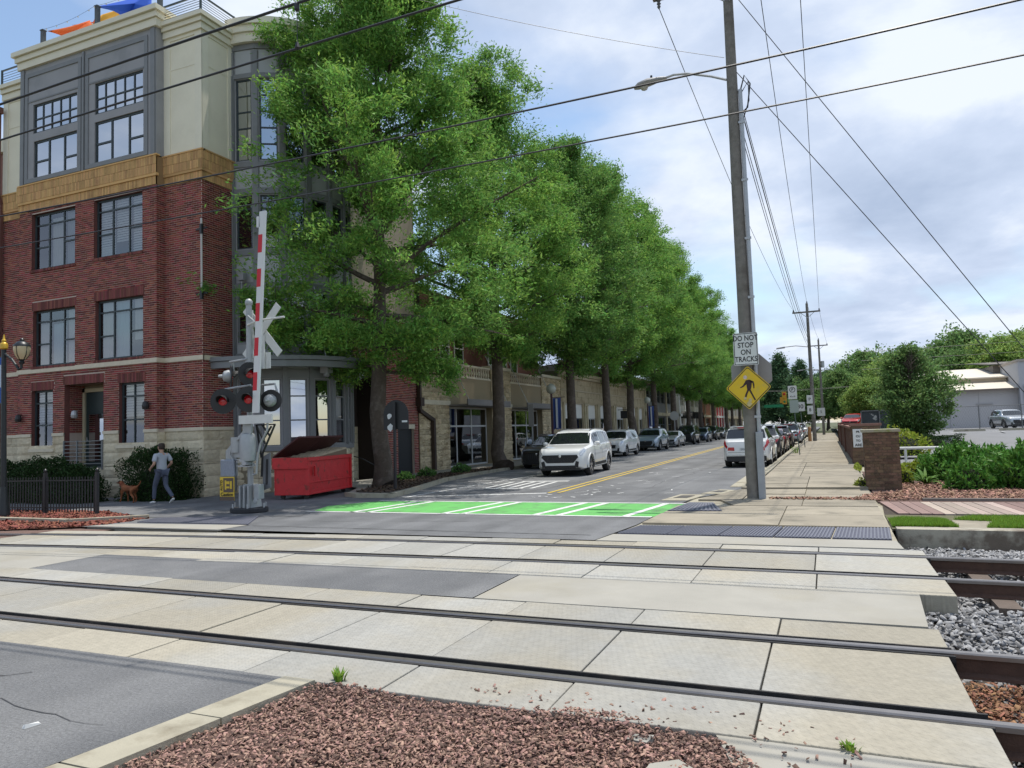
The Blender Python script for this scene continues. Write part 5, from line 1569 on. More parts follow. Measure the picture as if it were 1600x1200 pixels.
bush('laurel_shrub', 'large glossy laurel shrub at the right frame edge', (5.0, 22.6, 0), (1.45, 1.1, 1.05), 5200, (.13, .24), .27, leaf_laurel, .2, 12, shoots=70, group='laurel shrubs in the right bed')
bush('laurel_shrub', 'small low laurel shrub in front of the two large ones', (3.25, 21.9, 0), (.55, .5, .72), 1300, (.11, .2), .27, leaf_laurel, .1, 13, shoots=26, group='laurel shrubs in the right bed')
bush('laurel_shrub', 'laurel shrub between the large one and the broad one', (4.35, 24.3, 0), (1.0, .8, .95), 3000, (.13, .24), .27, leaf_laurel, .2, 14, shoots=50, group='laurel shrubs in the right bed')
bush('lime_shrub', 'pale yellow green low shrub behind the broad leaf plant', (2.9, 26.6, 0), (.9, .7, .62), 2600, (.08, .14), .5, leaf_lime, .1, 15, group='lime shrubs by the brick pillar')
bush('lime_shrub', 'small yellow green plant next to the brick pillar', (1.95, 23.9, 0), (.26, .26, .5), 500, (.06, .12), .4, leaf_lime, 0, 16, group='lime shrubs by the brick pillar')
bush('lime_shrub', 'lime green shrub showing above the brick wall', (2.9, 38.0, .2), (1.4, 1.1, 1.25), 1500, (.12, .2), .5, leaf_lime, .1, 18, group='lime shrubs by the brick pillar')
bush('trimmed_hedge', 'long clipped hedge in front of the parking lot', (5.3, 49.0, .05), (1.75, .8, .80), 9000, (.05, .10), .6, leaf_box, .9, 17, 'hedge')
bush('groundcover_plant', 'small leafy weed at the foot of the brick pillar', (.80, 22.4, .05), (.22, .35, .22), 260, (.05, .1), .4, leaf_lime, 0, 19, 'plant', group='small plants at wall feet')
bush('groundcover_plant', 'weedy strip along the foot of the brick wall', (.98, 30.5, .05), (.12, 1.6, .2), 500, (.05, .1), .4, leaf_lime, 0, 20, 'plant', group='small plants at wall feet')
for i, (x, y, s_, lab) in enumerate(((-15.4, 25.2, .35, 'low plant by the first tree trunk'), (-15.6, 27.2, .4, 'low plant below the dark downspout'), (-15.2, 29.6, .45, 'low plant in front of the stone pier'), (-15.7, 31.0, .3, 'low plant nearest the second tree trunk'))):
    bush('groundcover_plant', lab + ' in the tree bed', (x, y, .1), (s_, s_, s_ * .9), 420, (.08, .18), .35, leaf_oak2, 0, 30 + i, 'plant', group='plants in the tree bed')
# broad-leaf hosta plant
hs = thing('broad_leaf_plant', 'plant with long drooping broad leaves at the edge of the bark bed', 'plant', (2.45, 23.5, 0))
mb = MB()
for k in range(34):
    a = random.uniform(0, 6.28); ln = random.uniform(.4, .75); el = random.uniform(.5, 1.2); w0 = random.uniform(.07, .12)
    P = []; p = Vector((0, 0, .02)); d = Vector((math.cos(a) * math.cos(el), math.sin(a) * math.cos(el), math.sin(el))); sd_ = Vector((-math.sin(a), math.cos(a), 0))
    prev = None
    for s in range(6):
        wv = w0 * math.sin(math.pi * min(.97, .12 + s / 5.3)) * .5
        cur = (p - sd_ * wv, p + sd_ * wv)
        if prev: mb.quad(prev[0], prev[1], cur[1], cur[0])
        prev = cur; p = p + d * ln / 5; d = (d - Vector((0, 0, .30))).normalized()
mb.build('leaves', leaf_mat('leaf_broad', (.13, .24, .05), .2, .02, .3), hs, world=False)
mb = MB(); mb.lathe([(.05, 0), (.03, .12)], 6); mb.build('crown_base', leaf_lime, hs, world=False)
# weeds in the crossing
def tuft(lab, loc, n, h, grp=None, name='weed_tuft', spread=.05):
    mb = MB()
    for k in range(n):
        a = random.uniform(0, 6.28); d = Vector((math.cos(a), math.sin(a), 0)); b = d * random.uniform(0, spread); hh = h * random.uniform(.5, 1); s_ = Vector((-d.y, d.x, 0)) * .008
        t_ = b + d * hh * .6 + Vector((0, 0, hh)); m_ = b + d * hh * .2 + Vector((0, 0, hh * .6))
        mb.quad(b - s_, b + s_, m_ + s_, m_ - s_); mb.poly([m_ - s_, m_ + s_, t_])
    o = mb.build(name, grass_m, label=lab, cat='weed', group=grp); o.location = loc
    return o
tuft('small green weed at the corner of the bark bed', (-3.52, 4.74, 0), 46, .10, 'weeds in the crossing')
tuft('dry yellow weed in the joint before the broken slab', (0.02, 4.66, 0), 24, .05, 'weeds in the crossing')
tuft('weed growing at the kerb by the parking sign posts', (-1.75, 46, .08), 40, .5, 'weeds in the crossing', spread=.3)
# grass patches at the right
def grass(lab, poly, n, seed, h=.07):
    rs = np.random.default_rng(seed)
    P = poly_sampler(poly, lambda x, y, r: 0 * x + .0)(n, rs); n = len(P)
    a = rs.uniform(0, 6.28, n); d = np.stack([np.cos(a), np.sin(a), 0 * a], 1); s_ = np.stack([-np.sin(a), np.cos(a), 0 * a], 1) * .006
    hh = (rs.uniform(.4, 1.1, n) * h)[:, None]
    tip = P + d * hh * .6 + np.array([0, 0, 1]) * hh; V = np.stack([P - s_, P + s_, tip], 1).reshape(-1, 3)
    o = obj('grass', np_mesh('grass', V, np.arange(3 * n).reshape(n, 3)), grass_m); tag(o, lab, 'grass', kind='stuff')
gg = MB(); gg.poly([(0.93, 14.2, -.015), (30, 14.2, -.015), (30, 16.3, -.015), (.95, 16.3, -.015)]); struct('verge', gg, mat('verge_soil', (.12, .115, .06), 1, noise=.4, nscale=6, bump=.6))
grass('short grass patch beside the tactile mat on the right', [(.95, 14.4), (1.95, 14.45), (1.85, 15.4), (1.2, 15.55), (.95, 15.3)], 16000, 1)
grass('short grass at the right frame edge behind the concrete kerb', [(2.35, 14.45), (7, 14.45), (7, 16.2), (2.4, 16.0), (2.0, 15.5), (2.6, 15.3)], 40000, 2)
# ================================================================== RIGHT SIDE
pav_m = mat('path_paver', (0.37, 0.295, 0.245), 0.9, objrand=0.22, hue=0.03, noise=.15, nscale=6, bump=.3)
pav_r = mat('path_paver_red', (0.25, 0.165, 0.142), 0.9, objrand=0.2, noise=.15, nscale=6, bump=.3)
pb = MB(); pb.poly([(.95, 16.3, -.03), (30, 16.3, -.03), (30, 18.9, -.03), (1.05, 18.7, -.03)]); pbase = struct('paved_path', pb, soil)
pm1 = MB(); pm1.box(0, 1, 0, 1, 0, 1); pme = pm1.mesh('paver'); pme.materials.append(pav_m); pme2 = pm1.mesh('paver'); pme2.materials.append(pav_r)
k = 0; x = 1.0
while x < 7.0:
    for j in range(1):
        red = k < 4 or 11 <= k <= 15
        o = bpy.data.objects.new('paver', pme2 if red else pme); col.objects.link(o); o.parent = pbase
        o.location = (x + .2, 16.36, -.05); o.scale = (.185, 2.3, .055 + random.uniform(0, .006)); o.rotation_euler = (0, 0, R(5))
    x += .20; k += 1
kw = MB(); kw.box(.98, 30, 13.86, 14.2, -.6, .03); struct('retaining_kerb', kw, mat('stained_concrete', (.36, .33, .26), .9, noise=.25, nscale=3, bump=.4, c2=(.15, .12, .09), c2scale=2.5, c2lo=.45, c2hi=.6))
fl = MB(); fl.prism([(1.92, 14.45), (2.35, 14.4), (2.75, 15.35), (1.98, 15.45)], -.05, .0); struct('flat_slab', fl, concrete_w)
rk = MB(); rk.box(1.9, 30, 19.02, 19.14, -.1, .05); struct('bed_edging', rk, mat('edging', (.20, .17, .15), .95, noise=.3, nscale=6))
bd = MB(); bd.poly([(.97, 18.7, -.01), (30, 18.9, -.01), (30, 29, .04), (1.05, 29, .04)]); struct('planting_bed', bd, MATS['bark_soil'])
lumps('bark_mulch', 9000, poly_sampler([(.6, 18.9), (1.0, 18.85), (2.0, 19.15), (6.5, 19.15), (6.5, 22), (3.0, 24.5), (1.9, 23.6), (1.7, 21.4), (.95, 20.6), (.5, 19.4)], lambda x, y, r: .02 + r.uniform(-.02, .03, len(x))), (.018, .045), mat('bark_light', (.30, .17, .12), .95, island=.6, hue=.04), .4, 'light red brown bark mulch around the brick pillar and laurels', 'mulch', seed=31, shape='chip')
lumps('bark_mulch', 700, poly_sampler([(-1.4, 19.0), (.9, 18.85), (1.0, 19.35), (-1.4, 19.25)], lambda x, y, r: .04 + r.uniform(-.01, .01, len(x))), (.015, .04), mat('bark_light', (.3, .17, .12)), .4, 'thin line of bark mulch washed across the right pavement', 'mulch', seed=32, shape='chip')

# brick pillar, brick by brick
pil_b = mat('pillar_brick', (0.17, 0.105, 0.065), 0.92, objrand=0.32, hue=.03, noise=.2, nscale=14, bump=.5, bscale=40, c2=(.10, .065, .045), c2scale=6)
def brick_unit():
    mb = MB(); mb.box(0, 1, -1, 0, 0, 1); me = mb.mesh('brick'); me.materials.append(pil_b); return me
BU = brick_unit()
def brick_parts(parent, fr, s0, s1, z0, z1, bl=.203, bh=.064, j=.011, d=0, proud=.012):
    org = Vector(WORIG[parent.name]); ang = math.atan2(fr[1].y, fr[1].x); z = z0; row = 0
    while z + bh < z1 + .01:
        s = s0 - (.5 * (bl + j) if row % 2 else 0)
        while s < s1:
            p, q = max(s, s0), min(s + bl, s1)
            if q - p > .03:
                o = bpy.data.objects.new('brick', BU); col.objects.link(o); o.parent = parent
                o.location = Vector(pt(fr, p, z, d)) - org; o.rotation_euler = (0, 0, ang); o.scale = (q - p, proud + random.uniform(-.003, .004), bh)
            s += bl + j
        z += bh + j; row += 1
pl_ = thing('brick_pillar', 'freestanding brown brick pillar with stone cap at the pavement edge', 'pillar', (1.3, 22.3, 0))
mb = MB(); mb.box(.90, 1.72, 21.85, 22.65, 0, 1.52); mb.build('core', mat('mortar_brown', (.17, .13, .09), .95, noise=.2), pl_)
brick_parts(pl_, frame2(.90, 21.85, 1.72, 21.85), 0, .82, .01, 1.50); brick_parts(pl_, frame2(.90, 22.65, .90, 21.85), 0, .80, .01, 1.50); brick_parts(pl_, frame2(1.72, 21.85, 1.72, 22.65), 0, .80, .01, 1.50)
mb = MB(); mb.box(.85, 1.77, 21.80, 22.70, 1.52, 1.60); mb.build('cap', mat('cap_stone', (.36, .33, .24), .9, noise=.2, c2=(.25, .27, .1), c2scale=4), pl_, bevel=.01)
bw = thing('brick_wall', 'long low brown brick wall running along the right pavement', 'wall', (1.2, 33.9, 0))
mb = MB(); mb.box(.98, 1.36, 33.9, 72, 0, 1.50); mb.box(.92, 2.0, 33.6, 34.4, 0, 1.62); mb.build('core', MATS['mortar_brown'], bw)
brick_parts(bw, frame2(.92, 33.6, 2.0, 33.6), 0, 1.08, .01, 1.6); 
bm_ = MB(); bricks(bm_, frame2(.98, 72, .98, 34.4), 0, 37.5, .01, 1.48, bh=.064); bricks(bm_, frame2(.92, 34.4, .92, 33.6), 0, .8, .01, 1.6, bh=.064); bm_.build('brickwork', mat('wall_brick', (.14, .07, .055), .92, island=.3, hue=.03), bw, kind='stuff')
mb = MB(); mb.box(.90, 1.44, 34.45, 72, 1.50, 1.60); mb.box(.86, 2.06, 33.54, 34.45, 1.62, 1.72); mb.build('coping', mat('coping_brick', (.24, .13, .10), .9, noise=.25, nscale=8), bw)
for yy in (47, 60, 72):
    mb = MB(); mb.box(.90, 1.5, yy - .35, yy + .35, 0, 1.7); mb.build('pier', MATS['wall_brick'], bw)
ws = thing('wall_sign', 'small white lettered sign fixed to the end of the brick wall', 'sign', (1.14, 33.55, .9))
mb = MB(); mb.box(.97, 1.33, 33.52, 33.56, .75, 1.50); mb.build('panel', mat('sign_white', (.72, .72, .70), .6, noise=.05), ws)
blk = mat('lettering_black', (.015, .015, .015), .6)
for i, (tx, sz) in enumerate((('PR', .12), ('CU', .12), ('TO', .12), ('ARE', .15))):
    text(tx, sz, (.02, -.035, 1.38 - .9 - i * .18), 0, blk, ws, bold=.004)
gr_ = thing('pipe_rail', 'pale horizontal pipe barrier behind the planting bed', 'barrier', (3.4, 30, .1))
mb = MB(); mb.tube([(1.9, 30.0, .80), (4.6, 30.0, .80)], .05, 8); mb.build('rail', mat('pipe_white', (.62, .62, .58), .6), gr_)
for x_ in (2.55, 4.4):
    mb = MB(); mb.tube([(x_, 30, 0), (x_, 30, .80)], .045, 8); mb.build('post', MATS['pipe_white'], gr_)
# parking lot, slightly higher than the street
def lotz(y): return float(np.interp(y, [28, 46, 58, 200], [.02, .10, .80, .95]))
lt = MB()
ysl = [28.8, 34, 40, 46, 50, 54, 58, 70, 100]
for a, b in zip(ysl[:-1], ysl[1:]): lt.quad((1.36 if b < 73 else 1.1, a, lotz(a)), (70, a, lotz(a)), (70, b, lotz(b)), (1.36 if b < 73 else 1.1, b, lotz(b)))
struct('parking_lot', lt, mat('lot_asphalt', (.19, .19, .195), .9, noise=.15, nscale=1, bump=.3))
lv = MB(); lv.quad((1.1, 100, .93), (70, 100, .93), (90, 260, .95), (1.1, 260, .3)); struct('lot_verge', lv, field)
lm_ = MB()
for k in range(6): strip(lm_, (8 + k * 2.6, 56.5), (8 + k * 2.6, 60.5), .12, lotz(60) + .012)
struct('lot_markings', lm_, paint_w)
for i, (x_, lab) in enumerate(((8.4, 'concrete wheel stop nearest the leafy tree'), (11.2, 'concrete wheel stop beside the parked white crossover'))):
    mb = MB(); mb.hexa([(x_, 61.5, .795), (x_ + 2, 61.5, .795), (x_ + 2, 61.75, .80), (x_, 61.75, .80), (x_ + .05, 61.54, .95), (x_ + 1.95, 61.54, .95), (x_ + 1.95, 61.71, .95), (x_ + .05, 61.71, .95)])
    mb.build('wheel_stop', concrete_k, label=lab, cat='wheel stop', group='wheel stops in the lot')
# warehouse
wh = thing('warehouse', 'white metal warehouse with pale sloping roof behind the parking lot', 'warehouse', (12, 80, .9))
wm = mat('warehouse_wall', (.52, .50, .50), .75, noise=.05, nscale=.6); rfm = mat('warehouse_roof', (.62, .56, .46), .7, noise=.08, nscale=.4)
x0, x1, y0, y1, z0, ze, zr = 8.2, 16.2, 80, 104, .7, 4.25, 6.9
mb = MB(); mb.box(x0, x1, y0, y1, z0, ze); mb.build('wall', wm, wh)
mb = MB(); mb.hexa([(x0 - .4, y0 - .5, ze), (x1, y0 - .5, ze), (x1, y0 + 3.5, ze + .75), (x0 - .4, y0 + 3.5, ze + .75), (x0 - .4, y0 - .5, ze + .12), (x1, y0 - .5, ze + .12), (x1, y0 + 3.5, ze + .9), (x0 - .4, y0 + 3.5, ze + .9)]); mb.build('lower_roof', rfm, wh)
mb = MB(); mb.box(x0, x1 - .1, y0 + 3.5, y0 + 4, ze, 5.55); mb.build('upper_wall', mat('warehouse_tan', (.48, .42, .33), .8), wh)
mb = MB(); mb.hexa([(x0 - .3, y0 + 3.2, 5.5), (x1, y0 + 3.2, 5.5), (x1, y0 + 13, zr), (x0 - .3, y0 + 13, zr), (x0 - .3, y0 + 3.2, 5.62), (x1, y0 + 3.2, 5.62), (x1, y0 + 13, zr + .12), (x0 - .3, y0 + 13, zr + .12)]); mb.build('roof', rfm, wh)
mb = MB(); mb.bar((x0 - .4, y0 - .55, ze + .03), (x1, y0 - .55, ze + .03), .12, .16); mb.build('gutter', mat('gutter_brown', (.20, .16, .13), .7), wh)
for k in range(3):
    mb = MB(); xx = x0 + .1 + k * 2.4; mb.box(xx, xx + .05, y0 - .02, y0 - .001, z0, ze); mb.build('panel_seam', mat('seam', (.40, .39, .39)), wh)
mb = MB(); mb.box(12.9, 14.2, y0 - .12, y0 - .02, 2.95, 3.05); mb.build('wall_bracket', mat('seam', (.4,)*3), wh)
mb = MB(); mb.box(16.2, 60, 79, 100, .7, 6.7); mb.build('tall_block', mat('block_wall', (.47, .47, .49), .8, noise=.05), wh)
mb = MB(); mb.box(16.1, 60.2, 78.85, 100.2, 6.7, 6.9); mb.build('block_coping', mat('coping_tan', (.40, .35, .30), .8), wh)
mb = MB(); mb.hexa([(15.3, 86, 6.92), (60, 86, 6.92), (60, 99, 7.9), (15.3, 99, 7.9), (15.3, 86, 7.02), (60, 86, 7.02), (60, 99, 8.0), (15.3, 99, 8.0)]); mb.box(15.6, 60, 86.5, 98.5, .7, 6.9); mb.build('rear_roof', mat('roof_brown', (.17, .15, .13), .8), wh)
for xx in (17.6, 19.6):
    mb = MB(); mb.box(xx, xx + .05, 78.98, 78.999, .7, 6.7); mb.build('panel_seam', mat('seam', (.4,)*3), wh)
mb = MB(); mb.tube([(16.5, 79 - .08, 4.6), (16.5, 79 - .08, 2.2)], .04, 6); mb.build('conduit', galv, wh)
# chain link fence
cf = thing('chain_fence', 'chain link fence with thin posts across the far side of the lot', 'fence', (10, 62.5, .83))
galv_d = mat('fence_grey', (.16, .165, .165), .6)
xs_ = [5 + 2.6 * k for k in range(9)]
for x_ in xs_:
    mb = MB(); mb.tube([(x_, 62.5, .6), (x_, 62.5, 2.65)], .035, 6); mb.build('post', galv_d, cf)
mb = MB(); mb.tube([(5, 62.5, 2.60), (25.8, 62.5, 2.60)], .028, 6); mb.tube([(5, 62.5, .95), (25.8, 62.5, .95)], .02, 5); mb.build('top_rail', galv_d, cf)
mb = MB()
for k in range(124):
    x_ = 5 + k * .161; mb.tube([(x_, 62.5, .85), (x_ + .9, 62.5, 2.6)], .003, 3, cap=False); mb.tube([(x_ + .9, 62.51, .85), (x_, 62.51, 2.6)], .003, 3, cap=False)
mb.build('wire_mesh', galv_d, cf, kind='stuff')
# bus-shelter like dark fenced frame above the brick wall and steeple roof
tf = thing('screen_fence', 'dark mesh screen with pale sheets behind the brick wall', 'fence', (3.5, 62, .7))
mb = MB(); mb.box(2.5, 4.9, 62, 62.06, .6, 2.55); mb.build('screen', mat('screen_dark', (.05, .06, .065), .8, noise=.4, nscale=2, c2=(.4, .4, .38), c2scale=1.4, c2lo=.62, c2hi=.66), tf)
mb = MB(); mb.bar((2.45, 61.95, 2.55), (4.95, 61.95, 2.55), .08)
for x_ in (2.45, 3.7, 4.9): mb.bar((x_, 61.95, .5), (x_, 61.95, 2.55), .08)
mb.build('frame', galv_d, tf)
sp_ = thing('steeple', 'small white pointed steeple among the far trees', 'steeple', (13.6, 150, 0))
mb = MB(); mb.box(12.4, 14.8, 149, 151, 0, 8.6); mb.build('tower', mat('steeple_white', (.6, .6, .58), .8), sp_)
mb = MB(); mb.lathe([(1.7, 8.6), (.05, 13.2)], 4, (13.6, 150, 0)); mb.build('spire', mat('spire_grey', (.5, .52, .52), .7), sp_)

# ================================================================== UTILITY POLES AND WIRES
wood = mat('pole_wood', (0.205, 0.188, 0.165), 0.95, noise=.3, nscale=6, bump=.8, bscale=20, c2=(.14, .125, .105), c2scale=2, obj_coords=False)
wood_moss = wood
wire_m = mat('wire', (.02, .02, .022), .5)
glz = mat('insulator', (.12, .12, .13), .3)
def wire(lab, a, b, sag=.3, r=.008, n=18, grp='overhead street wires'):
    a = Vector(a); b = Vector(b)
    P = []
    for k in range(n + 1):
        t = k / n; p = a.lerp(b, t); p.z -= sag * 4 * t * (1 - t); P.append(p)
    mb = MB(); mb.tube(P, r, 4)
    return mb.build('overhead_wire', wire_m, label=lab, cat='wire', group=grp)
PX, PY = -1.76, 19.3
up_ = thing('utility_pole', 'tall weathered wooden utility pole in the right foreground pavement', 'utility pole', (PX, PY, 0), group='utility poles up the street')
mb = MB(); mb.tube([(PX, PY, -.1), (PX, PY, 3), (PX + .0, PY, 8), (PX + .02, PY, 13.6)], [.165, .158, .145, .12], 14); mb.build('pole', wood, up_, smooth=40)
mb = MB(); mb.box(PX - 1.9, PX + 1.9, PY - .16, PY - .04, 13.28, 13.42)
mb.build('crossarm', wood, up_)
mb = MB(); mb.bar((PX - .75, PY - .17, 13.3), (PX - .05, PY - .17, 12.75), .05, .02); mb.bar((PX + .75, PY - .17, 13.3), (PX + .05, PY - .17, 12.75), .05, .02); mb.build('arm_brace', galv, up_)
for xx in (-1.75, .75, 1.75):
    mb = MB(); mb.lathe([(.03, 0), (.06, .03), (.04, .08), (.065, .11), (.04, .16), (.02, .2)], 8, (PX + xx, PY - .1, 13.42)); mb.build('insulator', glz, up_)
# conduit riser and its U-guard
mb = MB(); mb.tube([(PX + .21, PY - .06, 1.5), (PX + .20, PY - .06, 10.4)], .05, 8)
for k in range(6): mb.box(PX + .12, PX + .28, PY - .12, PY - .10, 2 + k * 1.5, 2.06 + k * 1.5)
mb.build('conduit', galv, up_)
mb = MB(); mb.box(PX + .13, PX + .29, PY - .2, PY + .0, 0, 1.65); mb.build('guard_box', mat('guard_grey', (.33, .35, .37), .5, metal=.3, noise=.12, nscale=6), up_, bevel=.015)
mb = MB(); mb.tube([(PX + .2, PY - .06, 10.35), (PX + .32, PY - .06, 10.75), (PX + .45, PY - .06, 10.5), (PX + .36, PY - .06, 9.9), (PX + .24, PY - .06, 9.8)], .02, 6); mb.tube([(PX + .2, PY, 10.3), (PX + .4, PY, 10.6), (PX + .40, PY, 10.1), (PX + .22, PY, 9.6)], .015, 6); mb.build('drip_loop', black_metal, up_)
# cobra-head street light
mb = MB(); mb.tube([(PX - .12, PY, 10.75), (PX - .5, PY - .02, 10.92), (PX - 1.1, PY - .05, 11.12), (PX - 1.45, PY - .06, 11.16), (PX - 1.72, PY - .06, 11.12)], .032, 8); arm = mb.build('lamp_arm', galv, up_)
mb = MB()
hp = [(-1.65, .05, 11.12), (-1.85, .09, 11.12), (-2.15, .14, 11.10), (-2.40, .12, 11.06), (-2.52, .05, 11.02)]
n_ = 10; b0 = 0
for (dx, rr_, zz) in hp:
    for k in range(n_):
        a = 2 * math.pi * k / n_; mb.v.append((PX + dx, PY - .06 + rr_ * math.cos(a) * 1.1, zz + rr_ * .75 * math.sin(a)))
for i in range(len(hp) - 1):
    for k in range(n_): mb.f.append((i*n_ + k, i*n_ + (k+1) % n_, (i+1)*n_ + (k+1) % n_, (i+1)*n_ + k))
mb.f.append(tuple(range(n_))); mb.f.append(tuple((len(hp)-1)*n_ + k for k in reversed(range(n_))))
lh = mb.build('lamp_head', mat('lamp_grey', (.30, .29, .28), .5, noise=.1), up_, smooth=50)
mb = MB(); mb.lathe([(.02, -.11), (.08, -.08), (.12, 0)], 10, (PX - 2.25, PY - .06, 11.01)); mb.build('lens', mat('lens', (.45, .43, .38), .15), lh, smooth=60)
mb = MB(); mb.cyl((PX - 2.05, PY - .06, 11.2), (PX - 2.05, PY - .06, 11.27), .03); mb.build('photocell', black_metal, lh)
# signs on the pole
sw_m = mat('sign_sheet_white', (.66, .67, .64), .5, noise=.05); sy_m = mat('sign_sheet_yellow', (.70, .46, .012), .5, noise=.06, nscale=4, c2=(.6, .42, .05), c2scale=3); sgrey = mat('sign_back', (.30, .29, .28), .55, metal=.2, noise=.1)
def rrect(w_, h_, r_, n=5):
    P = []
    for cx, cz, a0 in ((w_ - r_, -h_ + r_, -90), (w_ - r_, h_ - r_, 0), (-w_ + r_, h_ - r_, 90), (-w_ + r_, -h_ + r_, 180)):
        for k in range(n + 1):
            a = R(a0 + 90 * k / n); P.append((cx + r_ * math.cos(a), cz + r_ * math.sin(a)))
    return P
def sign_plate(mb, P, cx, cz, y0, y1): mb.prism_y([(cx + p[0], cz + p[1]) for p in P], y0, y1)
dn = thing('stop_sign_plate', 'white DO NOT STOP ON TRACKS sign on the utility pole', 'sign', (PX, PY - .22, 3.72))
yy = PY - .22
mb = MB(); sign_plate(mb, rrect(.292, .405, .03), PX + .01, 3.72, yy, yy + .012); mb.build('plate', sw_m, dn)
mb = MB(); P1 = rrect(.278, .391, .026); P2 = rrect(.262, .375, .02)
for i in range(len(P1)):
    j = (i + 1) % len(P1); mb.quad((PX + .01 + P1[i][0], yy - .002, 3.72 + P1[i][1]), (PX + .01 + P1[j][0], yy - .002, 3.72 + P1[j][1]), (PX + .01 + P2[j][0], yy - .002, 3.72 + P2[j][1]), (PX + .01 + P2[i][0], yy - .002, 3.72 + P2[i][1]))
mb.build('border', blk, dn)
for i, (tx, sx_) in enumerate((('DO NOT', .80), ('STOP', .85), ('ON', .85), ('TRACKS', .78))):
    text(tx, .185, (.01, -.003, .265 - i * .175), 0, blk, dn, bold=.0025, sx=sx_)
for z_ in (.36, -.37):
    mb = MB(); mb.cyl((PX + .0, yy - .012, 3.72 + z_), (PX, yy + .2, 3.72 + z_), .014, n=8); mb.build('bolt', galv, dn)
pd = thing('pedestrian_sign', 'yellow diamond sign with a walking figure on the utility pole', 'sign', (PX, PY - .25, 2.75))
yy = PY - .25; cx0, cz0 = PX + .03, 2.75
def diamond(s): 
    P = rrect(s, s, .05 * s / .39)
    c_ = math.cos(R(45)); return [((p[0] - p[1]) * c_, (p[0] + p[1]) * c_) for p in P]
mb = MB(); sign_plate(mb, diamond(.385), cx0, cz0, yy, yy + .012); mb.build('plate', sy_m, pd)
mb = MB(); P1, P2 = diamond(.368), diamond(.350)
for i in range(len(P1)):
    j = (i + 1) % len(P1); mb.quad((cx0 + P1[i][0], yy - .002, cz0 + P1[i][1]), (cx0 + P1[j][0], yy - .002, cz0 + P1[j][1]), (cx0 + P2[j][0], yy - .002, cz0 + P2[j][1]), (cx0 + P2[i][0], yy - .002, cz0 + P2[i][1]))
mb.build('border', blk, pd)
fig = mat('figure_brown', (.035, .012, .012), .6)
mb = MB()
for P in ([(-.05, .16), (.03, .17), (.09, .13), (.07, -.02), (.05, -.08), (-.03, -.08), (-.04, .0)],
          [(-.05, .16), (-.04, .06), (-.11, .0), (-.19, -.035), (-.20, -.015), (-.13, .03)],
          [(.03, .17), (.13, .12), (.145, .03), (.14, -.05), (.115, -.05), (.11, .02), (.10, .08), (.06, .1)],
          [(-.03, -.08), (.02, -.08), (-.03, -.18), (-.075, -.33), (-.11, -.33), (-.085, -.2)],
          [(.0, -.08), (.05, -.08), (.10, -.2), (.165, -.34), (.13, -.35), (.06, -.2)]):
    mb.prism_y([(cx0 + p[0], cz0 + .03 + p[1]) for p in P[::-1]], yy - .004, yy - .001)
mb.build('figure', fig, pd)
stk = mat('sticker', (.62, .50, .46), .6, noise=.4, nscale=30)
mb = MB(); mb.prism_y([(cx0 - .065 + .045 * math.cos(R(a)), cz0 + .26 + .05 * math.sin(R(a))) for a in range(0, 360, 30)][::-1], yy - .005, yy - .001); mb.build('sticker', stk, pd)
st2 = mat('sticker_yellow', (.55, .45, .22), .6, noise=.6, nscale=35)
for k, (dx, dz, rr_) in enumerate(((.0, -.40, .07), (-.09, -.26, .04), (.03, -.31, .05))):
    mb = MB(); mb.prism_y([(cx0 + dx + rr_ * math.cos(R(a)) * random.uniform(.7, 1), cz0 + dz + rr_ * math.sin(R(a)) * random.uniform(.7, 1)) for a in range(0, 360, 30)][::-1], yy - .008 - k * .001, yy - .0045); mb.build('sticker', st2, pd)
ob = thing('octagon_sign', 'grey back of a stop sign behind the pedestrian diamond', 'sign', (PX + .1, PY + .22, 3.15))
mb = MB(); rr_ = .53
mb.prism_y([(PX + .08 + rr_ * math.cos(R(22.5 + 45 * k)), 3.13 + rr_ * math.sin(R(22.5 + 45 * k))) for k in range(8)][::-1], PY + .2, PY + .212); mb.build('plate', sgrey, ob)
mb = MB(); mb.box(PX + .05, PX + .09, PY + .17, PY + .199, 2.65, 3.6); mb.build('bracket', galv, ob)
# guy wires with yellow-white guard
for i, (z0_, xe, lab) in enumerate(((13.1, 6.05, 'upper steel guy wire slanting right from the pole top'), (10.95, 5.6, 'lower steel guy wire slanting right from beside the street light'))):
    wire(lab, (PX + .1, PY, z0_), (xe, PY + .05, 0), 0, .010, 4, 'guy wires')
gw = thing('guy_guard', 'pale plastic guard sleeve on the upper guy wire at the right edge', 'guy guard', (6.0, PY, 0))
a_ = Vector((PX + .1, PY, 13.1)); b_ = Vector((6.05, PY + .05, 0)); mb = MB(); mb.tube([a_.lerp(b_, .835), a_.lerp(b_, .99)], .035, 8); mb.build('sleeve', mat('guard_pale', (.6, .58, .5), .5), gw)
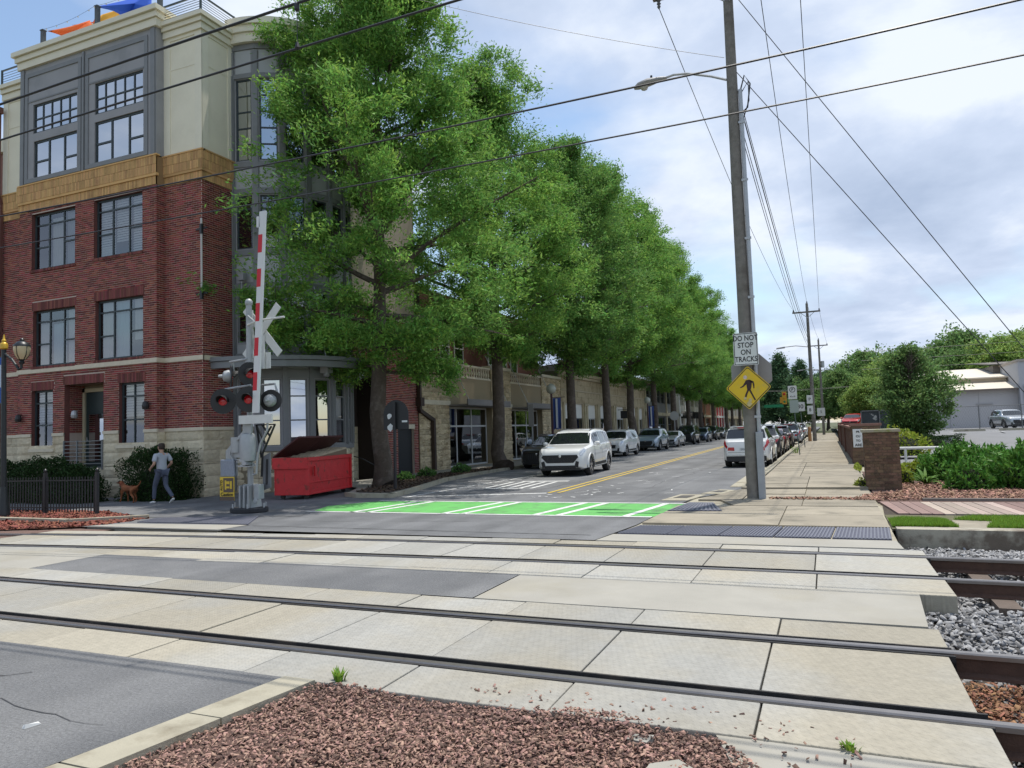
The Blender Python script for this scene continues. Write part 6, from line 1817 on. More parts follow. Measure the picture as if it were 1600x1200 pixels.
# far poles
for i, (x_, y_, h_, lab) in enumerate(((-1.1, 75.5, 13.2, 'second wooden utility pole up the right pavement'), (-.4, 110, 13.2, 'third and farthest wooden utility pole up the right pavement'))):
    t = thing('utility_pole', lab, 'utility pole', (x_, y_, 0), group='utility poles up the street')
    mb = MB(); mb.tube([(x_, y_, 0), (x_, y_, 6), (x_ - .02, y_, h_)], [.19, .17, .12], 10); mb.build('pole', wood, t)
    mb = MB(); mb.box(x_ - 1.35, x_ + 1.15, y_ - .12, y_, 12.3, 12.44); mb.build('crossarm', wood, t)
    mb = MB(); mb.bar((x_ - .6, y_ - .13, 12.3), (x_, y_ - .13, 11.8), .05); mb.bar((x_ + .6, y_ - .13, 12.3), (x_, y_ - .13, 11.8), .05); mb.build('arm_brace', galv, t)
    for xx in (-1.25, 1.05, 0):
        mb = MB(); mb.lathe([(.04, 0), (.07, .05), (.04, .2)], 6, (x_ + xx, y_ - .06, 12.44 if xx else h_)); mb.build('insulator', glz, t)
    mb = MB(); mb.tube([(x_, y_, 9.0), (x_ - 1.2, y_, 9.2), (x_ - 2.2, y_, 9.15)], .04, 6); mb.hexa([(x_ - 3.0, y_ - .15, 9.0), (x_ - 2.2, y_ - .12, 9.05), (x_ - 2.2, y_ + .12, 9.05), (x_ - 3.0, y_ + .15, 9.0), (x_ - 2.95, y_ - .1, 9.12), (x_ - 2.2, y_ - .1, 9.2), (x_ - 2.2, y_ + .1, 9.2), (x_ - 2.95, y_ + .1, 9.12)]); mb.build('street_lamp', MATS['lamp_grey'], t)
    if i == 1:
        mb = MB(); mb.box(x_ - 1.3, x_ + 1.3, y_ - .12, y_, 8.9, 9.0); mb.cyl((x_ + .35, y_, 9.3), (x_ + .35, y_, 10.2), .22); mb.build('transformer', galv, t)
for i, (xa, xb) in enumerate(((-1.75, -1.25), (.75, 0), (1.75, 1.05))):
    nm = ('left', 'middle', 'right')[i]
    za = 13.05 if i == 0 else 13.62
    wire(f'{nm} power line from the near crossarm to the second pole', (PX + xa, PY - .1, za), (-1.1 + xb, 75.4, 12.62 if xb else 13.35), .9, .011)
    wire(f'{nm} power line between the second and third poles', (-1.1 + xb, 75.4, 12.62 if xb else 13.35), (-.4 + xb, 110, 12.62 if xb else 13.35), .4, .011)
ins = thing('strain_insulator', 'grey strain insulator hanging under the left end of the near crossarm', 'insulator', (PX - 1.75, PY - .1, 13.0))
mb = MB(); mb.lathe([(.015, .25), (.06, .22), (.03, .18), (.06, .14), (.03, .1), (.05, .06), (.02, 0)], 8, (PX - 1.75, PY - .1, 13.03)); mb.build('body', glz, ins)
for i, (z_, dx) in enumerate(((10.4, .14), (9.9, .2), (9.5, .17), (9.1, .2))):
    wire(('uppermost', 'second', 'third', 'lowest')[i] + ' cable of the bundle from the near pole up the street', (PX + dx, PY, z_), (-1.1 + .1, 75.4, 9.6 - i * .35), .55 + .1 * i, .010 if i != 1 else .016, 22)
wire('thin span wire from the pole across to the corner building roof', (PX - .15, PY, 11.35), (-14, 17.0, 16.0), .25, .007)
wire('service wire crossing the street behind the signs', (-16.5, 120, 7.2), (6, 118, 7.0), .3, .02)
wire('upper wire crossing above the lot trees', (4, 92, 9.6), (60, 100, 11.5), .4, .02)
wire('middle wire crossing above the lot trees', (4, 92, 8.6), (60, 100, 10.0), .4, .02)
wire('lower wire crossing above the lot trees', (4, 92, 7.6), (60, 100, 9.0), .4, .02)
# tram overhead line over the two tracks
for (yc, zm, zc2, lab) in ((yc_near, 6.5, 6.0, 'nearer'), (yc_far, 6.95, 6.25, 'farther')):
    for nm, z_, r_ in (('messenger', zm, .016), ('contact', zc2, .013)):
        P = []
        for k in range(81):
            x_ = -70 + k * 1.25
            sag = 0.10 if nm == 'messenger' else 0
            P.append((x_, yc(max(-22, min(8, x_))), z_ - (.018 * ((x_ + 2) / 1.6) ** 2 * .12 if x_ < -2 else .0) * (1 if nm == 'contact' else 1.15)))
        mb = MB(); mb.tube(P, r_, 5); mb.build('overhead_wire', wire_m, label=f'{nm} wire of the overhead line above the {lab} track', cat='wire', group='tram overhead wires')
hg = thing('wire_hanger', 'short dropper with clamp joining the nearer overhead wires', 'hanger', (-4.9, yc_near(-4.9), 6.0))
mb = MB(); mb.tube([(-4.95, yc_near(-4.95), 6.48), (-4.95, yc_near(-4.95), 5.98)], .005, 4); mb.lathe([(.01, 0), (.03, .02), (.03, .08), (.01, .1)], 6, (-4.95, yc_near(-4.95), 6.40)); mb.lathe([(.01, 0), (.03, .02), (.015, .08)], 6, (-4.95, yc_near(-4.95), 5.98)); mb.build('dropper', wire_m, hg)
# ================================================================== STREET FURNITURE
sig = thing('crossing_signal', 'silver railroad crossing signal with raised striped gate arm and red lamps', 'crossing signal', (-13.85, 15.05, 0))
alu = mat('aluminium_paint', (.36, .375, .38), .5, metal=.3, noise=.14, nscale=6, c2=(.36, .38, .38), c2scale=3)
alu_w = mat('white_paint_metal', (.62, .63, .60), .5, noise=.08, nscale=6)
red_l = mat('red_lens', (.50, .012, .02), .12, coat=.6)
red_s = mat('red_stripe', (.55, .012, .025), .5); blk_m = mat('signal_black', (.022, .022, .022), .6, noise=.2)
SX, SY = -13.87, 15.05
mb = MB(); mb.cyl((SX, SY, .15), (SX, SY, 5.45), .075, n=14); mb.lathe([(.085, 0), (.10, .03), (.10, .10), (.06, .16), (.0, .18)], 12, (SX, SY, 5.42)); mb.build('mast', alu, sig, smooth=40)
mb = MB()
mb.prism([(SX + .52 * math.cos(R(a)), SY - .05 + .42 * math.sin(R(a))) for a in range(0, 360, 24)], .0, .13); mb.build('foundation', mat('foundation_dark', (.03, .03, .033), .8, noise=.3, nscale=8), sig, bevel=.03)
mb = MB(); mb.hexa([(SX - .20, SY - .2, .13), (SX + .20, SY - .2, .13), (SX + .20, SY + .2, .13), (SX - .20, SY + .2, .13), (SX - .14, SY - .13, .72), (SX + .14, SY - .13, .72), (SX + .14, SY + .13, .72), (SX - .14, SY + .13, .72)])
for dx in (-.14, 0, .14): mb.box(SX + dx - .025, SX + dx + .025, SY - .25, SY - .14, .13, .70)
mb.build('base_casting', alu, sig)
mb = MB(); mb.box(SX + .24, SX + .40, SY - .16, SY + .06, .34, .72); mb.cyl((SX + .32, SY - .17, .3), (SX + .32, SY - .2, .3), .07); mb.build('junction_case', alu, sig, bevel=.02)
mb = MB()
for k in range(6):
    a = R(60 * k); mb.cyl((SX + .48 * math.cos(a), SY - .05 + .38 * math.sin(a), .13), (SX + .48 * math.cos(a), SY - .05 + .38 * math.sin(a), .24), .025, n=6)
mb.build('anchor_bolt', galv, sig)
# gate mechanism
mb = MB(); mb.lathe([(.10, 0), (.20, .03), (.21, .1), (.21, .62), (.17, .72), (.06, .76)], 14, (SX + .02, SY - .10, 1.30)); mb.cyl((SX - .33, SY - .12, 1.55), (SX - .33, SY - .12, 1.95), .16, n=12); mb.box(SX - .36, SX + .05, SY - .2, SY + .05, 1.42, 1.9); mb.build('mechanism', alu, sig, smooth=40)
mb = MB()
for k in range(10): mb.box(SX - .1 + random.uniform(-.1, .15), SX + .1 + random.uniform(-.1, .15), SY - .3, SY - .1, 1.18 + k * .02, 1.2 + k * .02)
mb.lathe([(.14, 0), (.14, .05), (.10, .08)], 8, (SX, SY, 1.18)); mb.build('clamp', galv, sig)
# counterweight plates: left (silver) and right (dark lattice)
mb = MB(); mb.prism_y([((SX + .20) - .28, 2.42), ((SX + .20) + .0, 2.42), ((SX + .20) + .0, 2.05), ((SX + .20) - .20, 1.75), ((SX + .20) - .50, 1.45), ((SX + .20) - .50, .95), ((SX + .20) - .86, .95), ((SX + .20) - .86, 1.60), ((SX + .20) - .28, 2.10)][::-1], SY - .18, SY - .13); mb.build('counterweight_arm', alu, sig)
mb = MB(); mb.prism_y([((SX + .20) - .98, 1.38), ((SX + .20) - .52, 1.38), ((SX + .20) - .50, .92), ((SX + .20) - .98, .92)][::-1], SY - .26, SY - .19); mb.build('counterweight', mat('weight_blue_grey', (.26, .29, .34), .6, metal=.3, noise=.2, nscale=20, bump=.5), sig, bevel=.03)
mb = MB(); mb.prism_y([((SX + .20) - .30, 2.50), ((SX + .20) + .78, 2.50), ((SX + .20) + .78, 2.28), ((SX + .20) - .30, 2.28)][::-1], SY - .30, SY - .26); mb.build('crosshead', alu_w, sig)
mb = MB()
for a, b in (((.1, 2.25), (.72, 2.25)), ((.72, 2.25), (.30, 1.5)), ((.1, 2.25), (.40, 1.75)), ((.3, 2.25), (.55, 1.95)), ((.6, 2.2), (.35, 1.9)), ((.12, 2.2), (.26, 1.4)), ((.3, 1.5), (.26, .9)), ((.45, 1.35), (.42, .7))):
    mb.bar((SX + a[0], SY + .12, a[1]), (SX + b[0], SY + .12, b[1]), .05, .03)
mb.build('lattice', blk_m, sig)
mb = MB(); mb.prism_y([(SX + .26, 1.40), (SX + .52, 1.52), (SX + .54, .62), (SX + .30, .55)][::-1], SY + .13, SY + .17); mb.build('rear_plate', mat('plate_grey', (.18, .185, .2), .6, metal=.3), sig)
mb = MB(); mb.tube([(SX + .78, SY - .2, 2.48), (SX + .74, SY - .2, 2.1), (SX + .50, SY - .18, 1.75), (SX + .40, SY - .18, 1.4), (SX + .36, SY - .18, 1.0), (SX + .25, SY - .18, .97)], .028, 8); mb.tube([(SX - .12, SY - .2, 1.95), (SX - .38, SY - .25, 1.75), (SX - .45, SY - .25, 1.5), (SX - .33, SY - .22, 1.3)], .025, 8); mb.tube([(SX + .14, SY - .08, 1.4), (SX + .13, SY - .08, .7)], .02, 6); mb.build('conduit', alu, sig)
# warning tag
mb = MB(); mb.prism_y([((SX + .22) - .98, .93), ((SX + .22) - .50, .93), ((SX + .22) - .50, .32), ((SX + .22) - .98, .32)][::-1], SY - .29, SY - .275); tg = mb.build('warning_tag', mat('tag_yellow', (.66, .46, .04), .5), sig)
mb = MB(); mb.prism_y([((SX + .22) - .86, .90), ((SX + .22) - .52, .90), ((SX + .22) - .52, .53), ((SX + .22) - .86, .53)][::-1], SY - .294, SY - .2905); mb.prism_y([((SX + .22) - .98, .42), ((SX + .22) - .50, .42), ((SX + .22) - .50, .32), ((SX + .22) - .98, .32)][::-1], SY - .294, SY - .2905); mb.build('tag_panel', mat('tag_dark', (.10, .07, .05), .5), tg)
loc0 = Vector(WORIG[sig.name])
def tt_(txt, sz, x_, z_, m_, parent, rot=0, bold=.002, sx=1):
    me = text_mesh(txt, sz, bold=bold, sx=sx)
    me.transform(Matrix.Translation(Vector((x_, SY - .297, z_)) - loc0) @ Matrix.Rotation(R(90), 4, 'X') @ Matrix.Rotation(rot, 4, 'Z'))
    return obj('lettering', me, m_, parent)
tt_('Caution', .13, (SX + .22) - .74, .475, blk, tg); tt_('AUTO', .10, (SX + .22) - .92, .71, blk, tg, R(90))
mb = MB()
for x_, z_, w_, h_ in ((-.78, .72, .05, .24), (-.70, .78, .10, .07), (-.70, .66, .10, .05), (-.60, .72, .06, .20)): mb.prism_y([((SX + .22) + x_ - w_/2, z_ - h_/2), ((SX + .22) + x_ + w_/2, z_ - h_/2), ((SX + .22) + x_ + w_/2, z_ + h_/2), ((SX + .22) + x_ - w_/2, z_ + h_/2)], SY - .299, SY - .2945)
mb.build('tag_symbol', MATS['tag_yellow'], tg)
# gate arm: raised, slightly tilted, red and white
A = Vector((SX + .50, SY - .34, 2.55)); B = Vector((SX + .81, SY - .34, 7.74))
dd = (B - A)
arm_w = mat('arm_white', (.64, .65, .64), .45, noise=.06)
mb = MB()
def arm_seg(m_b, t0, t1, w0, dep0, dep1):
    p = A + dd * t0; q = A + dd * t1; s_ = Vector((1, 0, 0)) * w0; 
    m_b.hexa([(p.x - w0, SY - .34 - dep0, p.z), (p.x + w0, SY - .34 - dep0, p.z), (p.x + w0, SY - .34 + dep1, p.z), (p.x - w0, SY - .34 + dep1, p.z), (q.x - w0, SY - .34 - dep0, q.z), (q.x + w0, SY - .34 - dep0, q.z), (q.x + w0, SY - .34 + dep1, q.z), (q.x - w0, SY - .34 + dep1, q.z)])
arm_seg(mb, 0, 1, .100, .02, .03); ga = mb.build('gate_arm', arm_w, sig)
for k in range(5):
    t0 = .135 + k * .171 + .02; mb = MB()
    p = A + dd * (t0 - .045); q = A + dd * (t0 + .045); w0, w1 = -.102, .03
    mb.hexa([(p.x + w0, SY - .363, p.z), (p.x + w1, SY - .363, p.z), (p.x + w1, SY - .361, p.z), (p.x + w0, SY - .361, p.z), (q.x + w0, SY - .363, q.z), (q.x + w1, SY - .363, q.z), (q.x + w1, SY - .361, q.z), (q.x + w0, SY - .361, q.z)]); mb.build('red_stripe', red_s, ga)
mb = MB(); mb.box(B.x - .2, B.x - .1, SY - .36, SY - .32, B.z - .4, B.z - .12); mb.build('tip_bracket', arm_w, ga)
# crossbuck (seen obliquely) on the rear side
cbk = MB()
c0 = Vector((SX + .32, SY + .10, 4.72))
for sgn in (1, -1):
    u_ = Vector((math.cos(R(44 * sgn)) * .86, 0, math.sin(R(44 * sgn)))); v_ = Vector((-math.sin(R(44 * sgn)), 0, math.cos(R(44 * sgn)) * .86))
    q = [c0 - u_ * .92 - v_ * .115, c0 + u_ * .92 - v_ * .115, c0 + u_ * .92 + v_ * .115, c0 - u_ * .92 + v_ * .115]
    yb = .0 if sgn > 0 else .03
    cbk.hexa([(p.x, p.y + yb, p.z) for p in q] + [(p.x, p.y + yb + .02, p.z) for p in q])
cbk.build('crossbuck', alu_w, sig)
mb = MB(); mb.box(SX - .02, SX + .58, SY + .13, SY + .15, 3.72, 4.15); mb.box(SX - .06, SX + .04, SY + .08, SY + .12, 3.7, 5.3); mb.box(SX + .35, SX + .42, SY + .09, SY + .12, 3.72, 4.6); mb.build('track_plate', alu_w, sig)
mb = MB(); mb.tube([(SX + .05, SY - .1, 4.88), (SX + .5, SY - .2, 4.95), (SX + 1.35, SY - .22, 4.96)], .028, 8); mb.build('cantilever_rod', alu_w, sig)
mb = MB(); mb.tube([(SX + .02, SY - .1, 5.15), (SX + .3, SY - .15, 4.95)], .022, 6); mb.build('stay', alu, sig)
# lamp heads
def lamp_head(cx, cz, cy, az, front=True, rr_=.335):
    """az: heading of the lamp face, 0 = towards -Y (viewer side)"""
    rot = Matrix.Translation(Vector((cx, cy, cz)) - loc0) @ Matrix.Rotation(az, 4, 'Z')
    mb = MB(); mb.lathe([(rr_, -.0), (rr_, .015), (.02, .02)], 24, axis='y')
    mb.lathe([(rr_, 0.0), (.15, -.004)], 24, axis='y', cap=False)
    d_ = mb.build('backplate', blk_m, sig, world=False, smooth=30); d_.data.transform(rot)
    mb = MB(); mb.lathe([(.16, .02), (.17, .08), (.13, .18), (.05, .22)], 16, axis='y'); mb.lathe([(.045, .2), (.05, .26), (.03, .32)], 8, axis='y'); b_ = mb.build('lamp_housing', alu, d_, world=False, smooth=40); b_.data.transform(rot)
    mb = MB(); mb.lathe([(.115, -.012), (.09, -.035), (.03, -.05), (.0, -.052)], 18, axis='y'); l_ = mb.build('lens', red_l, d_, world=False, smooth=60); l_.data.transform(rot)
    mb = MB(); P = []
    for k in range(15):
        a = R(-10 + 200 * k / 14); P.append(a)
    for a, b in zip(P[:-1], P[1:]):
        r1 = .15
        p = [(r1 * math.cos(a), 0, r1 * math.sin(a)), (r1 * math.cos(b), 0, r1 * math.sin(b)), (r1 * .95 * math.cos(b), -.30 * max(.25, math.sin((a + b) / 2) * .6 + .4), r1 * .95 * math.sin(b)), (r1 * .95 * math.cos(a), -.30 * max(.25, math.sin((a + b) / 2) * .6 + .4), r1 * .95 * math.sin(a))]
        mb.quad(*p)
    h_ = mb.build('hood', blk_m, d_, world=False, smooth=60); h_.data.transform(rot); h_.modifiers.new('t', 'SOLIDIFY').thickness = .008
lamp_head(SX - .62, 2.90, SY - .30, R(25)); lamp_head(SX + .24, 2.91, SY - .30, R(25))
lamp_head(SX + .14, 3.58, SY - .15, R(70), rr_=.31); lamp_head(SX - .68, 3.58, SY + .05, R(140), rr_=.29); lamp_head(SX + .60, 2.87, SY + .12, R(200), rr_=.29)
mb = MB(); mb.tube([(SX - .62, SY - .05, 3.95), (SX + .02, SY - .1, 3.98)], .03, 8); mb.tube([(SX - .62, SY - .22, 3.22), (SX + .24, SY - .22, 3.28)], .03, 8); mb.tube([(SX + .02, SY + .1, 3.28), (SX + .75, SY + .1, 3.30), (SX + .80, SY + .12, 3.1)], .03, 8); mb.lathe([(.11, 0), (.11, .12)], 10, (SX, SY, 3.9)); mb.lathe([(.11, 0), (.11, .12)], 10, (SX, SY, 3.24)); mb.tube([(SX - .62, SY + .05, 3.95), (SX - .62, SY + .08, 3.7)], .03, 8); mb.build('lamp_bracket', alu, sig)

# ------------------------------------------------------------------ dumpster
dp = thing('dumpster', 'open red steel dumpster with propped lid beside the corner bay', 'dumpster', (-15.42, 19.62, 0), R(100))
rot_d = 0
redp = mat('dumpster_red', (.56, .024, .028), .5, noise=.14, nscale=5, c2=(.24, .035, .024), c2scale=4.5, c2lo=.57, c2hi=.66, bump=.5, bscale=5)
redd = mat('dumpster_lid', (.075, .018, .018), .6, noise=.2)
# local frame: x along long side, y depth (front = -y)
Ld, Wd, Hd = 1.50, .55, 1.26
mb = MB()
def hollow(mb, x0, x1, y0, y1, z0, z1, t=.05):
    mb.box(x0, x1, y0, y0 + t, z0, z1); mb.box(x0, x1, y1 - t, y1, z0, z1); mb.box(x0, x0 + t, y0 + t, y1 - t, z0, z1); mb.box(x1 - t, x1, y0 + t, y1 - t, z0, z1); mb.box(x0 + t, x1 - t, y0 + t, y1 - t, z0, z0 + t)
hollow(mb, -Ld, Ld, -Wd, Wd, .14, Hd)
mb.build('bin', redp, dp, world=False, bevel=.012)
mb = MB()
mb.box(-Ld - .04, Ld + .04, -Wd - .05, -Wd - .001, Hd - .10, Hd + .02); mb.box(-Ld - .04, Ld + .04, Wd + .001, Wd + .05, Hd - .10, Hd + .02); mb.box(-Ld - .05, -Ld - .001, -Wd - .05, Wd + .05, Hd - .32, Hd + .021); mb.box(Ld + .001, Ld + .05, -Wd - .05, Wd + .05, Hd - .1, Hd + .021)
mb.box(-Ld, Ld, -Wd - .03, -Wd - .001, .48, .53); mb.box(-Ld, Ld, -Wd - .04, -Wd - .001, .14, .2); mb.box(-Ld - .02, -Ld + .06, -Wd - .06, -Wd + .06, .14, Hd - .05); mb.box(Ld - .06, Ld + .02, -Wd - .06, -Wd + .06, .14, Hd - .05)
mb.build('rim', redp, dp, world=False, bevel=.008)
mb = MB(); mb.box(-Ld + .35, -Ld + .42, -Wd - .1, -Wd - .05, .7, 1.0); mb.build('lift_pocket', redp, dp, world=False)
for i, (x0, x1) in enumerate(((-Ld - .03, -.02), (.02, Ld + .03))):
    mb = MB(); mb.hexa([(x0, Wd + .03, Hd + .03), (x1, Wd + .03, Hd + .03), (x1, -Wd * .55, Hd + .62), (x0, -Wd * .55, Hd + .62), (x0, Wd + .03, Hd + .07), (x1, Wd + .03, Hd + .07), (x1, -Wd * .55, Hd + .67), (x0, -Wd * .55, Hd + .67)])
    for k in range(4): xx = x0 + (k + .5) * (x1 - x0) / 4; mb.bar((xx, Wd, Hd + .09), (xx, -Wd * .5, Hd + .66), .08, .04)
    mb.build('lid', redd, dp, world=False)
for sx_ in (-1, 1):
    for sy_ in (-1, 1):
        mb = MB(); mb.cyl((sx_ * (Ld - .25) - .03, sy_ * (Wd - .15), .075), (sx_ * (Ld - .25) + .03, sy_ * (Wd - .15), .075), .075, n=10); mb.bar((sx_ * (Ld - .25), sy_ * (Wd - .15), .1), (sx_ * (Ld - .25), sy_ * (Wd - .15), .2), .05); mb.build('caster', black_metal, dp, world=False)
# folded mesh pallet of rubbish inside
rb = thing('egg_crate_sheet', 'heap of pale egg crate sheets sticking out of the red dumpster', 'rubbish', (-15.42, 19.62, Hd - .25), R(100))
mb = MB()
for i in range(30):
    for j in range(9):
        x_ = -.75 + i * .075; y_ = -.42 + j * .10; z_ = .30 + .015 * math.sin(i) + x_ * .10
        mb.lathe([(.045, 0), (.035, .05), (.018, .075)], 5, (x_, y_, z_), cap=True)
mb.build('cups', mat('egg_crate', (.42, .34, .24), .9, noise=.15), rb, world=False)
mb = MB(); mb.hexa([(-.8, -.47, .1), (1.42, -.47, .2), (1.42, .47, .2), (-.8, .47, .1), (-.8, -.47, .24), (1.42, -.47, .45), (1.42, .47, .45), (-.8, .47, .24)]); mb.build('sheet', mat('egg_crate_dark', (.2, .15, .1), .95), rb, world=False)

# ------------------------------------------------------------------ black sign from behind
bs_ = thing('black_sign', 'black rounded sign seen from behind with torn white stickers', 'sign', (-13.0, 20.6, 0))
mb = MB(); mb.bar((-12.98, 20.6, 0), (-12.93, 20.6, 2.95), .075); mb.build('post', black_metal, bs_)
mb = MB(); rr_ = .47
P = [(-12.93 + rr_ * math.cos(R(a)), 2.55 + rr_ * math.sin(R(a))) for a in range(0, 181, 12)] + [(-12.93 - .47, 2.05), (-12.93 + .47, 2.05)]
mb.prism_y(P[::-1], 20.66, 20.68); pn = mb.build('panel', mat('sign_black', (.02, .02, .022), .5), bs_)
for (dx, dz, w_) in ((-.25, 2.5, .1), (-.22, 2.12, .12)):
    mb = MB(); mb.prism_y([(-12.93 + dx + w_ * math.cos(R(a)) * random.uniform(.5, 1.1), dz + w_ * math.sin(R(a)) * random.uniform(.6, 1.2)) for a in range(0, 360, 40)][::-1], 20.652, 20.656); mb.build('torn_sticker', mat('paper_white', (.7, .7, .7), .8), pn)
mb = MB(); mb.box(-12.7, -12.5, 20.652, 20.656, 2.28, 2.34); mb.build('torn_sticker', MATS['paper_white'], pn)

# ------------------------------------------------------------------ picket fence
fe = thing('picket_fence', 'black metal picket fence at the left in front of the shrubs', 'fence', (-18.2, 14.0, 0))
fa, fb = Vector((-18.22, 14.0)), Vector((-30, 13.15))
fd = (fb - fa); fl_ = fd.length; fu = fd / fl_
for z_ in (.18, .92):
    mb = MB(); mb.bar((fa.x, fa.y, z_), (fb.x, fb.y, z_), .04, .03); mb.build('rail', black_metal, fe)
pmesh = None
k = 0
while k * .105 < fl_:
    p = fa + fu * (k * .105)
    if pmesh is None:
        mb = MB(); mb.box(-.011, .011, -.011, .011, .06, 1.02); pmesh = mb.mesh('picket'); pmesh.materials.append(black_metal)
    if k % 18:
        o = bpy.data.objects.new('picket', pmesh); col.objects.link(o); o.parent = fe; o.location = (p.x + 18.2, p.y - 14.0, 0)
    else:
        mb = MB(); mb.box(p.x - .04, p.x + .04, p.y - .04, p.y + .04, 0, 1.14); mb.lathe([(.0, .12), (.04, .08), (.045, .05), (.03, 0)][::-1], 8, (p.x, p.y, 1.14)); mb.build('post', black_metal, fe)
    k += 1

# ------------------------------------------------------------------ lamp post at left
lp_ = thing('lamp_post', 'dark ornamental lamp post with lantern, gold finial and blue banner', 'lamp post', (-20.83, 13.2, 0))
dg = mat('lamp_dark', (.012, .016, .018), .4)
mb = MB(); mb.tube([(-20.83, 13.2, 0), (-20.9, 13.2, 4.6)], [.075, .06], 12); mb.lathe([(.16, 0), (.16, .1), (.12, .3), (.09, .7), (.08, .8)], 12, (-20.83, 13.2, 0)); mb.build('post', dg, lp_, smooth=40)
mb = MB(); mb.lathe([(.07, 0), (.10, .03), (.10, .14), (.08, .18), (.05, .2), (.06, .25), (.03, .30), (.012, .42)], 12, (-20.9, 13.2, 4.60)); mb.build('finial', mat('gold_paint', (.62, .38, .04), .4, metal=.3), lp_, smooth=40)
mb = MB(); mb.tube([(-20.85, 13.2, 4.48), (-20.55, 13.2, 4.30), (-20.25, 13.2, 4.0), (-20.16, 13.2, 4.03), (-20.15, 13.2, 4.22)], .035, 8); mb.build('arm', dg, lp_)
mb = MB(); mb.lathe([(.06, 0), (.075, .04), (.05, .08), (.09, .12)], 12, (-20.14, 13.2, 4.15)); mb.lathe([(.215, .02), (.21, .06), (.12, .15), (.05, .18), (.06, .22), (.02, .26)], 14, (-20.14, 13.2, 4.60)); lc = mb.build('lantern_cap', dg, lp_, smooth=40)
mb = MB(); mb.lathe([(.09, 0), (.17, .12), (.205, .26), (.205, .36)], 14, (-20.14, 13.2, 4.27)); mb.build('lantern_glass', mat('lantern_glass', (.55, .46, .28), .15, noise=.1), lp_, smooth=50)
mb = MB()
for k in range(5):
    a = R(72 * k); mb.tube([(-20.14 + .09 * math.cos(a), 13.2 + .09 * math.sin(a), 4.27), (-20.14 + .175 * math.cos(a), 13.2 + .175 * math.sin(a), 4.39), (-20.14 + .21 * math.cos(a), 13.2 + .21 * math.sin(a), 4.62)], .012, 5)
mb.build('lantern_cage', dg, lc)
bn = mb = MB(); mb.box(-21.55, -20.95, 13.19, 13.205, 3.55, 4.38); b1 = mb.build('banner', mat('banner_pale', (.50, .58, .72), .8), lp_)
mb = MB(); mb.box(-21.55, -20.95, 13.186, 13.189, 4.18, 4.38); mb.box(-21.55, -20.95, 13.186, 13.2045, 3.12, 3.549); mb.build('banner_blue', mat('banner_blue', (.02, .09, .42), .8), b1)
mb = MB(); mb.bar((-21.6, 13.2, 4.4), (-20.85, 13.2, 4.4), .03); mb.bar((-21.6, 13.2, 3.1), (-20.85, 13.2, 3.1), .03); mb.build('banner_rod', dg, lp_)

# globe lamps with banners on the left pavement
def globe_lamp(y_, lab, ban=True):
    t = thing('globe_lamp', lab, 'street lamp', (-14.75, y_, .1), group='globe lamps on the left pavement')
    mb = MB(); mb.tube([(-14.75, y_, .1), (-14.75, y_, 4.0)], [.09, .06], 10); mb.lathe([(.2, 0), (.2, .15), (.1, .6)], 10, (-14.75, y_, .1)); mb.build('post', mat('maroon_post', (.06, .02, .02), .5), t)
    mb = MB(); mb.lathe([(.08, 0), (.24, .10), (.30, .28), (.24, .48), (.1, .58), (.0, .62)], 14, (-14.75, y_, 4.0)); mb.build('globe', mat('globe_glass', (.42, .43, .36), .25), t, smooth=60)
    if ban:
        mb = MB(); nseg = 8
        for k in range(nseg):
            x0_, x1_ = -14.65 + k * .06, -14.65 + (k + 1) * .06
            mb.quad((x0_, y_ - .06 + .05 * math.sin(k * 1.4), 1.9 + .08 * (k % 2)), (x1_, y_ - .06 + .05 * math.sin((k + 1) * 1.4), 1.9), (x1_, y_ - .06 + .03 * math.sin((k + 1)), 3.75), (x0_, y_ - .06 + .03 * math.sin(k), 3.75))
        b_ = mb.build('banner', mat('banner_navy', (.05, .09, .30), .8, trans=.2), t); b_.modifiers.new('t', 'SOLIDIFY').thickness = .006
        mb = MB(); mb.quad((-14.47, y_ - .13, 2.0), (-14.35, y_ - .13, 2.0), (-14.35, y_ - .11, 3.7), (-14.47, y_ - .11, 3.7)); sb = mb.build('banner_stripe', mat('banner_white', (.6, .62, .66), .8), b_); sb.modifiers.new('t', 'SOLIDIFY').thickness = .004
        mb = MB(); mb.bar((-14.75, y_, 3.78), (-13.9, y_ - .05, 3.78), .03); mb.build('banner_rod', black_metal, t)
globe_lamp(40.6, 'globe street lamp with blue banner behind the nearest white SUV')
globe_lamp(65.8, 'globe street lamp with banner beyond the silver parked cars')
# round sign seen from behind, far left
rs_ = thing('round_sign', 'round grey sign back on a post beyond the silver cars', 'sign', (-14.3, 76, .1))
mb = MB(); mb.tube([(-14.3, 76, .1), (-14.3, 76, 3.3)], .04, 6); mb.build('post', galv, rs_)
mb = MB(); mb.prism_y([(-14.3 + .47 * math.cos(R(a)), 2.95 + .47 * math.sin(R(a))) for a in range(0, 360, 20)][::-1], 75.93, 75.95); mb.build('plate', mat('sign_back_light', (.42, .42, .41), .5), rs_)
# parking sign posts on the left pavement by the shops
pk = thing('meter_post', 'grey parking sign post in front of the second shop window', 'sign post', (-14.6, 37.0, .1))
mb = MB(); mb.bar((-14.6, 37, .1), (-14.6, 37, 3.3), .06); mb.build('post', galv, pk)
mb = MB(); mb.box(-14.78, -14.48, 36.94, 36.96, 2.1, 3.3); mb.build('plate', sgrey, pk)
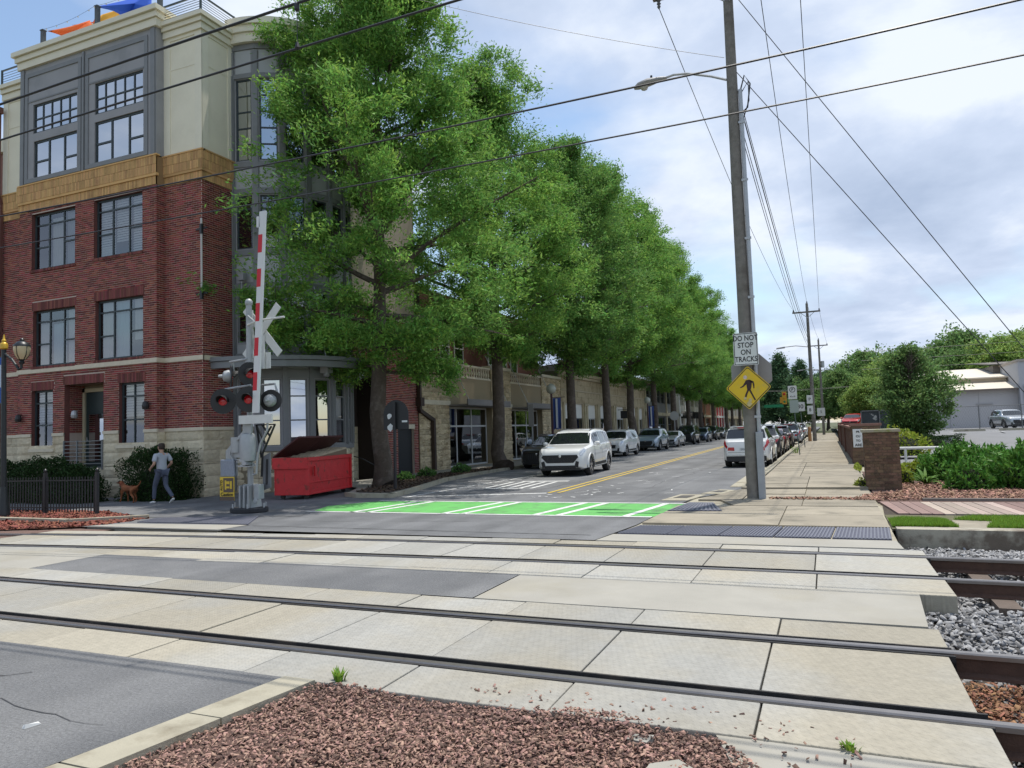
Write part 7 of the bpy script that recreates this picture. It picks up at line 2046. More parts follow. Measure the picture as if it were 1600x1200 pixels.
# signs on the right pavement
def sign_post(x_, y_, h_, plates, lab, lean=0):
    t = thing('parking_sign', lab, 'sign', (x_, y_, .08), group='sign posts on the right pavement')
    mb = MB(); mb.bar((x_, y_, .05), (x_ + lean, y_, h_), .055); mb.build('post', mat('post_green', (.10, .13, .12), .5, metal=.3), t)
    for (z0_, z1_, w_, m_, txt) in plates:
        mb = MB(); xx = x_ + lean * z0_ / h_; sign_plate(mb, rrect(w_ / 2, (z1_ - z0_) / 2, .03), xx, (z0_ + z1_) / 2, y_ - .06, y_ - .045); p_ = mb.build('plate', m_, t)
        for (tx, sz, zz) in txt:
            text(tx, sz, (xx - x_, -.064, zz - .08), 0, blk if m_ is not sgrey else galv, p_, bold=.004)
        if txt and txt[0][0] == 'P':
            mb = MB(); n = 20
            for k in range(n):
                a, b = 2*math.pi*k/n, 2*math.pi*(k+1)/n; cz_ = txt[0][2]
                mb.quad((xx + .12*math.cos(a), y_ - .063, cz_ + .12*math.sin(a)), (xx + .12*math.cos(b), y_ - .063, cz_ + .12*math.sin(b)), (xx + .155*math.cos(b), y_ - .063, cz_ + .155*math.sin(b)), (xx + .155*math.cos(a), y_ - .063, cz_ + .155*math.sin(a)))
            mb.build('ring', blk, p_)
sign_post(-1.45, 43.8, 3.95, [(3.15, 3.9, .46, sw_m, [('P', .22, 3.68), ('<-->', .16, 3.3)]), (2.4, 3.1, .46, mat('sign_sage', (.34, .40, .36), .6), [])], 'tall no parking sign on a green post, nearest on the right pavement', -.25)
sign_post(-1.5, 56.5, 3.4, [(2.65, 3.3, .6, sw_m, [('30', .42, 2.97)])], 'white sign reading 30 just beyond the no parking sign', -.2)
psn = thing('pole_signs', 'two small white signs strapped to the second utility pole', 'sign', (-1.1, 75.2, 3.4))
for i, z_ in enumerate((3.0, 4.0)):
    mb = MB(); sign_plate(mb, rrect(.26, .40, .03), -1.35, z_, 75.22, 75.24); p_ = mb.build('plate', sw_m, psn); text('P' if i else '8', .4, (-.25, .015, z_ - 3.4), 0, blk, p_, bold=.004)
psn2 = thing('pole_signs', 'white sign low on the farthest utility pole', 'sign', (-.4, 109.6, 3))
mb = MB(); sign_plate(mb, rrect(.5, .55, .03), -.6, 3.2, 109.7, 109.72); mb.build('plate', sw_m, psn2); text('5', .5, (-.2, .09, .2), 0, blk, psn2)
hy = thing('post_stub', 'short orange brown post at the kerb below the second pole', 'post', (-1.5, 74.0, .08))
mb = MB(); mb.cyl((-1.5, 74, .08), (-1.5, 74, 1.3), .16, .14); mb.lathe([(.17, 0), (.1, .12), (.0, .14)], 10, (-1.5, 74, 1.3)); mb.build('body', mat('post_orange', (.40, .20, .08), .7), hy)
# far traffic signal and green street name sign on a span
ts = thing('traffic_signal', 'yellow traffic signal hanging over the far street end', 'traffic signal', (-6.3, 132, 5.4))
mb = MB(); mb.box(-6.65, -5.95, 131.8, 132.2, 5.0, 7.1); mb.box(-7.0, -6.66, 131.85, 132.15, 5.2, 6.2); mb.build('housing', mat('signal_yellow', (.55, .28, .02), .6), ts)
for i, c_ in enumerate(((.5, .02, .02), (.5, .3, .02), (.02, .2, .06))):
    mb = MB(); mb.lathe([(.2, 0), (.15, -.06), (0, -.08)], 10, (-6.3, 131.79, 6.7 - i * .65), axis='y'); mb.build('lens', mat(f'signal_lens_{"red yellow green".split()[i]}', c_, .2), ts)
gs = thing('street_name_sign', 'green street name sign on the far signal span', 'sign', (-8, 132, 4.6))
mb = MB(); mb.box(-9.6, -6.5, 131.9, 131.95, 4.5, 5.0); mb.build('plate', mat('sign_green', (.01, .22, .09), .5), gs)
wire('span wire carrying the far traffic signal', (-17, 132.0, 7.6), (4, 132.0, 7.4), .3, .02)
tl = thing('litter_scrap', 'small white scrap of litter on the near asphalt', 'litter', (-4.98, 3.35, 0))
mb = MB(); mb.hexa([(-5.0, 3.30, .002), (-4.97, 3.30, .002), (-4.95, 3.40, .002), (-4.98, 3.41, .002), (-5.0, 3.31, .02), (-4.975, 3.31, .03), (-4.955, 3.39, .012), (-4.98, 3.40, .015)]); mb.build('scrap', mat('litter_white', (.6, .6, .58), .7), tl)
# ================================================================== CARS
car_glass = mat('car_glass', (.012, .015, .017), .03, coat=.3, spec=.9)
tyre_m = mat('tyre', (.018, .018, .018), .85)
rim_m = mat('rim_alloy', (.42, .42, .43), .3, metal=.8)
rim_d = mat('rim_dark', (.05, .05, .055), .35, metal=.6)
trim_b = mat('car_trim_black', (.015, .015, .016), .55)
chrome = mat('chrome', (.55, .56, .57), .15, metal=1)
head_m = mat('headlamp', (.50, .53, .56), .08, coat=.8, metal=.3)
tail_m = mat('taillamp', (.42, .010, .014), .12, coat=.6)
plate_m = mat('plate_white', (.6, .62, .62), .5)
def paint(name, c, metal=.15):
    return mat('car_paint_' + name, c, .28, metal=metal, coat=.9)
P_white = paint('white', (.70, .71, .70), 0); P_silver = paint('silver', (.42, .45, .48), .45); P_sblue = paint('silver_blue', (.33, .40, .47), .4)
P_black = paint('black', (.012, .012, .014), .1); P_grey = paint('grey', (.085, .09, .10), .4); P_maroon = paint('maroon', (.10, .03, .035), .4); P_blue = paint('slate_blue', (.10, .13, .20), .4); P_red = paint('red', (.45, .015, .02), .1)
STY = {
 'suv': dict(L=4.8, W=1.92, H=1.72, top=[(0, .50), (.012, .62), (.03, .665), (.085, .955), (.2, .99), (.40, 1.0), (.55, .965), (.60, .93), (.735, .66), (.86, .625), (.95, .585), (.982, .55), (.993, .50), (1, .44)],
             belt=[(0, .49), (.03, .645), (.2, .64), (.5, .615), (.735, .615), (.93, .56), (1, .42)], bot=[(0, .24), (.05, .15), (.95, .14), (1, .19)], fr=.80, rr=.205, ws=(.60, .735), rg=(.03, .085), wr=.37),
 'crossover': dict(L=4.5, W=1.86, H=1.62, top=[(0, .50), (.012, .62), (.03, .66), (.11, .93), (.22, .985), (.40, 1.0), (.52, .975), (.58, .93), (.72, .67), (.86, .63), (.95, .58), (.982, .54), (.993, .49), (1, .43)],
             belt=[(0, .49), (.03, .64), (.2, .645), (.5, .62), (.72, .62), (.93, .56), (1, .41)], bot=[(0, .24), (.05, .16), (.95, .15), (1, .2)], fr=.80, rr=.20, ws=(.58, .72), rg=(.03, .11), wr=.36),
 'sedan': dict(L=4.75, W=1.82, H=1.45, top=[(0, .54), (.01, .66), (.03, .70), (.13, .715), (.28, .95), (.36, .99), (.45, 1.0), (.53, .97), (.57, .94), (.70, .69), (.85, .645), (.95, .585), (.982, .54), (.993, .49), (1, .42)],
             belt=[(0, .53), (.03, .68), (.2, .665), (.5, .64), (.70, .64), (.93, .57), (1, .40)], bot=[(0, .24), (.05, .14), (.95, .13), (1, .17)], fr=.80, rr=.20, ws=(.57, .70), rg=(.13, .28), wr=.33),
 'box': dict(L=4.5, W=1.88, H=1.84, top=[(0, .46), (.01, .60), (.02, .64), (.045, .96), (.2, .995), (.45, 1.0), (.60, .985), (.64, .95), (.70, .66), (.86, .64), (.95, .62), (.985, .60), (.995, .56), (1, .48)],
             belt=[(0, .45), (.02, .62), (.5, .61), (.70, .62), (.95, .60), (1, .46)], bot=[(0, .25), (.05, .18), (.95, .17), (1, .24)], fr=.82, rr=.20, ws=(.64, .70), rg=(.02, .045), wr=.39),
}
def car_surface(p):
    L_, W_, H_ = p['L'], p['W'], p['H']
    ip = lambda s, tab: float(np.interp(s, [q[0] for q in tab], [q[1] for q in tab]))
    wtab = [(0, .80), (.012, .88), (.04, .945), (.12, .985), (.5, 1.0), (.82, .985), (.92, .95), (.965, .89), (.985, .83), (1, .74)]
    def sec(s):
        w = W_ / 2 * ip(s, wtab); zt = H_ * ip(s, p['top']); zb = min(H_ * ip(s, p['belt']), zt - .03); z0 = H_ * ip(s, p['bot'])
        c = min(1, max(0, (zt - zb) / (H_ * .33)))
        wr = w * .90 * (1 - c) + (W_ / 2 * .735) * c
        y = (s - .5) * L_
        h = zb - z0
        P = [(0, z0), (.82 * w, z0), (.955 * w, z0 + .05), (.985 * w, z0 + .30 * h), (1.0 * w, z0 + .58 * h), (.985 * w, z0 + .84 * h), (.955 * w, zb), (.93 * w, zb + .02), (wr, zb + .02 + (zt - zb - .02) * .87), (wr * .90, zb + .02 + (zt - zb - .02) * .965), (wr * .5, zt - .004), (0, zt)]
        return [Vector((x, y, z)) for x, z in P]
    return sec
SS = [0, .006, .012, .02, .03, .045, .065, .085, .11, .14, .18, .22, .28, .34, .40, .46, .52, .56, .58, .60, .62, .645, .67, .70, .72, .735, .76, .80, .84, .88, .92, .945, .962, .975, .985, .993, 1.0]
def surf(sec, s, k, side=1):
    P = sec(s); i = min(int(k), len(P) - 2); q = P[i].lerp(P[i + 1], k - i)
    return Vector((q.x * side, q.y, q.z))
def patch(mb, sec, s0, s1, k0, k1, side=1, off=.006, ns=8, nk=4, skew=0.0, kfun=None):
    base = len(mb.v)
    for i in range(ns + 1):
        for j in range(nk + 1):
            f, g = i / ns, j / nk
            s = s0 + (s1 - s0) * f; k = k0 + (k1 - k0) * g
            if kfun: k = kfun(f, g)
            s = s + skew * (g - .5)
            p = surf(sec, s, k, side); e = 1e-3
            du = surf(sec, min(1, s + e), k, side) - surf(sec, max(0, s - e), k, side); dv = surf(sec, s, min(10.999, k + .02), side) - surf(sec, s, max(0, k - .02), side)
            n = du.cross(dv)
            if n.length > 1e-12: n.normalize()
            n = n * side
            c = Vector((0, p.y, .8))
            if n.dot(p - c) < 0: n = -n
            p = p + n * off
            mb.v.append((p.x, p.y, p.z))
    for i in range(ns):
        for j in range(nk):
            a = base + i * (nk + 1) + j
            mb.f.append((a, a + 1, a + nk + 2, a + nk + 1))
def car_body_mesh(p):
    sec = car_surface(p); mb = MB(); rings = []
    for s in SS:
        P = sec(s); ring_ = []
        full = [(q.x, q.y, q.z) for q in P] + [(-q.x, q.y, q.z) for q in P[-2:0:-1]]
        b = len(mb.v); mb.v += full; rings.append((b, len(full)))
    for (a, n), (b, _) in zip(rings[:-1], rings[1:]):
        for k in range(n): mb.f.append((a + k, a + (k+1) % n, b + (k+1) % n, b + k))
    mb.f.append(tuple(rings[0][0] + k for k in range(rings[0][1]))); mb.f.append(tuple(rings[-1][0] + k for k in reversed(range(rings[-1][1]))))
    o = obj('tmp', mb.mesh('tmp'), None)
    bm = bmesh.new(); bm.from_mesh(o.data); bmesh.ops.recalc_face_normals(bm, faces=bm.faces); bm.to_mesh(o.data); bm.free()
    cut = MB()
    for s in (p['fr'], p['rr']):
        for sd in (-1, 1):
            y = (s - .5) * p['L']; r_ = p['wr'] * 1.16
            cut.cyl((sd * (p['W'] / 2 - .30), y, p['wr'] * .98), (sd * (p['W'] / 2 + .2), y, p['wr'] * .98), r_, n=28)
    c = obj('tmpc', cut.mesh('tmpc'), None)
    bm = bmesh.new(); bm.from_mesh(c.data); bmesh.ops.recalc_face_normals(bm, faces=bm.faces); bm.to_mesh(c.data); bm.free()
    md = o.modifiers.new('b', 'BOOLEAN'); md.operation = 'DIFFERENCE'; md.object = c; md.solver = 'EXACT'
    dg_ = bpy.context.evaluated_depsgraph_get(); dg_.update()
    me = bpy.data.meshes.new_from_object(o.evaluated_get(dg_)); me.name = 'body'
    bpy.data.objects.remove(o); bpy.data.objects.remove(c)
    me.shade_smooth(); me.set_sharp_from_angle(angle=R(28)); me.materials.clear()
    return me
def make_car(style, body_m, lab, group, rim=None, name='parked_car', plate='', front='hex', lights_rear=True, slim=False):
    p = STY[style]; sec = car_surface(p); L_, W_, H_ = p['L'], p['W'], p['H']; hw = W_ / 2; rim = rim or rim_m
    t = thing(name, lab, 'car', (0, 0, 0), 0.0, group)
    body = obj('body', car_body_mesh(p), body_m, t)
    def pc(name_, mb, m_, parent=t, smooth=None): return mb.build(name_, m_, parent, smooth=smooth, world=False)
    ws0, ws1 = p['ws']; rg0, rg1 = p['rg']
    mb = MB()
    for sd in (1, -1): patch(mb, sec, ws0 + .008, ws1 - .006, 8.35, 10.999, sd, .005, 6, 6)
    pc('windscreen', mb, car_glass)
    mb = MB()
    for sd in (1, -1): patch(mb, sec, rg0 + (rg1 - rg0) * .12, rg1 - (rg1 - rg0) * .12, 8.2, 10.999, sd, .005, 6, 6)
    pc('rear_window', mb, car_glass)
    segs = [(rg1 + .02, .24), (.255, .425), (.44, ws0 + .055)] if style != 'sedan' else [(.27, .415), (.43, ws0 + .05)]
    for sd in (1, -1):
        for i, (a, b) in enumerate(segs):
            mb = MB(); patch(mb, sec, a, b, 7.08, 7.93, sd, .005, 8, 4); pc('side_window', mb, car_glass)
        mb = MB()
        for s_ in (.245, .432, ws0 + .075):
            patch(mb, sec, s_ - .0012, s_ + .0012, 2.6, 7.0, sd, .003, 1, 10)
        patch(mb, sec, .245, ws0 + .075, 2.56, 2.62, sd, .003, 8, 1)
        pc('door_seam', mb, trim_b)
        mb = MB(); patch(mb, sec, .245 - .04, ws0 + .11, 6.86, 7.02, sd, .007, 14, 1); pc('belt_trim', mb, chrome if style != 'box' else trim_b)
        mb = MB(); patch(mb, sec, .28, .73, 1.4, 2.75, sd, .008, 8, 3); pc('sill_cladding', mb, trim_b)
        mb = MB()
        for s_ in (.285, .475):
            q = surf(sec, s_, 5.5, sd); mb.box(q.x - .015 if sd > 0 else q.x - .025, q.x + .025 if sd > 0 else q.x + .015, q.y - .09, q.y + .09, q.z - .012, q.z + .012)
        pc('door_handle', mb, body_m)
        q = surf(sec, ws0 + .075, 7.0, sd)
        mb = MB(); mb.tube([(q.x + sd * .05, q.y - .05, q.z + .06), (q.x + sd * .10, q.y - .04, q.z + .075), (q.x + sd * .20, q.y - .03, q.z + .08), (q.x + sd * .24, q.y - .02, q.z + .075)], [.05, .085, .085, .05], 10); mb.bar((q.x - sd * .02, q.y, q.z + .0), (q.x + sd * .1, q.y - .03, q.z + .05), .04); pc('mirror', mb, body_m, smooth=60)
        # roof rail
        if style in ('suv', 'crossover'):
            P = [surf(sec, s_, 9.1, sd) + Vector((0, 0, .03 if .14 < s_ < .54 else .0)) for s_ in (.12, .15, .25, .35, .45, .53, .56)]
            mb = MB(); mb.tube(P, .016, 6); pc('roof_rail', mb, trim_b)
        for s_ in (p['fr'], p['rr']):
            y = (s_ - .5) * L_; wr = p['wr']
            mb = MB(); mb.lathe([(wr * .62, -.10), (wr * .90, -.115), (wr * .985, -.08), (wr, 0), (wr * .985, .08), (wr * .90, .115), (wr * .62, .10)], 28, (sd * (hw - .135), y, wr), axis='x', cap=False); wheel = pc('wheel', mb, tyre_m, smooth=40)
            mb = MB(); xo = sd * (hw - .135 + .085)
            mb.lathe([(wr * .66, -.02), (wr * .66, .015), (wr * .60, .015), (wr * .58, -.02)], 24, (xo, y, wr), axis='x', cap=False)
            for k in range(5):
                a = R(72 * k + 20)
                for da in (-.13, .13):
                    mb.bar((xo + sd * .01, y + .07 * math.cos(a), wr + .07 * math.sin(a)), (xo + sd * .0, y + wr * .61 * math.cos(a + da), wr + wr * .61 * math.sin(a + da)), .045, .03, up=(1, 0, 0))
            mb.lathe([(.08, -.02), (.08, .015), (.03, .025)], 12, (xo, y, wr), axis='x'); pc('rim', mb, rim, wheel)
            mb = MB(); mb.lathe([(wr * .6, 0), (.02, .005)], 20, (sd * (hw - .16), y, wr), axis='x'); pc('brake_disc', mb, rim_d, wheel)
            # wheel well liner and arch lip
            mb = MB(); r_ = wr * 1.15
            for k in range(20):
                a, b = R(-12 + 204 * k / 20), R(-12 + 204 * (k + 1) / 20)
                x0, x1 = sd * (hw - .29), sd * (hw - .012)
                mb.quad((x0, y + r_ * math.cos(a), wr + r_ * math.sin(a)), (x0, y + r_ * math.cos(b), wr + r_ * math.sin(b)), (x1, y + r_ * math.cos(b), wr + r_ * math.sin(b)), (x1, y + r_ * math.cos(a), wr + r_ * math.sin(a)))
            pc('wheel_liner', mb, trim_b)
            if style in ('suv', 'crossover', 'box'):
                mb = MB()
                for k in range(22):
                    a, b = R(-8 + 196 * k / 22), R(-8 + 196 * (k + 1) / 22); r0, r1 = wr * 1.13, wr * 1.30
                    if style == 'suv': r1 = wr * 1.24
                    xx = sd * (hw - .004)
                    q = [(xx, y + rr_ * math.cos(c_), wr + rr_ * math.sin(c_)) for rr_, c_ in ((r0, a), (r1, a), (r1, b), (r0, b))]
                    mb.quad(*q)
                    q2 = [(xx - sd * .05, *v[1:]) for v in (q[1], q[2])]
                    mb.quad(q[1], q[2], q2[1], q2[0])
                pc('arch_cladding', mb, trim_b if style != 'suv' else body_m)
    yf, yr = L_ / 2, -L_ / 2
    # front end
    zg0, zg1 = H_ * .26, H_ * .445
    for sd in (1, -1):
        mb = MB(); patch(mb, sec, .925, .988, 5.6, 7.6, sd, .010, 6, 4); pc('headlight', mb, head_m)
        mb = MB(); mb.prism_y([(sd * hw * .56, H_ * .20), (sd * hw * .70, H_ * .19), (sd * hw * .74, H_ * .31), (sd * hw * .62, H_ * .33)], yf - .22, yf + .014); pc('fog_lamp', mb, trim_b)
        mb = MB(); patch(mb, sec, .012, .06, 5.0, 7.2, sd, .010, 4, 4); patch(mb, sec, .0005, .02, 5.2, 6.9, sd, .012, 3, 4); pc('taillight', mb, tail_m)
        x_ = sd * hw * .62
        mb = MB(); mb.prism_y([(x_ - .14, H_ * .415), (x_ + .14, H_ * .405), (x_ + .13, H_ * .49), (x_ - .11, H_ * .49)], yr - .012, yr + .05); pc('taillight', mb, tail_m)
    g = {'hex': [(-.50, .41), (-.36, .29), (.36, .29), (.50, .41), (.46, .455), (-.46, .455)], 'oct': [(-.36, .44), (-.38, .33), (-.28, .24), (.28, .24), (.38, .33), (.36, .44)], 'kidney': [(-.34, .44), (-.30, .32), (.30, .32), (.34, .44)], 'bar': [(-.5, .45), (-.46, .36), (.46, .36), (.5, .45)], 'slots': [(-.42, .53), (-.42, .40), (.42, .40), (.42, .53)]}[front]
    mb = MB(); mb.prism_y([(q[0] * hw * 1.45, q[1] * H_) for q in g], yf - .10, yf + .012); gr = pc('grille', mb, trim_b)
    mb = MB()
    for k in range(7):
        z = H_ * (.30 + k * .022); mb.box(-hw * .52, hw * .52, yf + .012, yf + .018, z, z + .008)
    if front in ('oct', 'slots'):
        mb = MB()
        for k in range(9): x_ = (k - 4) * hw * .105; mb.box(x_ - .012, x_ + .012, yf + .012, yf + .02, H_ * .29, H_ * .43)
    pc('grille_bars', mb, rim_d, gr)
    mb = MB(); mb.lathe([(.055, 0), (.05, .012), (.0, .016)], 12, (0, yf + .008, H_ * .43), axis='y'); pc('emblem', mb, chrome)
    mb = MB(); mb.prism_y([(-hw * .62, H_ * .185), (hw * .62, H_ * .185), (hw * .56, H_ * .235), (-hw * .56, H_ * .235)], yf - .12, yf + .008); pc('lower_intake', mb, trim_b)
    mb = MB(); mb.prism_y([(-hw * .78, H_ * .135), (hw * .78, H_ * .135), (hw * .74, H_ * .18), (-hw * .74, H_ * .18)], yf - .2, yf - .02); pc('front_lip', mb, trim_b)
    # rear end
    mb = MB(); mb.prism_y([(-.26, H_ * .40), (.26, H_ * .40), (.26, H_ * .475), (-.26, H_ * .475)], yr - .008, yr + .05); pl = pc('number_plate', mb, plate_m)
    mb = MB(); mb.prism_y([(-hw * .80, H_ * .16), (hw * .80, H_ * .16), (hw * .82, H_ * .275), (-hw * .82, H_ * .275)], yr - .010, yr + .2); pc('rear_bumper', mb, trim_b)
    mb = MB(); mb.box(-hw * .78, hw * .78, yr - .018, yr + .02, H_ * .285, H_ * .30); pc('bumper_strip', mb, chrome)
    mb = MB(); mb.box(-hw * .74, hw * .74, yr - .004, yr + .02, H_ * .36, H_ * .368); pc('tailgate_seam', mb, trim_b)
    if style != 'sedan':
        q = surf(sec, rg1 + .01, 10.9, 1); mb = MB(); mb.box(-.32, .32, q.y - .16, q.y - .04, q.z - .02, q.z + .02); pc('brake_light', mb, tail_m)
        mb = MB(); mb.hexa([(-hw * .66, q.y - .15, q.z + .02), (hw * .66, q.y - .15, q.z + .02), (hw * .66, q.y + .1, q.z + .0), (-hw * .66, q.y + .1, q.z), (-hw * .66, q.y - .15, q.z + .05), (hw * .66, q.y - .15, q.z + .05), (hw * .66, q.y + .1, q.z + .03), (-hw * .66, q.y + .1, q.z + .03)]); pc('spoiler', mb, body_m)
    if plate:
        me = text_mesh(plate, .10, bold=.001, sx=.95); me.transform(Matrix.Translation((0, yr - .012, H_ * .4375)) @ Matrix.Rotation(R(90), 4, 'X')); obj('plate_lettering', me, mat('plate_green', (.05, .10, .16), .5), pl)
    mb = MB(); mb.box(-hw + .3, hw - .3, yr + .3, yf - .3, H_ * .13, H_ * .16); pc('underbody', mb, trim_b)
    return t
PROTO = {}
def car(key, style, body_m, lab, loc, rz, sc=1.06, group='cars parked along the left kerb', **kw):
    k = (key,)
    if k not in PROTO:
        t = make_car(style, body_m, lab, group, **kw); PROTO[k] = (t, body_m)
    else:
        src, bm0 = PROTO[k]; t = copy_tree(src); tag(t, lab, 'car', group)
        stack = list(t.children)
        while stack:
            c = stack.pop(); stack += list(c.children)
            if c.data and c.data.materials and c.data.materials[0] == bm0 and body_m != bm0:
                c.material_slots[0].link = 'OBJECT'; c.material_slots[0].material = body_m
    t.location = loc; t.rotation_euler = (0, 0, rz); t.scale = (sc, sc, sc); tag(t, lab, 'car', group)
    return t
F_ = math.pi      # facing the viewer
car('santa', 'suv', P_white, 'white SUV driving towards the viewer past the green lane', (-10.0, 30.5, 0), F_ + R(3), 1.10, group='moving traffic', front='hex', name='suv')
car('q3', 'crossover', P_black, 'black car parked at the kerb, mostly hidden behind the oncoming white SUV', (-13.05, 35.8, 0), F_, 1.04, front='oct')
car('sedan', 'sedan', P_silver, 'silver sedan parked between the oncoming SUV and the white parked SUV', (-13.15, 41.3, 0), F_, 1.06, front='bar')
car('bmw', 'suv', P_white, 'white SUV parked at the left kerb, in front of the tan arcade', (-13.15, 49.2, 0), F_, 1.04, front='kidney')
car('q3', 'crossover', P_sblue, 'silver blue crossover with octagonal grille, parked behind the white SUV', (-13.2, 60.0, 0), F_, 1.10, front='oct')
car('sedan', 'sedan', P_silver, 'small silver car parked behind the silver blue crossover', (-13.3, 69.0, 0), F_, 1.02, front='bar')
car('box', 'box', P_black, 'black boxy SUV parked beyond the small silver car', (-13.3, 77.5, 0), F_, 1.06, front='slots')
car('q3', 'crossover', P_blue, 'slate blue hatchback parked beyond the black boxy SUV', (-13.2, 86.0, 0), F_, 1.04)
car('box', 'box', P_black, 'second black SUV further up the left kerb', (-13.3, 94.0, 0), F_, 1.0)
car('q3', 'crossover', P_grey, 'grey crossover near the far end of the left row', (-13.3, 102.0, 0), F_, 1.0)
car('sedan', 'sedan', P_black, 'black sedan at the far end of the left row', (-13.3, 110, 0), F_, 1.0)
GR = 'cars parked along the right kerb'
car('tig', 'suv', P_white, 'white SUV seen from behind, parked at the right kerb by the pole', (-3.22, 35.35, 0), 0, 1.04, GR, plate='DRA-4182', front='bar')
car('q3', 'crossover', P_grey, 'dark grey SUV parked ahead of the white SUV on the right', (-3.3, 43.0, 0), 0, 1.12, GR)
car('sedan', 'sedan', P_maroon, 'dark maroon car parked third on the right', (-3.25, 50.0, 0), 0, 1.05, GR)
car('q3', 'crossover', P_black, 'black crossover parked fourth on the right', (-3.25, 57.5, 0), 0, 1.05, GR)
car('tig', 'suv', P_silver, 'silver SUV parked fifth on the right beyond the sign posts', (-3.0, 68.5, 0), 0, 1.04, GR)
car('tig', 'suv', P_white, 'white SUV parked sixth on the right', (-3.1, 78, 0), 0, 1.0, GR)
car('sedan', 'sedan', P_silver, 'silver car parked seventh on the right', (-3.1, 87, 0), 0, 1.05, GR)
car('q3', 'crossover', P_white, 'white crossover far up the right kerb', (-3.1, 96, 0), 0, 1.1, GR)
car('sedan', 'sedan', P_silver, 'pale car waiting in the street far ahead', (-6.0, 104, 0), 0, 1.05, 'moving traffic')
car('q3', 'crossover', P_silver, 'white silver crossover parked in the lot by the warehouse', (13.3, 69.0, .83), F_ + R(8), .95, 'cars off the street')
car('sedan', 'sedan', P_red, 'red car far off above the end of the brick wall', (3.2, 104, .9), F_ - R(10), 1.3, 'cars off the street')
# ================================================================== PERSON AND DOG
def skin_mesh(name, V, E, Rr, m_, parent, root=0, levels=2, smooth=True):
    me = bpy.data.meshes.new(name); me.from_pydata(V, E, []); me.update()
    o = bpy.data.objects.new(name, me); col.objects.link(o)
    sm = o.modifiers.new('skin', 'SKIN'); sm.use_smooth_shade = True; sm.branch_smoothing = .6
    if not me.skin_vertices: 
        pass
    for i, r_ in enumerate(Rr):
        sv = me.skin_vertices[0].data[i]; sv.radius = (r_, r_) if isinstance(r_, (int, float)) else r_
        sv.use_root = (i == root)
    ss = o.modifiers.new('sub', 'SUBSURF'); ss.levels = levels; ss.render_levels = levels
    dg_ = bpy.context.evaluated_depsgraph_get(); dg_.update()
    m2 = bpy.data.meshes.new_from_object(o.evaluated_get(dg_)); bpy.data.objects.remove(o)
    m2.name = name; m2.materials.clear(); m2.shade_smooth()
    return obj(name, m2, m_, parent)
def chain(V, E, Rr, pts, start=None):
    idx = []
    for (p, r_) in pts:
        V.append(p); Rr.append(r_); i = len(V) - 1
        if start is not None: E.append((start, i))
        start = i; idx.append(i)
    return idx
skin_m = mat('skin', (.50, .30, .21), .6); hair_m = mat('hair', (.035, .022, .015), .7, noise=.3, nscale=40, bump=.6, bscale=60)
shirt_m = mat('shirt_grey', (.40, .43, .47), .9, noise=.08, nscale=8, bump=.3, bscale=14); jeans_m = mat('trousers_slate', (.085, .10, .145), .9, noise=.2, nscale=12, bump=.4, bscale=18); shoe_m = mat('shoe_white', (.62, .62, .60), .7)
# local frame: person faces +y; x to their right
pe = thing('person', 'person in grey t-shirt and dark trousers walking a brown dog, seen from behind', 'person', (-19.05, 16.85, .0), R(82))
Sc = 1.86 / 1.78
# joints (metres, facing +y)
hip = (0, 0, .93); chest = (0, .02, 1.28); neck = (0, .02, 1.50); head = (0, .05, 1.66)
Lh, Rh = (-.095, 0, .92), (.095, 0, .92)
Lk, Rk = (-.10, .20, .51), (.10, -.04, .51)
La, Ra = (-.10, .24, .10), (.10, -.38, .18)
Ls, Rs_ = (-.20, .01, 1.44), (.20, .01, 1.44)
Le, Re = (-.27, -.03, 1.17), (.28, -.06, 1.18)
Lw, Rw = (-.23, .20, 1.05), (.27, .17, 1.03)
# body (skin): head, neck, arms with hands, torso and legs in one surface
V, E, Rr = [], [], []
V.append(hip); Rr.append((.14, .11))
t1 = chain(V, E, Rr, [((0, .01, 1.10), (.135, .10)), (chest, (.155, .11)), ((0, .02, 1.42), (.12, .09)), (neck, (.058, .06)), ((0, .03, 1.56), (.058, .062)), ((0, .045, 1.62), (.084, .10)), ((0, .055, 1.70), (.088, .105)), ((0, .045, 1.77), (.06, .075))], 0)
sh = t1[2]
for sx_, S_, El, Wr in ((-1, Ls, Le, Lw), (1, Rs_, Re, Rw)):
    a = chain(V, E, Rr, [(S_, .058), ((S_[0]*.5 + El[0]*.5, (S_[1] + El[1]) / 2, (S_[2] + El[2]) / 2), .047), (El, .042), ((El[0]*.5 + Wr[0]*.5, (El[1] + Wr[1]) / 2, (El[2] + Wr[2]) / 2), .038), (Wr, .028)], sh)
    w_ = Vector(Wr); d = (Vector(Wr) - Vector(El)).normalized(); sdv = Vector((1, 0, 0)) * sx_; dn_ = d.cross(sdv).normalized()
    pal = chain(V, E, Rr, [(tuple(w_ + d * .045), (.036, .018)), (tuple(w_ + d * .085), (.038, .016))], a[-1])
    for j, (o_, ln) in enumerate(((-.026, .065), (-.009, .075), (.009, .072), (.025, .058))):
        b = w_ + d * .10 + dn_ * o_
        chain(V, E, Rr, [(tuple(b), .0095), (tuple(b + d * ln * .5 - sdv * ln * .20), .009), (tuple(b + d * ln * .72 - sdv * ln * .62), .0075)], pal[-1])
    tb2 = w_ + d * .04 - dn_ * .032
    chain(V, E, Rr, [(tuple(tb2), .011), (tuple(tb2 + d * .03 - dn_ * .02 - sdv * .01), .010), (tuple(tb2 + d * .06 - dn_ * .02 - sdv * .025), .008)], pal[0])
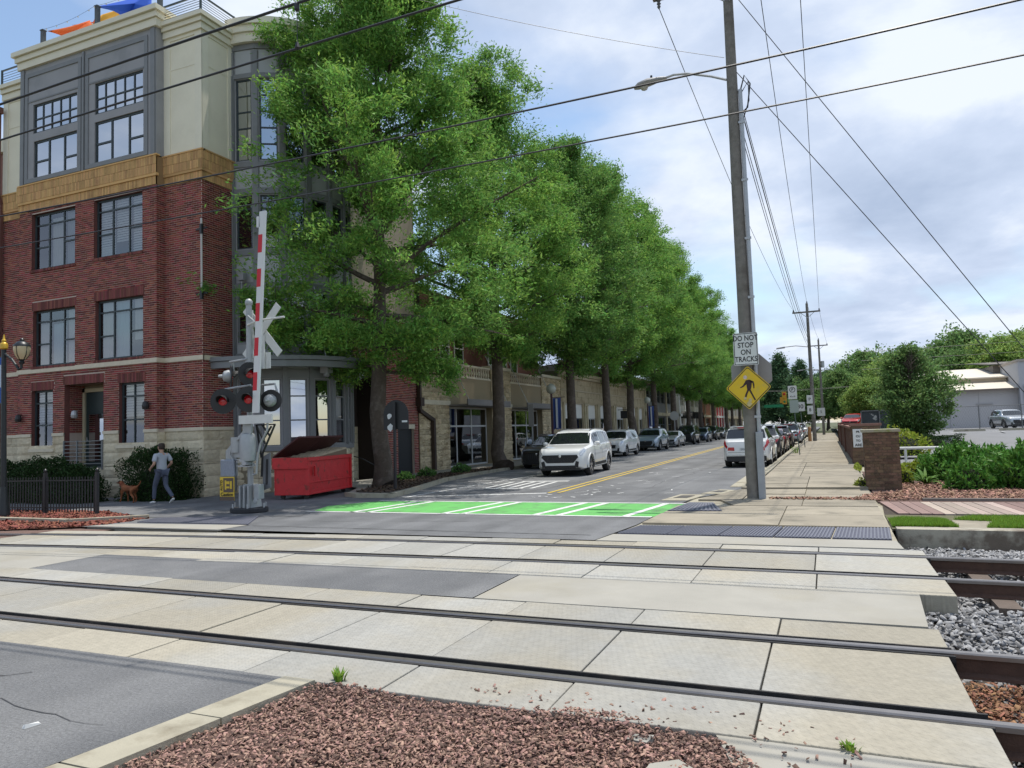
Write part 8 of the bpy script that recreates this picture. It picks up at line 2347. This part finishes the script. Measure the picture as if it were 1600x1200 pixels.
for H_, K_, A_ in ((Lh, Lk, La), (Rh, Rk, Ra)):
    chain(V, E, Rr, [(H_, .085), (tuple((Vector(H_) + Vector(K_)) / 2), .072), (K_, .052), (tuple(Vector(K_).lerp(Vector(A_), .35)), .052), (A_, .036)], 0)
body = skin_mesh('body', V, E, Rr, skin_m, pe)
# clothing
V, E, Rr = [(0, .005, .90)], [], [(.175, .135)]
t1 = chain(V, E, Rr, [((0, .01, 1.10), (.160, .122)), (chest, (.178, .128)), ((0, .02, 1.41), (.145, .105)), ((0, .02, 1.51), (.09, .08))], 0)
for S_, El in ((Ls, Le), (Rs_, Re)):
    chain(V, E, Rr, [(S_, .082), (tuple(Vector(S_).lerp(Vector(El), .55)), .075), (tuple(Vector(S_).lerp(Vector(El), .80)), .078)], t1[2])
skin_mesh('shirt', V, E, Rr, shirt_m, pe)
V, E, Rr = [(0, 0, .95)], [], [(.150, .118)]
for H_, K_, A_ in ((Lh, Lk, La), (Rh, Rk, Ra)):
    chain(V, E, Rr, [(H_, .098), (tuple((Vector(H_) + Vector(K_)) / 2), .088), (K_, .068), (tuple(Vector(K_).lerp(Vector(A_), .5)), .060), (tuple(Vector(A_) + Vector((0, 0, .01))), .052)], 0)
skin_mesh('trousers', V, E, Rr, jeans_m, pe)
for (A_, pitch) in ((La, 0), (Ra, -.55)):
    V, E, Rr = [], [], []
    a = Vector(A_); f = Vector((0, math.cos(pitch), math.sin(pitch))); dnv = Vector((0, math.sin(pitch) * -1, -math.cos(pitch))) * -1
    base = a + Vector((0, 0, -.06))
    chain(V, E, Rr, [(tuple(base - f * .06), (.04, .035)), (tuple(base + f * .03), (.044, .04)), (tuple(base + f * .12 + Vector((0, 0, -.012))), (.046, .032)), (tuple(base + f * .19 + Vector((0, 0, -.018))), (.036, .022))])
    skin_mesh('shoe', V, E, Rr, shoe_m, pe, root=1)
V, E, Rr = [(0, -.005, 1.575)], [], [(.068, .060)]
chain(V, E, Rr, [((0, .012, 1.64), (.098, .098)), ((0, .03, 1.72), (.104, .122)), ((0, .04, 1.79), (.07, .09))], 0)
skin_mesh('hair', V, E, Rr, hair_m, pe)
for sx_ in (-1, 1):
    mb = MB(); mb.lathe([(.001, -.012), (.02, -.008), (.026, .0), (.02, .008), (.001, .012)], 8, (sx_ * .082, .045, 1.66), axis='x'); mb.build('ear', skin_m, pe, world=False, smooth=60)
    mb = MB(); mb.lathe([(.001, 0), (.012, .006), (.001, .012)], 8, (sx_ * .03, .135, 1.675), axis='y'); mb.build('eye', mat('eye_dark', (.03, .02, .02), .3), pe, world=False)
mb = MB(); mb.hexa([(-.016, .14, 1.63), (.016, .14, 1.63), (.012, .13, 1.63), (-.012, .13, 1.63), (-.008, .14, 1.68), (.008, .14, 1.68), (.006, .12, 1.68), (-.006, .12, 1.68)]); mb.build('nose', skin_m, pe, world=False)
mb = MB(); mb.box(-.024, .024, .125, .143, 1.592, 1.602); mb.build('mouth', mat('lips', (.35, .14, .12), .6), pe, world=False)
pe.scale = (Sc, Sc, Sc)

# dog, walking to the left (-x in the picture); local frame faces +y
dog = thing('dog', 'reddish brown medium dog with raised tail walking left beside the person', 'dog', (-20.62, 17.0, 0), R(84))
fur = mat('dog_fur', (.27, .095, .035), .9, noise=.25, nscale=14, bump=.5, bscale=60, c2=(.19, .06, .025), c2scale=6, obj_coords=False); fur_d = mat('dog_dark', (.05, .03, .02), .8)
V, E, Rr = [(0, -.10, .40)], [], [(.085, .095)]
fr_ = chain(V, E, Rr, [((0, .06, .395), (.092, .108)), ((0, .20, .405), (.098, .125)), ((0, .29, .44), (.075, .10)), ((0, .36, .52), (.058, .068)), ((0, .41, .575), (.06, .062)), ((0, .47, .575), (.05, .048)), ((0, .54, .555), (.032, .030)), ((0, .58, .552), (.024, .022))], 0)
hi = chain(V, E, Rr, [((0, -.22, .42), (.085, .095)), ((0, -.29, .43), (.055, .06))], 0)
chain(V, E, Rr, [((0, -.36, .47), .024), ((0, -.44, .53), .019), ((0, -.50, .62), .013)], hi[-1])
for sx_, ph in ((-1, 1), (1, -1)):
    x_ = sx_ * .075
    chain(V, E, Rr, [((x_, .24, .34), .050), ((x_, .235 + ph * .03, .22), .030), ((x_, .245 + ph * .05, .115), .022), ((x_, .25 + ph * .07, .03), .021), ((x_, .285 + ph * .07, .018), .019)], fr_[1])
    chain(V, E, Rr, [((x_, -.20, .36), .065), ((x_, -.13 - ph * .03, .255), .042), ((x_, -.24 - ph * .05, .145), .023), ((x_, -.23 - ph * .06, .03), .020), ((x_, -.19 - ph * .06, .018), .019)], hi[0])
skin_mesh('body', V, E, Rr, fur, dog, levels=2)
for sx_ in (-1, 1):
    mb = MB(); mb.poly([(sx_ * .03, .40, .63), (sx_ * .065, .41, .61), (sx_ * .085, .425, .545)]); mb.poly([(sx_ * .03, .40, .63), (sx_ * .085, .425, .545), (sx_ * .05, .45, .60)]); e_ = mb.build('ear', fur_d, dog, world=False); e_.modifiers.new('t', 'SOLIDIFY').thickness = .012
    mb = MB(); mb.lathe([(.001, 0), (.009, .004), (.001, .008)], 6, (sx_ * .032, .50, .595), axis='y'); mb.build('eye', fur_d, dog, world=False)
mb = MB(); mb.lathe([(.002, .0), (.018, .008), (.014, .02), (.002, .026)], 8, (0, .59, .558), axis='y'); mb.build('nose', fur_d, dog, world=False, smooth=60)
mb = MB(); n = 14
for k in range(n):
    a, b = 2*math.pi*k/n, 2*math.pi*(k+1)/n
    q = lambda c_, r_, y_: (r_ * math.cos(c_), .35 + y_ - .05 * math.sin(c_), .51 + r_ * math.sin(c_))
    mb.quad(q(a, .068, 0), q(b, .068, 0), q(b, .066, .025), q(a, .066, .025))
mb.build('collar', mat('collar_red', (.3, .03, .03), .6), dog, world=False)
dog.scale = (1.12, 1.12, 1.12)
